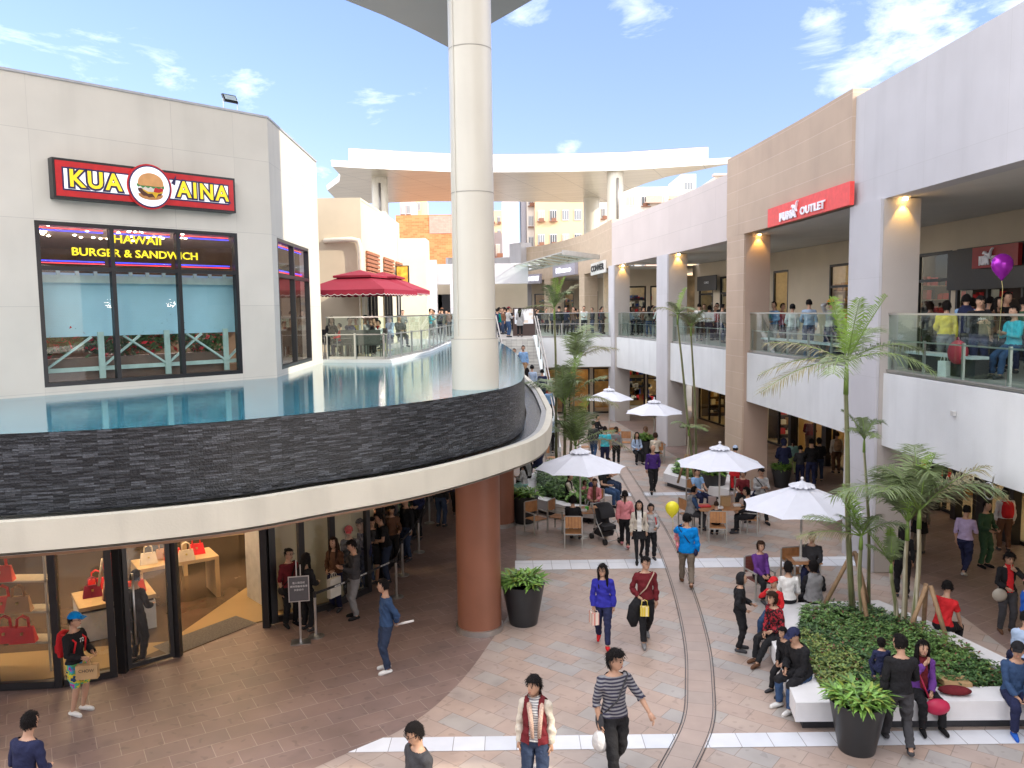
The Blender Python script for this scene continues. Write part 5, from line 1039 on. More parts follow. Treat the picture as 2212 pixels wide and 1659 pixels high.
# ------------------------------------------------------------------ leaves, pots, planters, palms
LEAF = mat('glossy_leaf', (.17, .33, .06), .4, nscale=9, amt=.45); LEAF2 = mat('mid_leaf', (.11, .21, .055), .45, nscale=9, amt=.45); LEAF3 = mat('yellow_leaf', (.20, .26, .04), .45, nscale=9, amt=.4); LEAF4 = mat('olive_leaf', (.17, .22, .05), .45, nscale=9, amt=.45); LEAFR = mat('red_leaf', (.14, .04, .03), .5, nscale=9, amt=.4)
POT = mat('black_pot', (.022, .024, .027), .35, nscale=3, amt=.15); SOIL = mat('soil', (.04, .028, .02), .9, nscale=20, amt=.4)
def blade(g, o, d, L, w, droop=.5, n=3, up=(0, 0, 1), m=0):
    o = Vector(o); d = Vector(d).normalized(); side = d.cross(Vector(up)); side = side.normalized() if side.length > .01 else Vector((1, 0, 0)); pts = []
    for i in range(n + 1):
        t = i / n; p = o + d * L * t + Vector((0, 0, -droop * L * t * t)); ww = w * (math.sin(math.pi * min(1, .12 + t * .88)) ** .7) * .5 if i < n else .001; pts.append((p - side * ww, p + side * ww))
    for i in range(n): g.face([pts[i][0], pts[i][1], pts[i + 1][1], pts[i + 1][0]], m, smooth=False)
def pot(px, py, s, label, seed, z=0):
    q = at(px, py, z); t = thing('plant_pot', label, 'potted plant', (q.x, q.y, z), 0, 'tall black plant pots'); g = MB(); g.lathe((0, 0, 0), [(.30 * s, 0), (.31 * s, .03 * s), (.47 * s, .88 * s), (.48 * s, .9 * s), (.44 * s, .9 * s), (.42 * s, .84 * s)], 32); g.build('pot', POT, t)
    g = MB(); g.lathe((0, 0, 0), [(.01, .84 * s), (.43 * s, .84 * s)], 24, cap=False); g.build('soil', SOIL, t); rd = random.Random(seed); g = MB()
    for k in range(46):
        a = rd.uniform(0, 6.28); r = .40 * s * math.sqrt(rd.random()); h = rd.uniform(.05, .32) * s * (1.2 - r / s); c = Vector((r * math.cos(a), r * math.sin(a), .84 * s + h * .7))
        for j in range(9): b = a + rd.gauss(0, 1.3); e = rd.uniform(-.1, 1.1) * (1 - r / s); blade(g, c, (math.cos(b), math.sin(b), .25 + e), rd.uniform(.22, .40) * s, rd.uniform(.045, .07) * s, rd.uniform(.2, .6), 3, m=0 if rd.random() < .6 else 1 if rd.random() < .6 else 2)
    g.build('foliage', [LEAF, LEAF2, LEAF3], t); return t
pot(1131, 1345, 1.0, 'black pot of glossy green leaves beside the brown column', 1); pot(1133, 1128, 1.0, 'black pot of green leaves left of the teak chairs', 2); pot(1850, 1618, .88, 'nearest black pot with long pale green leaves at the bottom right', 3)
pot(1393, 995, 1.05, 'black pot of leaves behind the bald man', 4); pot(1541, 1075, 1.0, 'black pot of leaves in front of the white planter', 5); pot(1688, 1052, .8, 'small pot with a drooping plant by the shop windows', 6)
def planter(name, pts, h, label, inset=.42, wallh=.32):
    """raised planter with a white bench edge over a recessed dark base"""
    cx = sum(p[0] for p in pts) / len(pts); cy = sum(p[1] for p in pts) / len(pts); t = thing(name, label, 'planter', (cx, cy, 0), world=True)
    def ins(d):
        out = []; n = len(pts)
        for i in range(n):
            a, b, c = Vector(pts[i - 1][:2]), Vector(pts[i][:2]), Vector(pts[(i + 1) % n][:2]); e1 = (b - a).normalized(); e2 = (c - b).normalized(); n1 = Vector((-e1.y, e1.x)); n2 = Vector((-e2.y, e2.x)); m = (n1 + n2); m = m / max(.3, m.dot(n1)); out.append(tuple(b + m * d))
        return out
    area = sum(pts[i - 1][0] * pts[i][1] - pts[i][0] * pts[i - 1][1] for i in range(len(pts))); sg = 1 if area > 0 else -1
    I = ins(inset * sg); B = ins(.14 * sg); n = len(pts); g = MB()
    for i in range(n):
        j = (i + 1) % n; g.hexa([(*pts[i], h - wallh), (*pts[j], h - wallh), (*I[j], h - wallh), (*I[i], h - wallh)], [(*pts[i], h), (*pts[j], h), (*I[j], h), (*I[i], h)])
    g.build('bench_edge', mat('white_stone', (.66, .66, .67), .6, nscale=3, amt=.06, bump=.1, bscale=60), t)
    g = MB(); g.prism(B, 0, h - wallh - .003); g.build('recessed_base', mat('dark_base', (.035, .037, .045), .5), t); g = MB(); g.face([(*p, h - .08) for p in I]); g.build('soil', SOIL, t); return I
def inside(p, poly):
    c = False; n = len(poly)
    for i in range(n):
        a, b = poly[i], poly[i - 1]
        if (a[1] > p[1]) != (b[1] > p[1]) and p[0] < (b[0] - a[0]) * (p[1] - a[1]) / (b[1] - a[1]) + a[0]: c = not c
    return c
def shrubs(I, h, n, seed, ms, label, hmax=.35, ls=.09):
    rd = random.Random(seed); xs = [p[0] for p in I]; ys = [p[1] for p in I]; g = MB(); k = 0
    while k < n:
        p = (rd.uniform(min(xs), max(xs)), rd.uniform(min(ys), max(ys)))
        if not inside(p, I): continue
        k += 1; hh = hmax * (.45 + .55 * (math.sin(p[0] * 2.1 + seed) * math.cos(p[1] * 1.7) * .5 + .5)) ; zone = int((math.sin(p[0] * 1.3 + seed * 2) + math.cos(p[1] * 1.1 + p[0] * .6)) * 1.2 + 9) % len(ms)
        c = Vector((*p, h - .06 + hh * rd.random()))
        for j in range(5): b = rd.uniform(0, 6.28); blade(g, c, (math.cos(b), math.sin(b), rd.uniform(.1, 1.2)), ls * rd.uniform(.8, 1.7), ls * .5, .4, 2, m=zone if rd.random() < .6 else rd.randrange(len(ms)))
    c = g.build('shrub_bed', ms); tag(c, label, 'shrubs', kind='stuff')
def Pz(px, py, z=.5): q = at(px, py, z); return (q.x, q.y)
PL1 = [Pz(1719, 1518), (8.95, Pz(2212, 1514)[1]), (8.9, Pz(2175, 1450)[1]), Pz(2000, 1338), Pz(1897, 1296), Pz(1680, 1303), Pz(1662, 1372)]
I1 = planter('bench_planter', PL1, .5, 'big white edged planter with palms and people sitting on it, bottom right', .5); shrubs(I1, .5, 4800, 4, [LEAF2, LEAFD, LEAF4, LEAFD, LEAF2, LEAFR, LEAFD, LEAF2], 'mixed green shrubs with a reddish patch in the big planter, bottom right', .30, .07)
PL2 = [Pz(1140, 1072), Pz(1216, 1092), Pz(1292, 1100), Pz(1300, 1052), Pz(1262, 1012), Pz(1180, 1006), Pz(1135, 1030)]
I2 = planter('bench_planter', PL2, .5, 'white edged planter with tall thin palms at the foot of the stairs', .4); shrubs(I2, .5, 1300, 7, [LEAF, LEAF2, LEAFD, LEAF2], 'pale green shrubs in the planter at the foot of the stairs', .55, .13)
PL3 = [Pz(1433, 1022), Pz(1540, 1052), Pz(1575, 1058), Pz(1578, 1012), Pz(1500, 996), Pz(1445, 1003)]
I3 = planter('bench_planter', PL3, .5, 'white edged planter behind the eaters by the tan pillar', .35); shrubs(I3, .5, 600, 9, [LEAF2, LEAFD, LEAF], 'dark green shrubs in the planter by the tan pillar', .4, .13)
TRK = tiled('palm_trunk', [(.20, .17, .10), (.13, .14, .06), (.24, .21, .13)], (.35, .32, .24), 9, .14, .02, .7, coord='Object', offset=0, bump=.4, noise=.25); _x = TRK.node_tree
TRG = mat('crownshaft_green', (.16, .25, .05), .45, nscale=5, amt=.3)
FG = [mat('frond_green', (.15, .20, .085), .5, nscale=4, amt=.4), mat('frond_bright', (.22, .36, .06), .5, nscale=4, amt=.3), mat('frond_dry', (.22, .20, .11), .7, nscale=4, amt=.4)]
STK = mat('timber_stake', (.28, .18, .10), .8, nscale=6, amt=.25)
def frond(parent, base, az, el, L, m, seed, droop=.5, lw=.30, nl=46, fold=.35):
    rd = random.Random(seed); g = MB(); d = Vector((math.cos(az) * math.cos(el), math.sin(az) * math.cos(el), math.sin(el))); pts = []
    for i in range(13): t = i / 12; pts.append(Vector(base) + d * L * t + Vector((0, 0, -droop * L * t ** 2.1)))
    g.tube(pts, [.014 * (1 - .8 * i / 12) + .002 for i in range(13)], 5, m=1)
    for i in range(nl):
        t = .12 + .88 * i / nl; k = min(11, int(t * 12)); f = t * 12 - k; p = pts[k].lerp(pts[k + 1], f); ax = (pts[k + 1] - pts[k]).normalized(); sd_ = ax.cross(Vector((0, 0, 1)))
        sd_ = sd_.normalized() if sd_.length > .05 else Vector((1, 0, 0)); u = sd_.cross(ax); ll = lw * L * (math.sin(math.pi * (.1 + .87 * t)) ** .6) * rd.uniform(.85, 1.1)
        for s in (-1, 1): blade(g, p, sd_ * s * .75 + ax * .55 + u * (fold - .5 * rd.random() * .6), ll, 0.012 + .007 * L, rd.uniform(.25, .6), 2, up=u)
    g.build('frond', [m, TRG], parent)
def palm(base, top, z0, z1, label, nf, L, seed, bright=2, dry=2, r=.055, shaft=.5, dirs=None, spear=True, el0=.5):
    rd = random.Random(seed); t = thing('palm_tree', label, 'palm tree', (base[0], base[1], z0), 0, 'thin feather palms in the planters'); bx, by = top[0] - base[0], top[1] - base[1]; h = z1 - z0
    pts = [(bx * f + .03 * math.sin(f * 5 + seed), by * f, h * f) for f in (0, .2, .4, .6, .8, 1)]
    g = MB(); g.tube(pts, [r * 1.25, r * 1.1, r, r * .95, r * .85, r * .75], 10); g.build('trunk', TRK, t)
    e = Vector(pts[-1]); g = MB(); g.tube([e - Vector((0, 0, .02)), e + Vector((0, 0, shaft * .5)), e + Vector((0, 0, shaft))], [r * .9, r * .8, r * .35], 9); g.build('crownshaft', TRG, t); c = e + Vector((0, 0, shaft * .85))
    for k in range(nf):
        az = (dirs[k] if dirs and k < len(dirs) else 2 * math.pi * k / nf + rd.uniform(-.4, .4)); el = rd.uniform(el0 - .25, el0 + .5); m = FG[2] if k < dry else FG[0]
        frond(t, c, az, el if k >= dry else el - .3, L * rd.uniform(.8, 1.1), m, seed * 50 + k, rd.uniform(.28, .6))
    for k in range(bright): frond(t, c, rd.uniform(0, 6.28), 1.25 - .15 * k, L * rd.uniform(.85, 1.0), FG[1], seed * 50 + 40 + k, .12, .26, 34, .7)
    return t
def B_(px, py, z): q = at(px, py, z); return (q.x, q.y)
def TZ(px, py, Y): q = atY(px, py, Y); return (q.x, q.y), q.z
def stakes(base, z0, h, rr, label, n=3, seed=0):
    t = thing('tree_stake', label, 'tree stakes', (base[0], base[1], z0), 0, 'timber tripods propping the palms'); 
    for k in range(n): a = 2 * math.pi * k / n + seed; g = MB(); g.tube([(rr * math.cos(a), rr * math.sin(a), 0), (.05 * math.cos(a + .5), .05 * math.sin(a + .5), h)], .045, 7); g.build('stake', STK, t)
def P(px, pyb, Y, ptx, pty, **k):
    b, zb = TZ(px, pyb, Y); tp, zt = TZ(ptx, pty, Y); return b, tp, zt
b, tp, zt = P(1843, 1290, 16.2, 1824, 850, ); palm(b, tp, .42, zt, 'tallest near palm with a bright green spear leaf in front of the lavender pillar', 8, 1.85, 3, 3, 3, .058, .75, [R(175), R(160), R(195), R(10), R(30), R(-40), R(60), R(-120), R(185), R(0)], el0=.62)
stakes(b, .42, 1.35, .62, 'leaning timber tripod around the tallest near palm', 3, .6)
b, tp, zt = P(1880, 1300, 16.5, 1868, 975); palm(b, tp, .42, zt, 'slim palm with few short leaves right beside the tallest near palm', 5, .95, 5, 0, 0, .035, .3, None, el0=.9)
b, tp, zt = P(1862, 1310, 15.9, 1858, 1185); palm(b, tp, .42, zt, 'short bright palm below the nearest parasol tip', 6, 1.25, 8, 3, 1, .05, .3, [R(180), R(200), R(-60), R(-30), R(160), R(40)], el0=.7)
b, tp, zt = P(1948, 1340, 15.5, 1962, 1165); palm(b, tp, .42, zt, 'bushy grey green palm left of the lavender shirted walker', 9, 1.8, 13, 1, 2, .05, .4, None, el0=1.05)
b, tp, zt = P(1975, 1360, 15.2, 1985, 1140); palm(b, tp, .42, zt, 'bushy palm whose frond arches over the lavender shirted walker', 9, 2.2, 17, 0, 3, .05, .4, [R(5), R(20), R(-15), R(70), R(120), R(-90), R(180), R(220)], el0=.95)
b, tp, zt = P(1935, 1335, 15.7, 1928, 1235); palm(b, tp, .42, zt, 'low young palm with upright fresh leaves in the middle of the big planter', 4, .9, 19, 3, 0, .045, .2, None, el0=1.0)
stakes((b[0] + .35, b[1] - .5), .42, 1.0, .4, 'timber tripod in the middle of the big planter', 3, 1.2)
b, tp, zt = P(1205, 1050, 29.5, 1197, 690); palm(b, tp, .42, zt, 'very tall thin palm with one bright fan spear, left of the white wall', 6, 1.5, 23, 2, 4, .05, .5, None, el0=.8)
b, tp, zt = P(1232, 1045, 30.5, 1240, 805); palm(b, tp, .42, zt, 'tall twin stemmed palm in front of the white wall', 7, 2.2, 29, 0, 2, .05, .5, [R(10), R(-20), R(60), R(100), R(-60), R(30)], el0=1.0)
b, tp, zt = P(1215, 1050, 29.0, 1222, 900); palm(b, tp, .42, zt, 'bushy mid height palm at the foot of the stairs', 11, 2.5, 31, 1, 2, .06, .5, None, el0=1.0)
b, tp, zt = P(1240, 1058, 28.5, 1245, 985); palm(b, tp, .42, zt, 'low bushy palm behind the first white parasol', 10, 2.3, 37, 1, 1, .06, .4, None, el0=.95)
b, tp, zt = P(1503, 1015, 29.2, 1462, 700); palm(b, tp, .42, zt, 'leaning thin palm between the grey and tan pillars', 5, 1.2, 41, 1, 3, .045, .4, None, el0=.8)
b, tp, zt = P(1506, 1012, 29.6, 1494, 725); palm(b, tp, .42, zt, 'upright thin palm with dry fronds between the grey and tan pillars', 7, 1.2, 43, 0, 5, .045, .4, None, el0=.8)
b, tp, zt = P(1485, 1015, 29.0, 1486, 940); palm(b, tp, .42, zt, 'small palm in the planter by the tan pillar', 6, .9, 47, 0, 2, .04, .3, None, el0=.7); stakes(b, .42, 1.1, .4, 'timber tripod in the planter by the tan pillar', 3, .3)
# ------------------------------------------------------------------ signs on the right-hand building
def rsign(P_, off, pxa, pxb, zb, zt, m, label, cat='sign', dep=.12, name='shop_sign', sh=0):
    s0, s1 = sorted((hit(P_, pxa, off), hit(P_, pxb, off))); a, b = P_.P(s0, off), P_.P(s1, off); t = thing(name, label, cat, (*a, zb), world=True); g = MB(); g.ribbon([a, b], dep, zb, zt); g.build('board', m, t)
    ang = math.atan2(a[1] - b[1], a[0] - b[0]); c = ((a[0] + b[0]) / 2, (a[1] + b[1]) / 2); return t, c, ang, dep, math.dist(a, b)
REDS = mat('board_red', (.78, .07, .06), .45); LTW = mat('white_channel_letter', (.85, .85, .90), .4)
def cat_shape(g, M, s):
    """leaping big cat outline above the lettering"""
    body = [(-.50, .06), (-.44, .16), (-.36, .20), (-.28, .19), (-.20, .12), (-.06, .04), (.06, .02), (.16, .10), (.24, .24), (.36, .34), (.46, .36), (.44, .30), (.34, .26), (.28, .14), (.24, .0), (.22, -.14), (.28, -.28), (.22, -.30), (.12, -.18), (.04, -.10), (-.08, -.06), (-.16, -.02), (-.20, -.10), (-.30, -.12), (-.34, -.08), (-.26, -.04), (-.28, .04), (-.36, .06), (-.46, .02)]
    n = len(body)
    pts = [M @ Vector((x * s, y * s, 0)) for x, y in body]; p2 = [M @ Vector((x * s, y * s, .06)) for x, y in body]; g.hexa(pts, p2)
def pumasign(P_, off, pa, pb, zb, zt, label, ml, cs=1.):
    t, c, ang, dep, W = rsign(P_, off, pa, pb, zb, zt, REDS if cs == 1 else mat('board_dark_red', (.30, .02, .02), .4), label); h = zt - zb; zc = zb + h * .36
    M = wallM(c[0], c[1], zc, ang, dep + .02); ex = Vector((math.cos(ang), math.sin(ang), 0))
    for tx, u_, v_ in (('PUMA', .19, .42), ('OUTLET', .47, .76)):
        o = text3d(tx, h * .50, .03, Matrix.Identity(4), ml, 'lettering', t, bold=.03 if tx == 'PUMA' else .012); xs = [v.co.x for v in o.data.vertices]; k = W * (v_ - u_) / (max(xs) - min(xs)); o.data.transform(Matrix.Diagonal((k, 1, 1, 1)))
        p = Vector((c[0], c[1], 0)) + ex * (W * ((u_ + v_) / 2 - .5)); o.data.transform(wallM(p.x, p.y, zc - h * .04, ang, dep + .04))
    g = MB(); p = Vector((c[0], c[1], 0)) + ex * (W * -.09); cat_shape(g, wallM(p.x, p.y, zb + h * .62, ang, dep + .03), h * .78); g.build('leaping_cat', ml, t)
sz = [atY(1663, 444, RB.P(hit(RB, 1663, .12))[1]).z, atY(1663, 490, RB.P(hit(RB, 1663, .12))[1]).z]; sz2 = [atY(1838, 402, RB.P(hit(RB, 1838, .12))[1]).z, atY(1838, 455, RB.P(hit(RB, 1838, .12))[1]).z]
pumasign(RB, .12, 1663, 1838, (sz[1] + sz2[1]) / 2 + .06, (sz[0] + sz2[0]) / 2, 'large bright red PUMA OUTLET sign with a leaping cat on the tan wall', LTW)
Yp = BACK.P(hb_(2150), .3)[1]; pumasign(BACK, .25, 2103, 2202, atY(2150, 578, Yp).z, atY(2150, 532, Yp).z, 'smaller dark red PUMA OUTLET sign above the black shop entrance behind the balcony', LTW, .5)
for (pa, pb, ya, yb, tx, lb) in ((1357, 1398, 608, 628, 'C', 'black poster board beside the red door'), (1408, 1434, 612, 636, 'CLOTHING', 'small black hanging board left of the far grey pillar'), (1507, 1548, 600, 622, 'COMICS', 'black hanging board behind the dry palm fronds')):
    off = .6; Yp = BACK.P(hit(BACK, (pa + pb) / 2, off), off)[1]; t, c, ang, dep, W = rsign(BACK, off, pa, pb, atY(pa, yb + 6, Yp).z, atY(pa, ya - 4, Yp).z, DARKM, lb, dep=.05, name='hanging_board'); text3d(tx, .18, .01, wallM(c[0], c[1], atY(pa, (ya + yb) / 2, Yp).z, ang, dep + .01), MATS['white_print'], 'lettering', t)
s0 = hb_(1388); g = MB(); g.ribbon(BACK.sub(s0, s0 + 1.0, .05), .06, 5.25, 7.6); t = thing('red_panel', 'bright red panel in the shop entrance behind the far balcony', 'panel', (*BACK.P(s0), Z2), world=True); g.build('panel', G_RED, t); g = MB(); g.ribbon(BACK.sub(s0 - .1, s0 + 1.1, .0), .05, 7.6, 7.7); g.build('frame', DARKM, t)
for px, py in ((1500, 900 - 90), (1723, 888 - 70), (2070, 893)):
    s_ = hit(RB, px, -.06); q = RB.P(s_, -.05); g = MB(); zz = atY(px, py, q[1]).z; g.box(q[0] - .06, q[1] - .06, zz - .05, q[0] - .0, q[1] + .06, zz + .05); tag(g.build('wall_sensor', mat('sensor_white', (.55, .55, .53), .5)), {1500: 'tiny white box on the white band between grey and tan pillars', 1723: 'tiny white box on the white band under the red sign', 2070: 'tiny white box on the nearest white band'}[px], 'sensor box', 'white sensor boxes on the balcony fronts')
q = RB.P(hit(RB, 2185, -.1), .12); g = MB(); zc_ = atY(2185, 1060, q[1]).z; ring = [(q[0] - .05, q[1] + .16 * math.cos(a), zc_ + .16 * math.sin(a)) for a in [2 * math.pi * k / 20 for k in range(21)]]; g.tube(ring, .015, 6); g.tube([(q[0], q[1], zc_ + .1), (q[0] - .02, q[1] - .1, zc_ + .35)], .015, 6); tag(g.build('cable_coil', STEEL), 'coil of pale cable hanging under the nearest white band', 'cable')
# stroller
q = at(1308, 1168); t = thing('stroller', 'black baby stroller with silver frame parked by the first table', 'stroller', (q.x, q.y, 0), R(25)); BKF = mat('stroller_fabric', (.015, .015, .018), .8)
g = MB()
for s in (-.25, .25): g.tube([(s, -.38, .1), (s, .05, .55), (s, .42, 1.05)], .014, 6); g.tube([(s, .38, .12), (s, .0, .5), (s, -.2, .62)], .014, 6)
g.tube([(-.25, .42, 1.05), (.25, .42, 1.05)], .014, 6); g.tube([(-.25, -.38, .1), (.25, -.38, .1)], .012, 6); g.tube([(-.25, .38, .12), (.25, .38, .12)], .012, 6); g.build('frame', STEEL, t)
g = MB(); g.hexa([(-.2, -.25, .38), (.2, -.25, .38), (.2, .15, .42), (-.2, .15, .42)], [(-.22, -.25, .5), (.22, -.25, .5), (.22, .2, .5), (-.22, .2, .5)]); g.hexa([(-.2, .08, .48), (.2, .08, .48), (.2, .16, .46), (-.2, .16, .46)], [(-.2, .22, .95), (.2, .22, .95), (.2, .28, .93), (-.2, .28, .93)]); g.build('seat', BKF, t)
g = MB(); rs = [[(s * .24, .22 - .42 * math.cos(a) * .9, .72 + .36 * math.sin(a)) for a in [k * .26 for k in range(9)]] for s in (-1, -.5, 0, .5, 1)]; g.rings(rs, cap=False, closed=False); g.build('hood', BKF, t); g = MB(); g.hexa([(-.2, -.1, .16), (.2, -.1, .16), (.2, .3, .16), (-.2, .3, .16)], [(-.22, -.15, .32), (.22, -.15, .32), (.22, .35, .32), (-.22, .35, .32)]); g.build('basket', BKF, t)
for s in (-.25, .25):
    for y_ in (-.38, .38):
        g = MB(); 
        for dx in (-.035, .02): g.rings([[(s + dx + o_, y_ + r_ * math.cos(2 * math.pi * k / 16), .085 + r_ * math.sin(2 * math.pi * k / 16)) for k in range(16)] for o_, r_ in ((0, .06), (0, .085), (.022, .085), (.022, .06))])
        g.build('wheel', mat('tyre_black', (.02, .02, .02), .6), t)
# balloons
def balloon(q, r, m, label, zc, parts=None, strz=None):
    t = thing('balloon', label, 'balloon', (q[0], q[1], zc)); g = MB(); g.rings([[(r * w * math.cos(2 * math.pi * k / 20), r * w * .6 * math.sin(2 * math.pi * k / 20), r * z) for k in range(20)] for z, w in ((-1.45, .04), (-1.3, .16), (-.9, .55), (-.45, .88), (0, 1), (.45, .93), (.8, .68), (1.0, .3), (1.04, .02))], m=0)
    o = g.build('envelope', m, t)
    g = MB(); g.tube([(0, 0, -1.4 * r), (.03, .0, -2.2 * r), (0, .02, (strz or -4 * r))], .006, 5); g.build('string', mat('string_yellow', (.6, .5, .2), .5), t)
FOY = mat('yellow_foil', (.75, .68, .03), .3, .1); balloon(at(1452, 1098, 1.62).xy, .18, FOY, 'yellow foil balloon on a string next to the man in bright blue', 1.62, None, -.7)
bq = atY(2165, 575, 17.2); balloon((bq.x, bq.y), .23, mat('magenta_foil', (.35, .02, .42), .22, .5), 'shiny magenta balloon floating over the upper balcony', atY(2165, 572, 17.2).z, None, -1.6)
# ------------------------------------------------------------------ people
import numpy as np
SKIN = mat('skin', (.46, .27, .18), .5, nscale=14, amt=.06); HAIRC = {'k': mat('hair_black', (.010, .008, .008), .7, spec=.15), 'b': mat('hair_brown', (.04, .02, .012), .7, spec=.15), 'g': mat('hair_grey', (.25, .23, .21), .5), 'r': mat('hair_reddish', (.12, .04, .02), .45)}
for _m in HAIRC.values():
    _t = _m.node_tree; _q = _t.nodes.new('ShaderNodeTexNoise'); _q.inputs['Scale'].default_value = 1; _p = _t.nodes.new('ShaderNodeMapping'); _p.inputs['Scale'].default_value = (150, 150, 18); _c = _t.nodes.new('ShaderNodeTexCoord'); _t.links.new(_c.outputs['Object'], _p.inputs[0]); _t.links.new(_p.outputs[0], _q.inputs['Vector']); _b = _t.nodes.new('ShaderNodeBump'); _b.inputs['Strength'].default_value = 1; _b.inputs['Distance'].default_value = .02; _t.links.new(_q.outputs['Fac'], _b.inputs['Height']); _t.links.new(_b.outputs[0], _t.nodes['Principled BSDF'].inputs['Normal'])
EYE = mat('eye_dark', (.01, .008, .008), .2); LIP = mat('lip', (.30, .10, .08), .5); GLS = mat('spectacles', (.02, .015, .015), .3)
def cloth(name, col, kind='plain', col2=None, sc=26.):
    key = 'cloth_' + name
    if key in MATS: return MATS[key]
    m, t, b = base(key, col, .85, 0, .2); n = t.nodes.new; l = t.links.new; tcn = n('ShaderNodeTexCoord')
    no = n('ShaderNodeTexNoise'); no.inputs['Scale'].default_value = 9; no.inputs['Detail'].default_value = 4; l(tcn.outputs['Object'], no.inputs['Vector']); bp = n('ShaderNodeBump'); bp.inputs['Strength'].default_value = .8; bp.inputs['Distance'].default_value = .05; l(no.outputs['Fac'], bp.inputs['Height']); l(bp.outputs[0], b.inputs['Normal'])
    mr_ = n('ShaderNodeMapRange'); mr_.inputs['To Min'].default_value = .78; mr_.inputs['To Max'].default_value = 1.22; l(no.outputs['Fac'], mr_.inputs['Value'])
    mu = n('ShaderNodeMix'); mu.data_type = 'RGBA'; mu.blend_type = 'MULTIPLY'; mu.inputs['Factor'].default_value = 1; l(mr_.outputs[0], mu.inputs[7]); mu.inputs[6].default_value = (*col, 1)
    if kind != 'plain':
        if kind == 'stripe': f = n('ShaderNodeTexWave'); f.bands_direction = 'Z'; f.inputs['Scale'].default_value = sc / 6.283; th = .5; src = 'Fac'
        else: f = n('ShaderNodeTexNoise'); f.inputs['Scale'].default_value = sc; f.inputs['Detail'].default_value = 2; src = 'Fac'
        l(tcn.outputs['Object'], f.inputs['Vector']); cr = n('ShaderNodeValToRGB'); cr.color_ramp.interpolation = 'CONSTANT'; cr.color_ramp.elements[0].color = (*col, 1); cr.color_ramp.elements[1].position = .5; cr.color_ramp.elements[1].color = (*(col2 or (0, 0, 0)), 1)
        if kind == 'multi':
            for p_, c_ in ((.42, (.6, .5, .05)), (.58, (.05, .3, .5)), (.64, (.4, .05, .3))): e = cr.color_ramp.elements.new(p_); e.color = (*c_, 1)
        l(f.outputs[src], cr.inputs[0]); l(cr.outputs[0], mu.inputs[6])
    l(mu.outputs[2], b.inputs['Base Color']); MATS[key] = m; return m
COL = dict(black=(.014, .014, .016), navy=(.018, .022, .06), denim=(.035, .07, .15), jean=(.03, .045, .085), dgrey=(.05, .05, .055), grey=(.20, .20, .205), lgrey=(.36, .36, .36), white=(.68, .68, .66), cream=(.55, .50, .42), maroon=(.13, .015, .02), red=(.52, .02, .025), royal=(.03, .03, .30), purple=(.06, .025, .16), violet=(.12, .04, .22), sky=(.22, .38, .62), pale=(.36, .46, .62), cyan=(.0, .20, .58), teal=(.0, .20, .17), turq=(.06, .45, .55),
           pink=(.60, .22, .24), yellow=(.60, .48, .04), brown=(.12, .06, .035), tan=(.36, .22, .12), khaki=(.17, .14, .11), green=(.04, .09, .05), mint=(.30, .55, .50), lime=(.40, .50, .20), lav=(.42, .34, .52), orange=(.6, .2, .03), blue=(.02, .10, .45), stripe=(.22, .22, .235), bstripe=(.62, .62, .60), floral=(.28, .02, .03), fur=(.55, .40, .32), multi=(.02, .05, .12), check=(.4, .05, .04))
def CM(c):
    if c == 'stripe': return cloth('stripe', COL['stripe'], 'stripe', (.035, .035, .06), 44)
    if c == 'bstripe': return cloth('bstripe', COL['bstripe'], 'stripe', (.25, .25, .27), 60)
    if c == 'floral': return cloth('floral', COL['floral'], 'spots', (.02, .01, .012), 22)
    if c == 'multi': return cloth('multi', COL['multi'], 'multi', (.1, .4, .15), 7)
    return cloth(c, COL[c])
def V3(*a): return Vector(a)
def ik(a, b, l1, l2, pole):
    d = b - a; L = min(d.length, (l1 + l2) * .995); dn = d.normalized(); L = max(L, abs(l1 - l2) + .02); x = (l1 * l1 - l2 * l2 + L * L) / (2 * L); h = math.sqrt(max(0, l1 * l1 - x * x))
    p = pole - dn * pole.dot(dn); p = p.normalized() if p.length > 1e-4 else V3(0, -1, 0); return a + dn * x + p * h, a + dn * L
ARM = {'down': (.05, .03, -.53), 'swf': (.02, .24, -.47), 'swb': (.06, -.17, -.49), 'phone': (-.10, .28, -.20), 'hold': (-.05, .26, -.34), 'hip': (.06, .12, -.38), 'back': (-.13, -.19, -.44), 'fold': (-.22, .20, -.24), 'mouth': (-.12, .22, .06), 'head': (-.02, .04, .24), 'table': (-.06, .36, -.30), 'lap': (-.10, .28, -.42), 'knee': (.02, .36, -.42), 'out': (.24, .20, -.42), 'carry': (.04, .06, -.52), 'camera': (-.15, .30, .02), 'up': (.12, .25, .15), 'bag': (-.02, .14, -.40), 'side': (.30, .05, -.30)}
PEOPLE = []
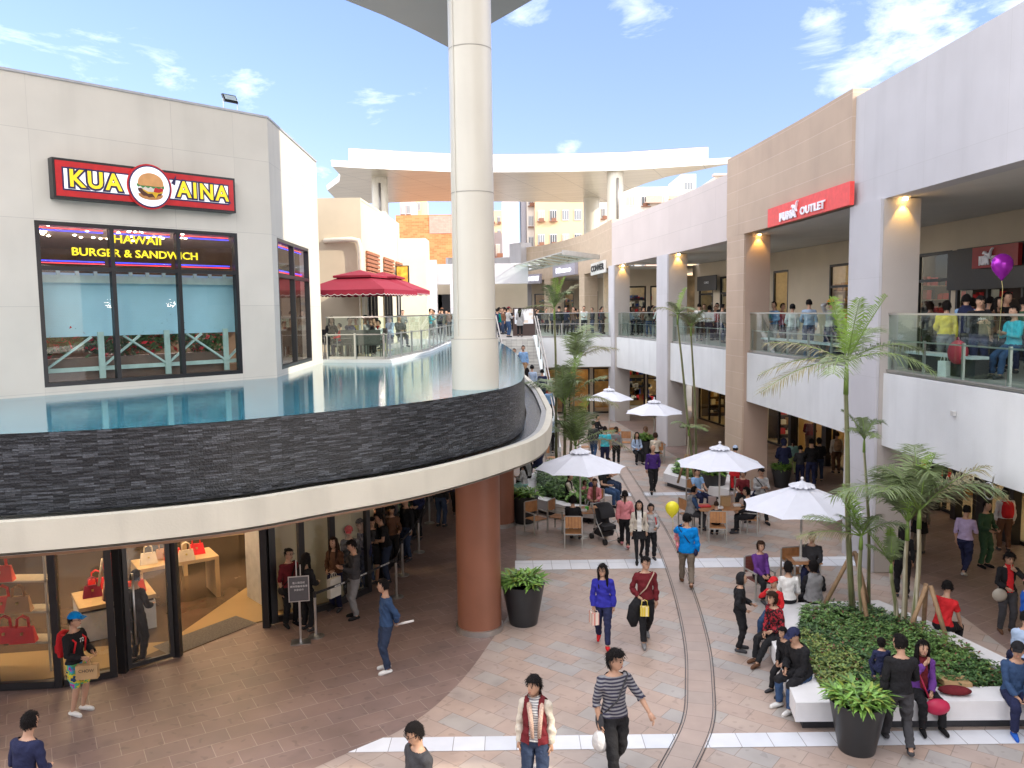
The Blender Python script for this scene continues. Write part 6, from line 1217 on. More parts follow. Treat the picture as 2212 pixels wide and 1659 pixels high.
def person(label, px=None, py=None, z=0., xy=None, hd=0., H=1.68, pose='stand', arms=('down', 'down'), lean=0., side=0., head=(0, 0), top='black', low='jean', shoe='dgrey', hair=('short', 'k'), sleeve='long', coat=0., puff=.0, fem=False, lod=1, cap=None, shorts=None, skirt=None, seat=.47, legs=None, glasses=False, bald=False, wid=1., group=None, inner=None, vest=None, zf=None, logo=None, lowc=None):
    """hd 0 looks to the camera, 90 to picture right; px, py = point between the feet (or under the seat)"""
    q = Vector((*xy, z)) if xy is not None else at(px, py, z); S = H / 1.70; fem_ = .93 if fem else 1.
    t = thing('person', label, 'person', (q.x, q.y, z), R(hd), group); t.scale = (S, S, S)
    F = V3(0, -1, 0)
    pz = .93 if pose != 'sit' else seat / S + .09
    if pose == 'crouch': pz = .45
    lf = {'stand': (V3(.11, -.01, 0), V3(-.11, .02, 0)), 'walk': (V3(.09, -.30, 0), V3(-.09, .27, .05)), 'walk2': (V3(.09, .27, .05), V3(-.09, -.30, 0)), 'sit': (V3(.14, -.44, 0), V3(-.14, -.40, 0)), 'crouch': (V3(.14, -.2, 0), V3(-.14, .1, .03))}[pose if pose in ('stand', 'walk', 'walk2', 'sit', 'crouch') else 'stand']
    if legs: lf = (V3(*legs[0]), V3(*legs[1]))
    if zf is not None and pose == 'sit': lf = (lf[0] + V3(0, 0, zf), lf[1] + V3(0, 0, zf))
    pel = V3(0, 0, pz - (.03 if pose.startswith('walk') else 0)); ml = Matrix.Rotation(R(-lean), 3, 'X') @ Matrix.Rotation(R(side), 3, 'Y')
    ml = Matrix.Rotation(R(lean), 3, 'X') @ Matrix.Rotation(R(side), 3, 'Y')
    def T(x, y, z): return pel + ml @ V3(x, y, z)
    w = wid * fem_
    # torso stations
    st = [(-.09, .115 * w, .09), (-.02, .165 * w * (1.06 if fem else 1), .118), (.08, .155 * w, .112), (.19, .132 * w * (.94 if fem else 1), .098), (.30, .150 * w, .108), (.41, .172 * w, .112), (.485, .168 * w, .095), (.53, .115 * w, .075), (.56, .062, .062), (.62, .054, .056), (.67, .052, .056)]
    seg = []
    vox = (.015, .021, .03)[lod]; g = MB(); rg = []
    for z_, rx, ry in st: rg.append([T(rx * math.cos(a), ry * math.sin(a) + (.012 if .3 < z_ < .5 else 0), z_) for a in [2 * math.pi * k / 16 for k in range(16)]])
    g.rings(rg); seg.append(('torso', T(0, 0, -.05), T(0, 0, .50), .15)); seg.append(('neck', T(0, 0, .55), T(0, 0, .66), .06))
    sh = {}; hands = {}
    for i, sx_ in ((0, 1), (1, -1)):                     # arms: [left, right]
        s = T(sx_ * .172 * w, 0, .470); a = arms[i]; tg = ARM[a] if isinstance(a, str) else a; hd_ = s + ml @ V3(sx_ * tg[0], -tg[1], tg[2]) if not (isinstance(a, tuple) and len(a) == 4) else V3(*a[:3])
        e, h = ik(s, hd_, .285, .255, ml @ V3(sx_ * .55, .6, -.35)); g.tube([s + (T(0, 0, .47) - s) * .25, s, s.lerp(e, .3), s.lerp(e, .75), e, e.lerp(h, .3), e.lerp(h, .75), h], [.05, .060, .050, .043, .038, .041, .031, .026], 10)
        g.ell(s, (.058, .056, .056), 10, 6); seg.append(('ua%d' % i, s, e, .05)); seg.append(('fa%d' % i, e, h, .035)); sh[i] = s; hands[i] = (e, h)
    feet = []
    for i, sx_ in ((0, 1), (1, -1)):
        hp = pel + V3(sx_ * .085, 0, -.01); an = lf[i] + V3(0, 0, .09); k, an = ik(hp, an, .435, .415, V3(sx_ * .12, -1, .05 if pose != 'sit' else .8)); up = .4
        g.tube([hp + V3(0, 0, .05), hp.lerp(k, .1), hp.lerp(k, .5), hp.lerp(k, .85), k, k.lerp(an, .25), k.lerp(an, .55), an, an + (an - k).normalized() * .05], [.09, .092, .076, .058, .054, .056, .046, .034, .036], 12)
        seg.append(('th%d' % i, hp, k, .075)); seg.append(('ca%d' % i, k, an, .045)); feet.append((k, an))
    # head
    yaw, pit = R(head[0]), R(head[1]); hm = Matrix.Rotation(yaw, 3, 'Z') @ Matrix.Rotation(pit, 3, 'X') @ Matrix.Diagonal((1.12, 1.12, 1.12)); hmi = hm.inverted(); nb = T(0, 0, .64); hc = nb + V3(0, 0, .105) + (ml @ V3(0, -.015, 0)) + hm @ V3(0, -.02, 0)
    hw = 1.0 if not fem else .96
    g.ell(hc, (.076 * hw, .094, .108), 14, 10, rot=hm); g.ell(hc + hm @ V3(0, -.035, -.062), (.050 * hw, .052, .055), 10, 8, rot=hm); g.ell(hc + hm @ V3(0, -.094, -.015), (.012, .018, .022), 6, 5, rot=hm)
    for sx_ in (-1, 1): g.ell(hc + hm @ V3(sx_ * .077 * hw, .008, -.01), (.011, .018, .028), 6, 5, rot=hm)
    g.tube([nb - V3(0, 0, .05), nb.lerp(hc, .6)], [.056, .055], 10); seg.append(('head', hc - hm @ V3(0, 0, .02), hc + hm @ V3(0, 0, .03), .09))
    tmp = g.build('tmp', SKIN); md = tmp.modifiers.new('r', 'REMESH'); md.mode = 'VOXEL'; md.voxel_size = vox; md.use_smooth_shade = True
    if lod < 2: m2 = tmp.modifiers.new('s', 'SMOOTH'); m2.factor = .5; m2.iterations = 2
    dg = bpy.context.evaluated_depsgraph_get(); me = bpy.data.meshes.new_from_object(tmp.evaluated_get(dg)); bpy.data.objects.remove(tmp)
    nv = len(me.vertices); co = np.empty(nv * 3); me.vertices.foreach_get('co', co); co = co.reshape(-1, 3); no = np.empty(nv * 3); me.vertex_normals.foreach_get('vector', no); no = no.reshape(-1, 3)
    best = np.full(nv, 1e9); lab = np.zeros(nv, int); tt = np.zeros(nv)
    for k, (nm, a, b, r) in enumerate(seg):
        a_ = np.array(a); d = np.array(b) - a_; u = np.clip(((co - a_) @ d) / (d @ d), 0, 1); ds = np.linalg.norm(co - a_ - u[:, None] * d, axis=1) / r; m_ = ds < best; best[m_] = ds[m_]; lab[m_] = k; tt[m_] = u[m_]
    names = [s_[0] for s_ in seg]; idx = {n_: i for i, n_ in enumerate(names)}
    polys = [tuple(p.vertices) for p in me.polygons]; rel = np.array([(Vector(c) - pel) for c in co]) @ np.array(ml)   # torso frame coords
    tz = rel[:, 2]
    me.materials.clear(); me.materials.append(SKIN); me.name = 'body'
    # hands with fingers join the body mesh
    hb_m = MB()
    for i, sx_ in ((0, 1), (1, -1)):
        e, h = hands[i]; d = (h - e).normalized(); up_ = V3(sx_, 0, 0); x = (up_ - d * up_.dot(d)); x = x.normalized() if x.length > .2 else V3(0, -1, 0); y = d.cross(x)   # x: back of hand
        fwd = V3(0, -1, 0); wv = (fwd - d * fwd.dot(d)); wv = wv.normalized() if wv.length > .2 else V3(0, 0, 1); x = wv.cross(d) * (1 if i == 0 else -1)
        hb_m.tube([h - d * .02, h + d * .03, h + d * .085], [(.026, .020), (.038, .016), (.040, .013)], 8)
        cu = .55 if arms[i] in ('down', 'swf', 'swb', 'back') else .9
        for f in range(4):
            o = h + d * .08 + wv * (.028 - f * .0185); L_ = (.068, .076, .070, .055)[f]; c_ = cu * (1 + .12 * f); p = [o]; dd = d
            for j in range(3): dd = (dd * math.cos(c_ * .42) - x * math.sin(c_ * .42)).normalized(); p.append(p[-1] + dd * L_ * (.42, .32, .26)[j])
            hb_m.tube(p, [.009, .0085, .0075, .006], 5)
        o = h + d * .03 + wv * .030; hb_m.tube([o, o + (wv * .6 + d * .7 - x * .2).normalized() * .035, o + (wv * .3 + d - x * .4).normalized() * .068], [.0115, .010, .007], 5)
    k0 = nv; allv = [tuple(c) for c in co] + hb_m.v; allf = polys + [tuple(a + k0 for a in f) for f in hb_m.f]
    bm_ = bpy.data.meshes.new('body'); bm_.from_pydata(allv, [], allf); bm_.materials.append(SKIN); bm_.polygons.foreach_set('use_smooth', [True] * len(allf)); bm_.update(); bo = bpy.data.objects.new('body', bm_); C.objects.link(bo); attach(bo, t)
    def shell(name, mask, d, m, mesh_mod=None):
        keep = [p for p in polys if all(mask[v] for v in p)]
        if not keep: return None
        us = sorted({v for p in keep for v in p}); mp_ = {v: i for i, v in enumerate(us)}; dd = d[us] if hasattr(d, '__len__') else d
        dd = np.zeros(len(us)) + dd
        if name not in ('hair', 'cap', 'hood', 'stockings'):    # folds and creases
            X = co[us]; sd_ = (sum(map(ord, label)) % 100) * .1
            dd = dd + .0065 * np.sin(17 * X[:, 0] + 9 * X[:, 2] + 3 * np.sin(11 * X[:, 1] + sd_) + sd_) * np.sin(26 * X[:, 2] + 8 * X[:, 0] + 2 * np.sin(14 * X[:, 1]) + sd_) + .004 * np.sin(41 * X[:, 2] + 23 * X[:, 0] + 4 * np.sin(19 * X[:, 1] + sd_))
        elif name == 'hair': X = co[us]; dd = dd * (1 + .22 * np.sin(60 * X[:, 0] + 35 * X[:, 2]) * np.sin(48 * X[:, 1] + 21 * X[:, 2]))
        c2 = co[us] + no[us] * dd[:, None]
        if mesh_mod: c2 = mesh_mod(c2, us)
        q_ = bpy.data.meshes.new(name); q_.from_pydata([tuple(c) for c in c2], [], [tuple(mp_[v] for v in p) for p in keep]); q_.materials.append(m); q_.polygons.foreach_set('use_smooth', [True] * len(keep)); q_.update(); o_ = bpy.data.objects.new(name, q_); C.objects.link(o_); attach(o_, t); return o_
    L_ = lambda n_: lab == idx[n_]
    ua = L_('ua0') | L_('ua1'); fa = L_('fa0') | L_('fa1'); th = L_('th0') | L_('th1'); ca = L_('ca0') | L_('ca1'); to = L_('torso'); nk = L_('neck')
    armm = {'long': ua | (fa & (tt < .93)), 'short': ua & (tt < .62), 'elbow': ua | (fa & (tt < .25)), 'none': np.zeros(nv, bool)}[sleeve]
    low_ = ((to & (tz < .10)) | th | (ca & (tt < (.97 if shorts is None else -1)))) if shorts is None else ((to & (tz < .10)) | (th & (tt < shorts)) | (ca & (tt < max(0, shorts - 1))))
    flare = .014 + .016 * (ca * tt) + .010 * th
    if skirt is None or shorts is not None: shell('trousers', low_, flare if lowc is None else lowc, CM(low))
    else: shell('stockings', th | ca, .004, CM(low))
    hem = tz > (.005 - coat)
    topm = (to & hem & (tz < .535)) | armm  | (th & (tz > -coat) & hem)
    thick = .014 + puff + .012 * np.clip(.25 - np.abs(tz - .02), 0, 1) + .010 * fa
    shell('top', topm, thick, CM(top)) if coat <= .03 else shell('coat', topm, thick + .008, CM(top))
    if vest: shell('vest', (to & (tz > -.03) & ((np.abs(rel[:, 0]) > .045) | (rel[:, 1] > 0))), .042 + puff, CM(vest))
    if inner: shell('shirt_front', to & (np.abs(rel[:, 0]) < .06) & (rel[:, 1] < -.02) & (tz > -.0), .032 + puff, CM(inner))
    if coat > .12 or skirt:
        ln = skirt if skirt else coat; a_, b_ = feet[0][0], feet[1][0]; mid = (a_ + b_) / 2; h0 = pel + V3(0, 0, .06); f_ = ln / .45; e_ = pel.lerp(mid, f_) + V3(0, 0, -.0); r1 = .17 * w + .03; g = MB()
        if pose == 'sit': g = None
        else: g.tube([h0, pel + V3(0, 0, -.05), e_], [(r1 - .01, .13), (r1 + .01, .145), (r1 + .04, .17)], 18, cap=False); g.build('skirt' if skirt else 'coat_tail', CM(top if not skirt else (skirtc(label) if 0 else low if shorts else 'black')), t)
    # shoes
    for i in (0, 1):
        k, an = feet[i]; ft = an + V3(0, 0, -.09 + 0.0); sole = V3(an.x, an.y, max(lf[i].z, an.z - .09)); g = MB(); fd = V3((.25 if i == 0 else -.25) * .5, -1, -.0).normalized(); tip = sole + fd * .17 + V3(0, 0, .0)
        if lf[i].z > .02 and pose.startswith('walk'): tip = sole + fd * .15 - V3(0, 0, lf[i].z * .9)
        g.tube([sole - fd * .075 + V3(0, 0, .045), sole - fd * .05 + V3(0, 0, .048), sole + V3(0, 0, .052), sole.lerp(tip, .55) + V3(0, 0, .042), tip + V3(0, 0, .03), tip + fd * .025 + V3(0, 0, .025)], [(.020, .03), (.036, .045), (.040, .052), (.046, .040), (.042, .028), (.02, .015)], 10)
        g.build('shoe', CM(shoe), t)
    # hair / cap
    hr = (co - np.array(hc)) @ np.array(hmi.transposed()); hx, hy, hz = hr[:, 0], hr[:, 1], hr[:, 2]; hd2 = L_('head') | nk | (to & (tz > .5)); near = (np.linalg.norm(hr, axis=1) < .16)
    st_, hcm = hair; HM = HAIRC[hcm]
    if st_ == 'hood': shell('hood', hd2 & near & ((hy > -.045) | (hz > .075)) & (hz > -.13), .035, CM(top))
    elif not bald:
        lowr = {'short': -.045, 'bob': -.10, 'long': -.10, 'pony': -.05, 'bun': -.05, 'fringe': -.085}.get(st_, -.05); fr_ = {'short': .055, 'bob': .045, 'long': .060, 'pony': .062, 'fringe': .048, 'bun': .062}.get(st_, .055)
        msk = near & ((hz > fr_) | ((hy > .005) & (hz > lowr)) | ((hy > -.035 if st_ in ('bob', 'long') else hy > -.02) & (hz > (.005 if st_ not in ('bob', 'long') else lowr)))); th_ = np.where(hz > .03, .020, .014) + (.008 if st_ in ('bob', 'long') else .012 if st_ == 'fringe' else 0) + .004 * np.sin(hx * 90) * np.sin(hz * 70)
        ho = shell('hair', msk, th_, HM)
        if ho and lod < 2:                               # loose strands break up the outline
            rr = random.Random(len(label)); vs_ = [v.co.copy() for v in ho.data.vertices]; ns_ = [v.normal.copy() for v in ho.data.vertices]; g = MB(); ln_ = {'short': .030, 'fringe': .05, 'bob': .055, 'long': .06}.get(st_, .035)
            for _ in range(360 if lod == 0 else 130):
                k_ = rr.randrange(len(vs_)); dn_ = (V3(0, 0, -1) - ns_[k_] * V3(0, 0, -1).dot(ns_[k_])); dn_ = dn_.normalized() if dn_.length > .1 else V3(rr.uniform(-1, 1), rr.uniform(-1, 1), 0).normalized()
                blade(g, vs_[k_] - ns_[k_] * .002, dn_ + ns_[k_] * rr.uniform(.15, .5) + V3(rr.uniform(-.3, .3), rr.uniform(-.3, .3), 0), ln_ * rr.uniform(.6, 1.2), .010, .1, 2, up=ns_[k_])
            g.build('hair_strands', HM, t)
        if st_ in ('long', 'pony', 'bun'):
            g = MB(); a_ = hc + hm @ V3(0, .085, .02); b_ = hc + hm @ V3(0, .11, -.10); c_ = T(0, .13, .46); d_ = T(.01, .15, .30)
            if st_ == 'long': g.tube([hc + hm @ V3(0, .04, .05), hc + hm @ V3(0, .065, -.03), b_ + V3(0, 0, 0), c_, d_], [(.080, .045), (.092, .055), (.088, .045), (.085, .035), (.045, .012)], 12)
            elif st_ == 'pony': g.tube([a_, hc + hm @ V3(0, .14, .0), hc + hm @ V3(0, .15, -.09), c_ + V3(0, .03, .03)], [.02, .032, .028, .010], 8)
            else: g.ell(hc + hm @ V3(0, .09, .07), (.04, .04, .035), 10, 6)
            g.build('hair_length', HM, t)
            if st_ == 'long':
                for sx_ in (-1, 1): g = MB(); g.tube([hc + hm @ V3(sx_ * .055, 0, .07), hc + hm @ V3(sx_ * .085, -.01, 0), hc + hm @ V3(sx_ * .085, .0, -.10), T(sx_ * .085, -.08, .42), T(sx_ * .08, -.10, .32)], [(.03, .025), (.025, .04), (.028, .04), (.028, .03), (.008, .008)], 8); g.build('hair_lock', HM, t)
    if cap: shell('cap', near & (hz > .03), .030, CM(cap)); g = MB(); a_ = hm @ V3(0, -1, 0); g.hexa([hc + hm @ V3(x_, y_, z_) for x_, y_, z_ in ((-.07, -.07, .045), (.07, -.07, .045), (.055, -.165, .03), (-.055, -.165, .03))], [hc + hm @ V3(x_, y_, z_) for x_, y_, z_ in ((-.07, -.07, .058), (.07, -.07, .058), (.055, -.165, .040), (-.055, -.165, .040))]); g.build('cap_brim', CM(cap), t)
    if lod < 2:
        for sx_ in (-1, 1):
            g = MB(); g.ell(hc + hm @ V3(sx_ * .030, -.088, .008), (.013, .008, .006), 8, 5, rot=hm); g.build('eye', EYE, t)
            if lod == 0: g = MB(); g.bar(hc + hm @ V3(sx_ * .016, -.092, .030), hc + hm @ V3(sx_ * .046, -.082, .030), .006, .006); g.build('eyebrow', HM, t)
        g = MB(); g.ell(hc + hm @ V3(0, -.089, -.058), (.020, .008, .006), 8, 5, rot=hm); g.build('mouth', LIP, t)
        if glasses:
            g = MB()
            for sx_ in (-1, 1): g.tube([hc + hm @ V3(sx_ * .032 + .024 * math.cos(a), -.104, .008 + .017 * math.sin(a)) for a in [2 * math.pi * k / 12 for k in range(13)]], .0028, 4); g.bar(hc + hm @ V3(sx_ * .056, -.102, .01), hc + hm @ V3(sx_ * .08, .0, .01), .004)
            g.bar(hc + hm @ V3(-.008, -.106, .01), hc + hm @ V3(.008, -.106, .01), .004); g.build('glasses', GLS, t)
    if logo: tx, sz_, dz, yy = logo; text3d(tx, sz_, .004, Matrix(((1, 0, 0, 0), (0, 0, -1, 0), (0, 1, 0, 0), (0, 0, 0, 1))), MATS['white_print'], 'print', t).data.transform(Matrix.Translation(pel) @ (ml.to_4x4()) @ Matrix.Translation((0, yy, dz)))
    M = Matrix.Translation(t.location) @ Matrix.Rotation(R(hd), 4, 'Z') @ Matrix.Diagonal((S, S, S, 1)); bpy.data.meshes.remove(me)
    return dict(o=t, hand=[M @ (hands[i][1] + (hands[i][1] - hands[i][0]).normalized() * .06) for i in (0, 1)], back=M @ T(0, .17, .33), chest=M @ T(0, -.15, .33), hip=M @ T(-.2, -.02, .0), hipl=M @ T(.2, -.02, .0), head=M @ hc, sh=[M @ (sh[i] + V3(0, 0, .06)) for i in (0, 1)], hd=hd, S=S)
def rotz(v, h): c, s = math.cos(R(h)), math.sin(R(h)); return Vector((v[0] * c - v[1] * s, v[0] * s + v[1] * c, v[2]))
def shopping_bag(p, m, label, w=.3, d=.12, h=.34, rz=0, txt=None, hl=.14, name='shopping_bag', hm_=None):
    z = p.z - h - hl; t = thing(name, label, 'shopping bag' if name == 'shopping_bag' else name.replace('_', ' '), (p.x, p.y, z), R(rz)); g = MB(); g.box(-w / 2, -d / 2, 0, w / 2, d / 2, h); g.build('bag_body', m, t)
    g = MB()
    for y_ in (-d / 2 + .01, d / 2 - .01): g.tube([(-.07, y_, h - .02), (-.05, y_ * .5, h + hl * .8), (0, 0, h + hl), (.05, y_ * .5, h + hl * .8), (.07, y_, h - .02)], .006, 5)
    g.build('handle', hm_ or m, t)
    if txt: text3d(txt, .075, .002, Matrix(((1, 0, 0, 0), (0, 0, -1, -d / 2 - .003), (0, 1, 0, h * .62), (0, 0, 0, 1))), BLK, 'lettering', t)
    return t
def soft_bag(p, m, label, r=(.14, .07, .11), rz=0, strap=None, name='shoulder_bag', dz=0.):
    t = thing(name, label, name.replace('_', ' '), (p.x, p.y, p.z + dz), R(rz)); g = MB(); g.ell((0, 0, 0), r, 14, 8); o = g.build('bag_body', m, t)
    if strap:
        g = MB(); pts = [Vector(s) - Vector((p.x, p.y, p.z + dz)) for s in strap]; iv = Matrix.Rotation(-R(rz), 3, 'Z'); g.tube([iv @ q_ for q_ in pts], .013, 6); g.build('strap', m, t)
    return t
def cross_bag(P_, m, label, side=0, r=(.13, .06, .10)):
    """bag at one hip with its strap over the other shoulder"""
    hp = P_['hipl'] if side == 0 else P_['hip']; s = P_['sh'][1 - side]; hd = P_['hd']; f = rotz((0, -.16, 0), hd) * P_['S']; b = rotz((0, .17, 0), hd) * P_['S']
    soft_bag(hp + Vector((0, 0, -.06)), m, label, r, hd + 90, [hp, (hp + s) / 2 + f, s + f * .3 + Vector((0, 0, .0)), s + Vector((0, 0, .02)), s + b * .4, (hp + s) / 2 + b, hp])
def backpack(P_, m, label, s=1.):
    p = P_['back']; t = thing('backpack', label, 'backpack', (p.x, p.y, p.z - .2 * s), R(P_['hd'])); g = MB(); g.rings([[(.14 * s * w_ * math.cos(a), .04 + .085 * s * w_ * math.sin(a), z_ * s) for a in [2 * math.pi * k / 16 for k in range(16)]] for z_, w_ in ((-.04, .3), (-.02, .85), (.1, 1.05), (.25, 1), (.36, .8), (.40, .3))]); g.build('bag_body', m, t)
    g = MB(); g.rings([[(.10 * s * w_ * math.cos(a), .12 * s + .04 * s * w_ * math.sin(a), z_ * s) for a in [2 * math.pi * k / 12 for k in range(12)]] for z_, w_ in ((.0, .5), (.05, 1), (.15, 1), (.2, .5))]); g.build('pocket', m, t)
    g = MB()
    for x_ in (-.1, .1): g.tube([(x_, -.0, .36 * s), (x_ * 1.1, -.14, .36 * s), (x_ * 1.15, -.30, .26 * s), (x_ * 1.4, -.25, .02)], .016, 6)
    g.build('strap', m, t); return t
pp = person
NP_ = {}
# ---- near people on the plaza
a = pp('young man in a blue cap, black printed top and colourful shorts by the shop window', 170, 1540, hd=78, H=1.68, arms=('hold', 'hold'), head=(8, 0), top='black', low='multi', shorts=.95, shoe='white', cap='cyan', glasses=True, lod=0, sleeve='long', logo=('72', .10, .40, -.155))
backpack(a, CM('red'), 'bright red drawstring bag on the back of the young man in the blue cap', 1.05); shopping_bag(a['hand'][1], KR, 'brown paper carrier bag held by the young man in the blue cap', .34, .12, .24, 10, 'CHOW', .10)
pp('man in dark navy jacket bending at the bottom left corner, seen from behind', xy=(-6.25, 9.75), hd=165, H=1.70, lean=12, arms=('hold', 'hold'), top='navy', low='black', lod=0)
a = pp('man in blue denim shirt and trousers looking left with his hands behind his back', 837, 1450, hd=-68, H=1.70, arms=('back', 'back'), top='denim', low='jean', shoe='white', lod=0, head=(-15, 0), wid=1.05)
h_ = a['hand'][0]; g = MB(); g.tube([h_ - Vector((.03, 0, .03)), h_ + Vector((.33, -.05, .07))], .022, 10); tag(g.build('paper_roll', PWH), 'rolled white leaflet held behind his back by the man in denim', 'paper roll')
pp('man with glasses in a grey shirt looking down at the bottom edge', xy=(-1.2, 9.4), hd=-50, H=1.76, top='dgrey', low='jean', head=(-10, 18), glasses=True, lod=0)
a = pp('short haired woman in a fur trimmed brown vest over a white top, bottom edge', xy=(.26, 10.65), hd=-12, H=1.74, fem=True, top='cream', low='jean', vest='maroon', head=(-25, 0), lod=0, hair=('fringe', 'k'), inner='bstripe')
g = MB()
for s_ in (-1, 1): g.tube([(.26 + s_ * .045, 10.65 - .155, 1.03), (.26 + s_ * .06, 10.65 - .17, 1.25), (.26 + s_ * .085, 10.65 - .12, 1.46), (.26 + s_ * .07, 10.70, 1.52)], [.026, .03, .034, .03], 8)
tag(g.build('fur_trim', mat('pink_fur', (.52, .36, .29), .95, nscale=60, amt=.4, bump=.8, bscale=120)), 'pale pink fur edging on the brown vest of the woman at the bottom edge', 'fur trim')
a = pp('man in a grey and black striped sweater striding with a plastic bag', xy=(1.40, 11.15), hd=14, H=1.90, pose='walk2', arms=('out', 'carry'), top='stripe', low='black', shoe='black', head=(35, 5), lod=0, hair=('fringe', 'k'), sleeve='elbow')
soft_bag(a['hand'][1] + Vector((0, 0, -.2)), mat('plastic_bag', (.62, .62, .62), .25, nscale=8, amt=.2, bump=1.0, bscale=14), 'crumpled white plastic bag carried by the striped sweater man', (.13, .10, .17), 0, [a['hand'][1] + Vector((0, 0, .0)), a['hand'][1] + Vector((0, 0, -.08))], 'plastic_bag'); cross_bag(a, CM('dgrey'), 'dark shoulder bag behind the arm of the striped sweater man', 1, (.12, .05, .14))
a = pp('woman with glasses and long hair in a royal blue sweater carrying a shopping bag', 1303, 1392, hd=-6, H=1.62, fem=True, pose='walk', arms=('down', 'carry'), top='royal', low='navy', shoe='red', hair=('long', 'k'), glasses=True, head=(-22, 3), lod=0, coat=.05)
shopping_bag(a['hand'][1], tiled('printed_bag', [(.7, .62, .55), (.7, .6, .5), (.62, .25, .2)], (.7, .65, .6), .05, .05, .004, .6, coord='Object', bump=0), 'patterned shopping bag with turquoise side carried by the woman in royal blue', .14, .22, .24, 15, None, .05)
a = pp('man with glasses in a maroon sweater with a coat over his arm', 1393, 1385, hd=4, H=1.72, pose='walk2', arms=('down', 'bag'), top='maroon', low='black', shoe='grey', glasses=True, head=(22, 3), lod=0)
cross_bag(a, mat('khaki_strap', (.36, .27, .20), .7), 'small bag on a khaki strap across the maroon sweater man', 1, (.06, .04, .08))
h_ = a['hand'][1]; g = MB(); g.tube([h_ + Vector((-.05, 0, .02)), h_ + Vector((-.12, 0, -.15)), h_ + Vector((-.16, .02, -.40)), h_ + Vector((-.14, .02, -.56))], [(.08, .08), (.13, .08), (.13, .07), (.06, .04)], 12); tag(g.build('folded_coat', CM('black')), 'black coat hanging over the arm of the maroon sweater man', 'coat')
shopping_bag(h_ + Vector((.05, -.14, .05)), tiled('yellow_print', [(.62, .48, .05), (.7, .6, .3), (.6, .45, .03)], (.6, .5, .3), .04, .04, .004, .6, coord='Object', bump=0), 'small yellow patterned bag held by the maroon sweater man', .17, .09, .19, -5, None, .14, 'gift_bag')
a = pp('girl with long hair in a white cardigan and black skirt walking beside a child', 1380, 1212, hd=-2, H=1.60, fem=True, pose='walk2', arms=('down', 'down'), top='cream', inner='white', low='black', skirt=.26, shoe='black', hair=('long', 'k'), lod=1)
a = pp('child in a grey printed hoodie with red backpack straps', 1405, 1208, hd=2, H=1.46, fem=True, arms=('hold', 'down'), top='lgrey', low='black', shoe='dgrey', hair=('bob', 'k'), logo=('SONG', .08, .34, -.16), coat=.04); backpack(a, CM('red'), 'red backpack worn by the child in the grey hoodie', .8)
a = pp('person with a ponytail in a pink padded vest seen from behind near the stroller', 1350, 1182, hd=172, H=1.58, fem=True, pose='walk', arms=('down', 'hold'), top='pink', low='black', shoe='pink', hair=('pony', 'k'), puff=.02)
a = pp('man in a bright blue top seen from behind carrying a small child', 1483, 1266, hd=172, H=1.74, pose='walk', arms=('mouth', 'down'), top='cyan', low='khaki', shoe='brown', coat=.07, wid=1.1, lod=0); cross_bag(a, CM('navy'), 'navy shoulder bag on the man in bright blue', 1, (.15, .07, .10))
c_ = a['chest'] + Vector((-.16, .02, -.10)); pp('small dark haired child in pink carried on the bright blue man\'s shoulder', xy=(c_.x, c_.y), z=c_.z - .35, hd=-8, H=.85, pose='sit', seat=.2, arms=('hold', 'hold'), top='pink', low='pink', hair=('bob', 'k'), legs=((.1, -.2, .05), (-.1, -.2, .05)))
pp('bald man in a purple sweater walking towards the camera', 1410, 1064, hd=0, H=1.72, pose='walk2', arms=('swb', 'down'), top='purple', low='black', shoe='black', bald=True, lod=1, wid=1.05)
a = pp('young man in a white sweatshirt looking at his phone beside the tan pillar', 1642, 1128, hd=6, H=1.70, pose='walk', arms=('phone', 'phone'), top='lgrey', low='black', shoe='black', head=(0, 30)); cross_bag(a, CM('black'), 'black bag across the white sweatshirt by the tan pillar', 0)
pp('man in a turquoise shirt seen from behind near the far teak chairs', 1307, 1012, hd=178, H=1.72, arms=('down', 'down'), top='turq', low='navy', sleeve='short', wid=1.1)
a = pp('woman in a grey quilted jacket with a red strap seen from behind', 1331, 1004, hd=170, H=1.58, fem=True, top='grey', low='black', puff=.02, hair=('bob', 'b')); cross_bag(a, CM('red'), 'small bag on a red strap over the grey quilted jacket', 0, (.06, .04, .06))
# ---- queue by the handbag shop
a = pp('woman with tied hair and glasses in a maroon top standing behind the notice', 628, 1352, hd=45, H=1.64, fem=True, top='maroon', low='black', shoe='black', hair=('bun', 'k'), glasses=True, head=(10, 0), lod=0, sleeve='elbow'); cross_bag(a, CM('black'), 'black handbag at the hip of the maroon top woman in the queue', 1, (.13, .06, .10))
pp('person in dark clothes with long hair behind the notice board, facing the shop', 664, 1362, hd=150, H=1.60, fem=True, top='black', low='black', hair=('long', 'k'), coat=.1, arms=('hold', 'hold'))
a = pp('young man in a grey hoodie and pale trousers typing on a phone in the queue', 768, 1335, hd=-62, H=1.70, arms=('phone', 'phone'), top='dgrey', low='grey', shoe='black', head=(0, 22), lod=0); shopping_bag(a['hand'][1] + Vector((-.12, -.02, -.12)), mat('white_tote', (.6, .57, .5), .8), 'large white tote bag of the grey hoodie man in the queue', .34, .1, .42, 60, None, .12)
pp('woman with wavy brown hair and a brown cardigan in the queue', 727, 1318, hd=-20, H=1.62, fem=True, arms=('hold', 'bag'), top='brown', low='navy', hair=('long', 'b'))
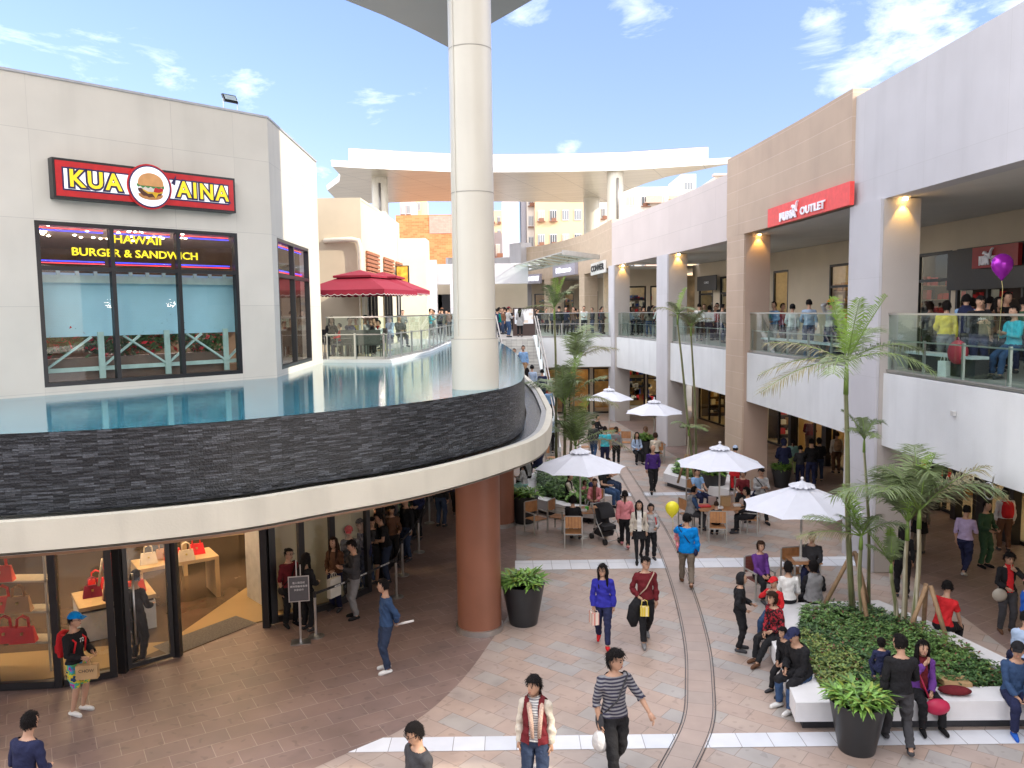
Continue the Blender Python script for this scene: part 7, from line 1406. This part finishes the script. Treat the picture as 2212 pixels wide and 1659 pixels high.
QD = [(705, 1275, -50, 1.58, 'short', 'dark clothed queuer close to the cream screen'), (758, 1290, 10, 1.66, 'short', 'queuer in sunglasses behind the grey hoodie'), (785, 1278, -30, 1.72, 'fringe', 'tall dark jacketed man in the middle of the queue'), (806, 1262, 20, 1.64, 'short', 'dark figure with bare knees in the queue'), (838, 1258, -70, 1.74, 'short', 'man in black leaning over the queue belt'), (848, 1225, 30, 1.6, 'bob', 'woman in black near the third queue post'),
      (880, 1210, -40, 1.7, 'short', 'dark queuer near the fourth queue post'), (820, 1205, 0, 1.6, 'long', 'long haired queuer beside the dark shop glass'), (872, 1178, 60, 1.62, 'short', 'dark green jacketed queuer by the hanging rail'), (902, 1165, -20, 1.7, 'short', 'dark queuer half hidden by the fascia near the far queue post')]
for i, (px, py, hd, H_, hr, lb) in enumerate(QD): pp(lb, px, py, hd=hd, H=H_, arms=(('phone', 'phone'), ('hold', 'down'), ('down', 'bag'), ('fold', 'fold'))[i % 4], top=('black', 'dgrey', 'navy', 'black', 'black', 'brown', 'black', 'dgrey', 'green', 'navy')[i], low='black' if i % 2 else 'jean', shoe='dgrey' if i != 2 else 'white', shorts=.9 if i == 3 else None, hair=(hr, 'k'), head=(0, 15), lean=14 if i == 4 else 0, cap='red' if i == 1 else None, sleeve='short' if i == 4 else 'long', logo=None)
pp('pair of jeans and dark jacket standing apart under the soffit, head hidden', 953, 1138, hd=160, H=1.72, top='black', low='jean')
pp('dark person walking away under the far soffit beside the brown columns', 985, 1118, hd=175, H=1.66, pose='walk', top='navy', low='black')
# ---- people round the big planter
def SB(px, py, z=.5): q = at(px, py, z); return (q.x, q.y)
pp('hooded boy in black standing in front of the seated group', 1597, 1405, hd=72, H=1.50, top='black', low='black', shoe='dgrey', hair=('hood', 'k'), arms=('hold', 'bag'), coat=.05, lod=1)
pp('woman in a red and black floral blouse sitting on the planter edge', xy=SB(1678, 1372), hd=-62, pose='sit', H=1.58, fem=True, seat=.5, arms=('hold', 'lap'), top='floral', low='black', shoe='brown', hair=('bob', 'b'), lod=0, lean=10, legs=((.08, -.62, .02), (-.12, -.48, .02)))
pp('child with a red cap eating on the planter edge', xy=SB(1672, 1328), hd=-48, pose='sit', H=1.42, seat=.5, arms=('hold', 'mouth'), top='red', low='denim', shoe='white', cap='red', lod=1)
a = pp('person in a white sweatshirt with a black strap sitting with their back to us', xy=SB(1702, 1302), hd=168, pose='sit', H=1.58, fem=True, seat=.5, arms=('hold', 'hold'), top='white', low='black', hair=('bob', 'k'), lod=1)
pp('woman in a purple cardigan sitting in the dark red chair', xy=at(1640, 1290).xy, hd=14, pose='sit', H=1.58, fem=True, arms=('lap', 'lap'), top='violet', low='black', hair=('bob', 'b'), lod=1)
pp('person in a grey hooded vest sitting on the planter back to us', xy=SB(1757, 1302), hd=178, pose='sit', H=1.62, seat=.5, arms=('hold', 'hold'), top='black', vest='grey', low='black', hair=('bob', 'k'), lod=1)
pp('man with short grey brown hair behind the grey hooded vest', xy=at(1752, 1272).xy, hd=-25, pose='sit', H=1.68, arms=('table', 'lap'), top='dgrey', low='navy', lod=1)
a = pp('person in a navy cap and black hoodie sitting on the near corner of the planter', xy=SB(1735, 1462), hd=-64, pose='sit', H=1.68, seat=.5, arms=('lap', 'hold'), top='black', low='denim', shoe='white', cap='navy', lean=18, head=(0, 22), lod=0, puff=.012)
soft_bag(a['hand'][0] + Vector((.12, 0, .02)), mat('canvas_bag', (.52, .43, .30), .8), 'cream canvas bag on the lap of the person in the navy cap', (.15, .08, .09), 30, None, 'canvas_bag')
pp('dark haired child in black leaning on the planter behind the navy cap', xy=SB(1702, 1432), hd=-60, pose='sit', H=1.25, seat=.5, arms=('lap', 'lap'), top='black', low='black', hair=('bob', 'k'), lean=15)
a = pp('young man in black with glasses standing with his back to us at the near pot', 1940, 1618, hd=172, H=1.74, pose='walk', arms=('down', 'hold'), top='black', low='dgrey', shoe='dgrey', glasses=True, head=(32, 5), lod=0)
c_ = a['chest'] + Vector((-.22, .06, .0)); pp('child in a navy star top held by the young man in black', xy=(c_.x, c_.y), z=c_.z - .32, hd=175, H=.95, pose='sit', seat=.2, arms=('hold', 'hold'), top='navy', low='navy', hair=('bob', 'k'), legs=((.1, -.2, .05), (-.1, -.2, .05)))
a = pp('woman in a purple jacket eating on the front edge of the planter', xy=SB(1988, 1498), hd=-4, pose='sit', H=1.60, fem=True, seat=.5, arms=('lap', 'mouth'), top='violet', inner='maroon', low='black', shoe='black', hair=('long', 'k'), lod=0, legs=((.22, -.36, .03), (-.12, -.40, .03)))
soft_bag(a['chest'] + Vector((.08, -.26, -.42)), mat('cerise_bag', (.42, .01, .06), .5), 'cerise bag on the lap of the woman in purple', (.20, .10, .13), 0, [a['chest'] + Vector((.0, -.2, -.36)), a['sh'][1] + Vector((0, -.12, -.05))], 'handbag')
q = at(2062, 1500, .5); soft_bag(Vector((q.x, q.y, .57)), CM('maroon'), 'wine coloured bag lying on the planter edge', (.26, .12, .07), -10, None, 'bag'); q = at(2060, 1477, .5); t = MB(); t.hexa([(q.x - .2, q.y - .12, .502), (q.x + .24, q.y - .14, .502), (q.x + .22, q.y + .1, .502), (q.x - .22, q.y + .12, .502)], [(q.x - .22, q.y - .1, .60), (q.x + .22, q.y - .16, .58), (q.x + .24, q.y + .12, .58), (q.x - .24, q.y + .14, .60)]); tag(t.build('food_carton', KR), 'open kraft food carton behind the wine coloured bag', 'food carton')
pp('man in a denim jacket and black cap sitting at the right end of the planter', xy=SB(2188, 1502), hd=-8, pose='sit', H=1.68, seat=.5, arms=('lap', 'lap'), top='denim', low='navy', shoe='blue', cap='black', head=(-28, 5), lod=0, lean=8)
pp('man in a red football shirt sitting on the far side of the planter', xy=SB(2035, 1360), hd=128, pose='sit', H=1.70, seat=.5, arms=('lap', 'knee'), top='red', low='black', sleeve='short', lod=0, lean=14, head=(20, 20))
a = pp('woman in black with a red scarf standing at the right edge eating', 2172, 1366, hd=-8, H=1.62, fem=True, arms=('mouth', 'hold'), top='black', inner='red', low='dgrey', shoe='brown', hair=('fringe', 'k'), lod=0, head=(0, 12)); soft_bag(a['hip'] + Vector((-.02, -.1, -.05)), mat('beige_bag', (.42, .38, .31), .6), 'beige shoulder bag of the woman in black at the right edge', (.15, .09, .14), 0, [a['hip'], a['sh'][1]])
pp('person in bright blue with a pink hat cut by the right edge', xy=at(2212, 1400).xy, hd=60, H=1.35, top='blue', low='navy', cap='pink', lod=1)
pp('person in pale blue sitting behind the denim jacket at the right edge', xy=at(2212, 1452, .3).xy, hd=160, pose='sit', H=1.6, seat=.5, arms=('lap', 'lap'), top='pale', low='navy')
a = pp('walker in a lavender shirt and dark jeans crossing towards the right shops', 2082, 1240, hd=130, H=1.70, pose='walk', arms=('down', 'phone'), top='lav', low='navy', shoe='lgrey', sleeve='elbow', lod=1, head=(0, 10))
pp('person in dark green camouflage standing by the black post', 2125, 1225, hd=20, H=1.66, top='green', low='green', arms=('hold', 'hold'), shoe='black')
a = pp('person with white sleeves and a red backpack near the lit shop at the right', 2168, 1190, hd=165, H=1.66, top='white', low='brown', lod=1); backpack(a, CM('red'), 'dark red backpack near the lit shop at the right edge', 1.1)
pp('dark haired person in black behind the middle palms', 1948, 1290, hd=160, H=1.62, fem=True, top='black', low='black', hair=('long', 'k'))
pp('grey brown dressed person behind the bushy palms', 1985, 1195, hd=150, H=1.6, fem=True, top='khaki', low='khaki', skirt=.3)
pp('person in brown cap and blue near the amber shop window', 1975, 1150, hd=170, H=1.66, top='navy', low='jean', cap='brown')
# ---- under the first parasol and its planter
pp('woman in a pink jacket sitting behind the first table', xy=at(1285, 1122).xy, hd=-12, pose='sit', H=1.60, fem=True, arms=('table', 'table'), top='pink', inner='brown', low='black', hair=('short', 'b'), head=(0, 18), lod=1)
pp('person in a black coat with their back to us at the first table', xy=at(1238, 1172).xy, hd=165, pose='sit', H=1.62, arms=('table', 'table'), top='black', low='black', hair=('bob', 'k'), lod=1, coat=.06)
pp('boy in a black vest with white sleeves sitting on the planter', xy=SB(1230, 1076), hd=70, pose='sit', H=1.52, seat=.5, arms=('lap', 'lap'), top='cream', vest='black', low='black', hair=('short', 'b'), lod=1)
pp('man in a navy jacket turning to a little girl on the planter edge', xy=SB(1288, 1080), hd=-120, pose='sit', H=1.72, seat=.5, arms=('hold', 'hold'), top='navy', low='khaki', lean=16, lod=1)
pp('little girl in pink and pale blue standing next to the navy jacket', xy=at(1262, 1108).xy, hd=60, H=1.05, fem=True, top='pink', low='pale', hair=('bob', 'b'))
pp('man in a black tee and blue jeans reclining on the planter edge', xy=SB(1306, 1062), hd=58, pose='sit', H=1.74, seat=.5, arms=('mouth', 'hold'), top='black', low='denim', sleeve='short', lean=-10, lod=1, shoe='black')
pp('second pair of jeans beside the black tee on the planter', xy=SB(1312, 1045), hd=64, pose='sit', H=1.68, seat=.5, arms=('phone', 'phone'), top='black', low='jean', sleeve='short')
pp('woman in a striped top and pale green skirt sitting by the stair planter', xy=SB(1134, 1050), hd=-110, pose='sit', H=1.62, fem=True, seat=.5, arms=('phone', 'phone'), top='bstripe', low='mint', hair=('long', 'k'), lean=8, lod=1)
pp('person in lavender grey beside the striped top', xy=SB(1142, 1032), hd=-100, pose='sit', H=1.6, seat=.5, arms=('lap', 'lap'), top='lgrey', low='black', hair=('long', 'k'))
pp('person in a royal blue jacket sitting just above the first parasol', xy=SB(1165, 1010), hd=-150, pose='sit', H=1.66, seat=.5, top='navy', low='navy', arms=('lap', 'lap'))
# ---- full table
pp('man in a pale blue polo at the full table', xy=at(1505, 1100).xy, hd=25, pose='sit', H=1.72, arms=('table', 'table'), top='sky', low='navy', sleeve='short', head=(0, 25), lod=1)
pp('person in a grey vest over blue sleeves at the full table', xy=at(1490, 1146).xy, hd=100, pose='sit', H=1.62, arms=('table', 'table'), top='denim', vest='grey', low='dgrey', lean=10, lod=1)
pp('small child in the teak chair seen from behind at the full table', xy=at(1547, 1166).xy, hd=175, pose='sit', H=1.2, arms=('table', 'table'), top='black', low='black', hair=('short', 'b'), legs=((.1, -.4, .1), (-.1, -.4, .1)))
pp('person in a dark red top eating at the full table', xy=at(1604, 1102).xy, hd=-22, pose='sit', H=1.62, fem=True, arms=('table', 'table'), top='maroon', low='black', sleeve='elbow', hair=('bob', 'b'), head=(0, 20), lod=1)
pp('person in black at the right end of the full table', xy=at(1622, 1152).xy, hd=-105, pose='sit', H=1.68, arms=('table', 'table'), top='black', low='black', hair=('fringe', 'k'), lean=10, lod=1)
pp('person in black sitting sideways behind the right end of the full table', xy=at(1640, 1125).xy, hd=-80, pose='sit', H=1.6, arms=('table', 'table'), top='navy', low='black')
pp('person in a red coat standing between the tan pillar and the planter', 1588, 1060, hd=180, H=1.6, top='red', low='red', coat=.3, cap='pale')
# ---- far tables
pp('woman in a pale blue top sitting beside the far parasol', xy=at(1375, 1000).xy, hd=10, pose='sit', H=1.6, fem=True, top='pale', low='black', hair=('long', 'k'), arms=('hold', 'hold'))
pp('person in a cream top with their back to us by the grey pillar', xy=at(1416, 1003).xy, hd=175, pose='sit', H=1.64, top='cream', low='black', hair=('bob', 'b'), arms=('table', 'table'))
pp('person in a fur hood at the far table by the grey pillar', xy=at(1395, 985).xy, hd=-30, pose='sit', H=1.6, top='tan', low='black', hair=('hood', 'k'), arms=('table', 'table'))
pp('dark seated person under the farthest parasol', xy=at(1290, 955).xy, hd=60, pose='sit', H=1.65, top='black', low='black', arms=('table', 'table'))
pp('person in blue jeans walking behind the stair planter palms', 1282, 990, hd=165, H=1.66, pose='walk', top='dgrey', low='denim')
# ---- by the right shops
for px, py, hd, H_, tp_, lw_, hr, lb in ((1692, 1050, 175, 1.72, 'navy', 'jean', 'hood', 'person in a long dark coat at the shop window behind the tan pillar'), (1712, 1025, 172, 1.36, 'mint', 'lime', 'pony', 'girl with a ponytail in a mint vest and lime trousers'), (1728, 1048, 170, 1.45, 'dgrey', 'navy', 'short', 'child in a dark grey puffer next to the mint girl'), (1752, 1052, 178, 1.74, 'black', 'navy', 'short', 'tall person in black at the warm shop window'), (1768, 1040, 165, 1.62, 'black', 'jean', 'bob', 'second person in black beside the tall one at the warm shop window'), (1748, 985, 150, 1.72, 'maroon', 'brown', 'short', 'grey haired man in a dark red jacket going into the warm shop')):
    pp(lb, px, py, hd=hd, H=H_, top=tp_, low=lw_, hair=(hr, 'g' if 'grey haired' in lb else 'k'), coat=.12 if 'coat' in lb else .0, arms=('hold', 'hold'), puff=.012)
a = pp('person with a brown backpack and white hood by the warm shop door', 1806, 1022, hd=172, H=1.62, top='cream', low='brown', hair=('short', 'b')); backpack(a, CM('tan'), 'sandy brown backpack by the warm shop door', 1.1)

rq = random.Random(5)
for k in range(9):
    px, py = rq.uniform(775, 895), 0; py = 1300 - (px - 775) * .95 - rq.uniform(10, 60)
    pp('dark clothed figure packed in the middle of the shop queue', px, py, hd=rq.uniform(-90, 90), H=rq.uniform(1.56, 1.74), arms=('hold', 'down'), top=rq.choice(['black', 'dgrey', 'navy', 'black', 'brown']), low=rq.choice(['black', 'jean']), shoe='dgrey', hair=(rq.choice(['short', 'long', 'bob']), 'k'), head=(rq.uniform(-30, 30), 12), group='dark figures in the shop queue')

pp('man in a dark suit standing just inside the open shop door', 300, 1432, hd=160, H=1.76, top='black', low='black', shoe='black', arms=('hold', 'hold'))
# ---- on the stairs
def stz(px, py):                                         # point on the flight seen at this picture position
    for k in range(200):
        Y = 37.4 + 8.25 * k / 200; q = atY(px, py, Y); z = Z2 * min(1, (int((Y - 37.4) / 8.25 * NS) + 1) / NS)
        if q.z <= z: return (q.x, q.y), z
    return (q.x, q.y), z
for px, py, hd, H_, kw, lb in ((1131, 822, 0, 1.72, dict(top='sky', low='tan', shoe='brown', coat=.02), 'man in a pale blue shirt and tan trousers coming down the stairs'), (1112, 835, -5, 1.74, dict(top='navy', low='black', logo=('GAP', .13, .33, -.165), arms=('down', 'side')), 'young man in a navy printed hoodie coming down the stairs'), (1092, 828, 10, 1.62, dict(top='dgrey', low='jean', fem=True, hair=('long', 'k'), inner='lgrey'), 'woman in a grey cardigan coming down the stairs on the left'),
        (1150, 872, 176, 1.74, dict(top='pale', low='denim', cap='black'), 'man in a backwards black cap and pale tee going up the stairs'), (1172, 878, 178, 1.7, dict(top='navy', low='jean'), 'man in a navy top with a red bag going up the stairs'), (1139, 868, 170, 1.6, dict(top='lgrey', low='denim', fem=True, hair=('long', 'k')), 'grey clothed person beside the black cap on the stairs'),
        (1168, 955, 175, 1.72, dict(top='black', low='black'), 'man in a black jacket in the middle of the stairs next to the cream fascia'), (1190, 990, 172, 1.7, dict(top='pale', low='black', hair=('short', 'k')), 'man in a pale blue hoodie starting up the stairs'), (1187, 915, 170, 1.7, dict(top='sky', low='black'), 'man in a light blue shirt two steps ahead of the pale hoodie')):
    xy, z = stz(px, py); a = pp(lb, xy=xy, z=z, hd=hd, H=H_, pose='stand', legs=((.1, -.14, .0), (-.1, .1, -.12 if hd > 90 else .12)), **kw)
    if 'red bag' in lb: shopping_bag(a['hand'][1], CM('red'), 'small red bag carried up the stairs', .2, .1, .24, 0, None, .05)
# ---- upper level at the balconies
def UB(px, out):                                         # spot on the upper walkway: picture column and distance behind the balcony front
    s = hit(RB, px, -out); return RB.P(s, -out)
for px, out, hd, H_, kw, lb in (
        (2045, 1.2, 160, 1.60, dict(top='yellow', low='grey', fem=True, hair=('bob', 'k'), puff=.015), 'woman in a yellow jacket seen from behind on the upper balcony'), (2085, 1.6, 150, 1.74, dict(top='sky', vest='navy', low='black', arms=('down', 'hold')), 'man in a navy vest and pale blue sleeves on the upper balcony'),
        (2112, 1.0, -12, 1.70, dict(top='black', low='navy', logo=('pizza', .08, .36, -.165), arms=('phone', 'phone'), head=(0, 25), wid=1.1), 'young man in a black printed tee looking down on the upper balcony'), (2150, 2.2, 20, 1.66, dict(top='brown', low='black', hair=('long', 'k'), fem=True), 'woman in brown behind the magenta balloon'),
        (2170, 2.8, 10, 1.78, dict(top='black', low='black'), 'tall dark man at the black shop entrance on the upper floor'), (2190, 1.5, -80, 1.66, dict(top='turq', low='denim', pose='sit', seat=.62, arms=('phone', 'phone'), puff=.01), 'person in pale blue sitting at the right end of the upper balcony'),
        (2208, 2.4, 160, 1.66, dict(top='green', low='navy'), 'person in green cut by the right edge on the upper balcony'), (2010, 2.6, 170, 1.6, dict(top='grey', low='black', fem=True, hair=('bob', 'b')), 'greyish person beside the balcony pillar on the upper floor'), (2135, 3.4, 120, 1.7, dict(top='dgrey', low='black'), 'dark figure in front of the upper shop doors'),
        (1672, 1.2, -60, 1.70, dict(top='sky', low='lgrey', arms=('hold', 'hold')), 'man in a pale blue top leaning near the rail under the red sign'), (1690, 1.8, 40, 1.64, dict(top='red', low='black'), 'person in red behind the palm tips under the red sign'), (1712, 1.1, 160, 1.60, dict(top='white', low='lgrey', cap='black'), 'person in a black cap under the red sign'),
        (1748, 1.1, 172, 1.74, dict(top='pale', low='denim'), 'man in a pale blue shirt seen from behind under the red sign'), (1795, 1.0, 178, 1.72, dict(top='lgrey', low='navy', arms=('head', 'head'), head=(0, -5), cap='orange'), 'person with hands on a yellow headband under the red sign'), (1840, 1.4, 150, 1.6, dict(top='red', low='black', fem=True, hair=('long', 'k')), 'person in red next to the lavender pillar on the balcony'),
        (1510, 1.2, 165, 1.72, dict(top='white', low='black'), 'man in a white top behind the dry palm fronds on the balcony'), (1532, 2.0, 150, 1.62, dict(top='lgrey', low='navy', fem=True, hair=('bob', 'k')), 'woman in light grey left of the tan pillar upstairs'), (1545, 2.4, 20, 1.6, dict(top='red', low='navy'), 'small figure in red left of the tan pillar upstairs'), (1522, 3.2, -30, 1.7, dict(top='dgrey', low='black'), 'dark figure in front of the hanging board upstairs'), (1560, 1.4, 100, 1.66, dict(top='khaki', low='jean'), 'khaki clothed person near the tan pillar upstairs'),
        (1362, 1.1, 60, 1.62, dict(top='pale', low='navy', fem=True, hair=('long', 'k')), 'woman in pale blue by the far pillar upstairs'), (1372, 1.8, -20, 1.66, dict(top='dgrey', low='black'), 'dark person beside the woman in pale blue upstairs'), (1390, 1.3, 170, 1.7, dict(top='brown', low='black'), 'person in brown in front of the red panel upstairs'), (1402, 1.0, 175, 1.64, dict(top='khaki', low='denim', hair=('long', 'k'), fem=True), 'woman in khaki in the middle of the far balcony'),
        (1412, 1.6, 100, 1.6, dict(top='maroon', low='navy'), 'person in maroon in the far balcony bay'), (1422, 1.1, -150, 1.68, dict(top='white', low='khaki', cap='blue'), 'person in a blue cap in the far balcony bay'), (1432, 1.5, 20, 1.62, dict(top='black', low='green', fem=True, hair=('bob', 'k')), 'dark haired person next to the grey pillar in the far bay')):
    x_, y_ = UB(px, out); kw = dict(kw); kw.setdefault('arms', ('hold', 'down')); a = pp(lb, xy=(x_, y_), z=Z2, hd=hd, H=H_, lod=1 if px > 1990 else 2 if px < 1600 else 1, **kw)
x_, y_ = UB(2072, .55); t = thing('backpack', 'round crimson backpack on the bench behind the balcony glass', 'backpack', (x_, y_, 5.75), R(-80)); g = MB(); g.ell((0, 0, 0), (.27, .16, .27), 16, 10); g.build('bag_body', mat('crimson_bag', (.40, .02, .04), .6, bump=.5, bscale=12), t); g = MB(); g.tube([(-.05, 0, .25), (0, 0, .33), (.05, 0, .25)], .015, 6); g.build('handle', MATS['crimson_bag'], t)
x_, y_ = UB(2042, .45); shopping_bag(Vector((x_, y_, 5.2 + .48)), PWH, 'white paper carrier bag at the foot of the balcony glass', .26, .12, .34, -80)
bn = thing('bench', 'long pale bench along the inside of the nearest balcony', 'bench', (*UB(2080, .8), Z2), world=True); q_ = [UB(p_, .9) for p_ in (2140, 2090, 2040, 1990)]; g = MB(); g.ribbon(q_, .4, 5.62, 5.68); g.build('seat', mat('bench_top', (.55, .58, .6), .5), bn); g = MB(); g.ribbon(q_, .3, Z2 + .005, 5.62); g.build('base', DARKM, bn)
bn = thing('bench', 'long pale bench behind the glass under the red sign', 'bench', (*UB(1750, .8), Z2), world=True); q_ = [UB(p_, .9) for p_ in (1830, 1760, 1700, 1668)]; g = MB(); g.ribbon(q_, .4, 5.62, 5.68); g.build('seat', MATS['bench_top'], bn); g = MB(); g.ribbon(q_, .3, Z2 + .005, 5.62); g.build('base', DARKM, bn)
# ---- far upper plaza
def FU(px, Y): q = atY(px, 700, Y); return (q.x, Y)
FUP = [(1074, 49.2, 168, 1.62, dict(top='teal', low='navy'), 'person in a teal jacket at the head of the stairs'), (1098, 48.6, 120, 1.72, dict(top='lgrey', low='denim', cap='maroon', arms=('phone', 'phone')), 'person in a dark red hat looking at a phone by the map kiosk'), (1123, 49.4, 178, 1.64, dict(top='lgrey', low='black', hair=('long', 'k'), fem=True, coat=.2), 'woman in a long grey coat reading the map'),
       (1208, 52, 170, 1.74, dict(top='black', low='black', coat=.1), 'tall person in a long black coat behind the green glass rail'), (1222, 52.4, 20, 1.68, dict(top='navy', low='black'), 'dark dressed man behind the green glass rail'), (1262, 50.6, -10, 1.72, dict(top='white', low='black', arms=('fold', 'fold'), lean=10), 'man leaning on the green glass rail right of the far palms'), (1238, 52.6, 30, 1.66, dict(top='brown', low='black', hair=('short', 'r')), 'reddish haired person behind the green glass rail'),
       (1196, 53.5, 0, 1.6, dict(top='dgrey', low='black'), 'dark figure left of the tall black coat'), (1180, 58, 30, 1.62, dict(top='khaki', low='black'), 'distant khaki figure below the Mizuno sign'), (1160, 60, -30, 1.62, dict(top='black', low='black'), 'distant black figure below the smaller grey sign'), (1146, 62, 0, 1.62, dict(top='red', low='black'), 'distant red figure right of the pale far pillar'), (1090, 60, 0, 1.7, dict(top='navy', low='navy'), 'distant navy figure under the blue sign'), (1078, 62, 0, 1.6, dict(top='grey', low='black'), 'distant grey figure under the blue sign'), (1104, 64, 0, 1.65, dict(top='black', low='black'), 'distant black figure beside the pale far pillar'), (1300, 52.5, 60, 1.66, dict(top='dgrey', low='black'), 'dark figure under the CONVER sign'), (1280, 54, -60, 1.62, dict(top='black', low='jean'), 'dark figure just left of the CONVER pillar'),
       (955, 46.5, 170, 1.70, dict(top='dgrey', low='navy', cap='brown'), 'man with a grey backpack standing on the pool terrace'), (929, 46, 100, 1.66, dict(top='turq', low='grey', arms=('phone', 'phone')), 'person in a turquoise shirt on the pool terrace'), (938, 47, -80, 1.6, dict(top='white', low='lgrey'), 'person in white facing the turquoise shirt'), (912, 55, 0, 1.6, dict(top='black', low='black'), 'distant dark figure on the left of the terrace arcade'), (968, 56, 0, 1.6, dict(top='dgrey', low='black'), 'distant dark figure right beside the huge column'), (900, 58, 0, 1.62, dict(top='brown', low='black'), 'distant brown figure at the far left arcade'), (870, 44, 20, 1.6, dict(top='grey', low='black'), 'person standing by the cream wall on the terrace')]
for px, Y, hd, H_, kw, lb in FUP:
    kw = dict(kw); kw.setdefault('arms', ('hold', 'down')); a = pp(lb, xy=FU(px, Y), z=Z2 if px > 1060 else 5.2, hd=hd, H=H_, lod=2, **kw)
    if 'teal' in lb or 'grey backpack' in lb: backpack(a, CM('navy' if 'teal' in lb else 'dgrey'), 'navy backpack of the person in teal' if 'teal' in lb else 'grey backpack on the pool terrace', 1.1)
# ---- cafe terrace
RAT = mat('dark_rattan', (.10, .085, .08), .7, nscale=30, amt=.3, bump=.4, bscale=60)
def rattan():
    t = thing('terrace_chair', 'x', 'chair', (0, 0, 0)); g = MB(); g.box(-.27, -.26, .40, .27, .27, .46); g.build('seat', RAT, t); g = MB(); g.hexa([(-.27, .25, .44), (.27, .25, .44), (.27, .30, .44), (-.27, .30, .44)], [(-.28, .32, .92), (.28, .32, .92), (.28, .36, .92), (-.28, .36, .92)]); g.build('backrest', RAT, t)
    for x_ in (-.25, .25):
        for y_ in (-.24, .26): g = MB(); g.box(x_ - .02, y_ - .02, 0, x_ + .02, y_ + .02, .42); g.build('leg', RAT, t)
        g = MB(); g.box(x_ - .025, -.26, .62, x_ + .025, .30, .65); g.box(x_ - .02, -.26, .4, x_ + .02, -.22, .62); g.build('armrest', RAT, t)
    return t
RC = rattan()
def Tt(px, Y): q = atY(px, 700, Y); return (q.x, Y)
TC = [(715, 28.3, 40, 'rattan chair of the long haired woman on the terrace'), (737, 27.4, -60, 'rattan chair of the child in red on the terrace'), (760, 27.6, 170, 'empty rattan chair back beside the parasol pole'), (782, 27.2, 178, 'rattan chair with its back to us in the middle of the terrace'), (806, 27.2, 182, 'rattan chair with its back to us on the right of the terrace'), (765, 28.9, 0, 'rattan chair of the person in yellow'), (790, 28.9, 0, 'rattan chair of the man scratching his head'), (815, 28.9, -10, 'rattan chair of the child in a red scarf')]
for px, Y, hd, lb in TC: put_chair(0, 0, hd, lb, RC, 5.3, Tt(px, Y), 'dark rattan chairs on the cafe terrace')
table(0, 0, 'terrace table at the left under the maroon parasol', .8, .8, .74, 0, Tt(727, 27.9), 5.3, mat('cream_table', (.5, .45, .38), .5)); table(0, 0, 'terrace table in the middle behind the rail', .8, .8, .74, 0, Tt(772, 28.2), 5.3, MATS['cream_table']); table(0, 0, 'terrace table at the right behind the rail', .8, .8, .74, 0, Tt(808, 28.1), 5.3, MATS['cream_table'])
for px, Y, hd, H_, kw, lb in ((715, 28.4, 35, 1.62, dict(top='black', low='black', hair=('long', 'k'), fem=True), 'long haired woman in black at the left terrace table'), (735, 27.5, -70, 1.2, dict(top='red', low='navy'), 'child in red at the left terrace table'), (755, 28.4, 60, 1.62, dict(top='navy', low='jean', head=(0, 20)), 'dark haired person in navy at the middle terrace table'), (769, 28.9, -10, 1.6, dict(top='yellow', low='jean', head=(0, 20)), 'person in pale yellow at the middle terrace table'), (789, 28.8, 20, 1.68, dict(top='lgrey', low='khaki', head=(0, 15)), 'man in a pale shirt at the right terrace table'), (800, 29.0, 10, 1.6, dict(top='black', low='black', arms=('head', 'table')), 'person in black hiding behind raised hands at the right terrace table'),
        (810, 28.7, -40, 1.5, dict(top='dgrey', low='jean', arms=('mouth', 'table')), 'grey clothed youth at the right terrace table'), (819, 28.4, -50, 1.35, dict(top='white', inner='red', low='black', arms=('mouth', 'table')), 'child with a red scarf at the right end of the terrace'), (843, 33, -40, 1.66, dict(top='pale', low='navy'), 'man in a pale blue shirt at the back terrace table'), (862, 35, 40, 1.6, dict(top='dgrey', low='black'), 'dark clothed person at the back terrace table')):
    kw = dict(kw); kw.setdefault('arms', ('table', 'table')); pp(lb, xy=Tt(px, Y), z=5.3, hd=hd, H=H_, pose='sit', seat=.46, lod=1, **kw)

rq = random.Random(9)
for k in range(24):
    px = rq.choice([rq.uniform(1062, 1105), rq.uniform(1160, 1305), rq.uniform(1160, 1305), rq.uniform(885, 975)]); Y = rq.uniform(54, 66)
    if px < 980: Y = rq.uniform(50, 62)
    pp('distant darkly dressed shopper in the crowd on the far upper plaza', xy=FU(px, Y), z=Z2, hd=rq.uniform(-180, 180), H=rq.uniform(1.55, 1.75), arms=('down', 'hold'), top=rq.choice(['black', 'dgrey', 'navy', 'grey', 'brown', 'maroon']), low=rq.choice(['black', 'jean', 'dgrey']), hair=(rq.choice(['short', 'bob']), 'k'), lod=2, group='distant shoppers on the far upper plaza')
for k in range(8):
    x_, y_ = UB(rq.choice([rq.uniform(1365, 1435), rq.uniform(1505, 1570), rq.uniform(2000, 2200)]), rq.uniform(2.2, 4.2)); pp('darkly dressed shopper standing well back in the upper arcade walkway', xy=(x_, y_), z=Z2, hd=rq.uniform(-180, 180), H=rq.uniform(1.58, 1.76), arms=('down', 'hold'), top=rq.choice(['black', 'dgrey', 'navy', 'brown']), low='black', hair=(rq.choice(['short', 'bob']), 'k'), lod=2, group='shoppers at the back of the upper arcade walkway')
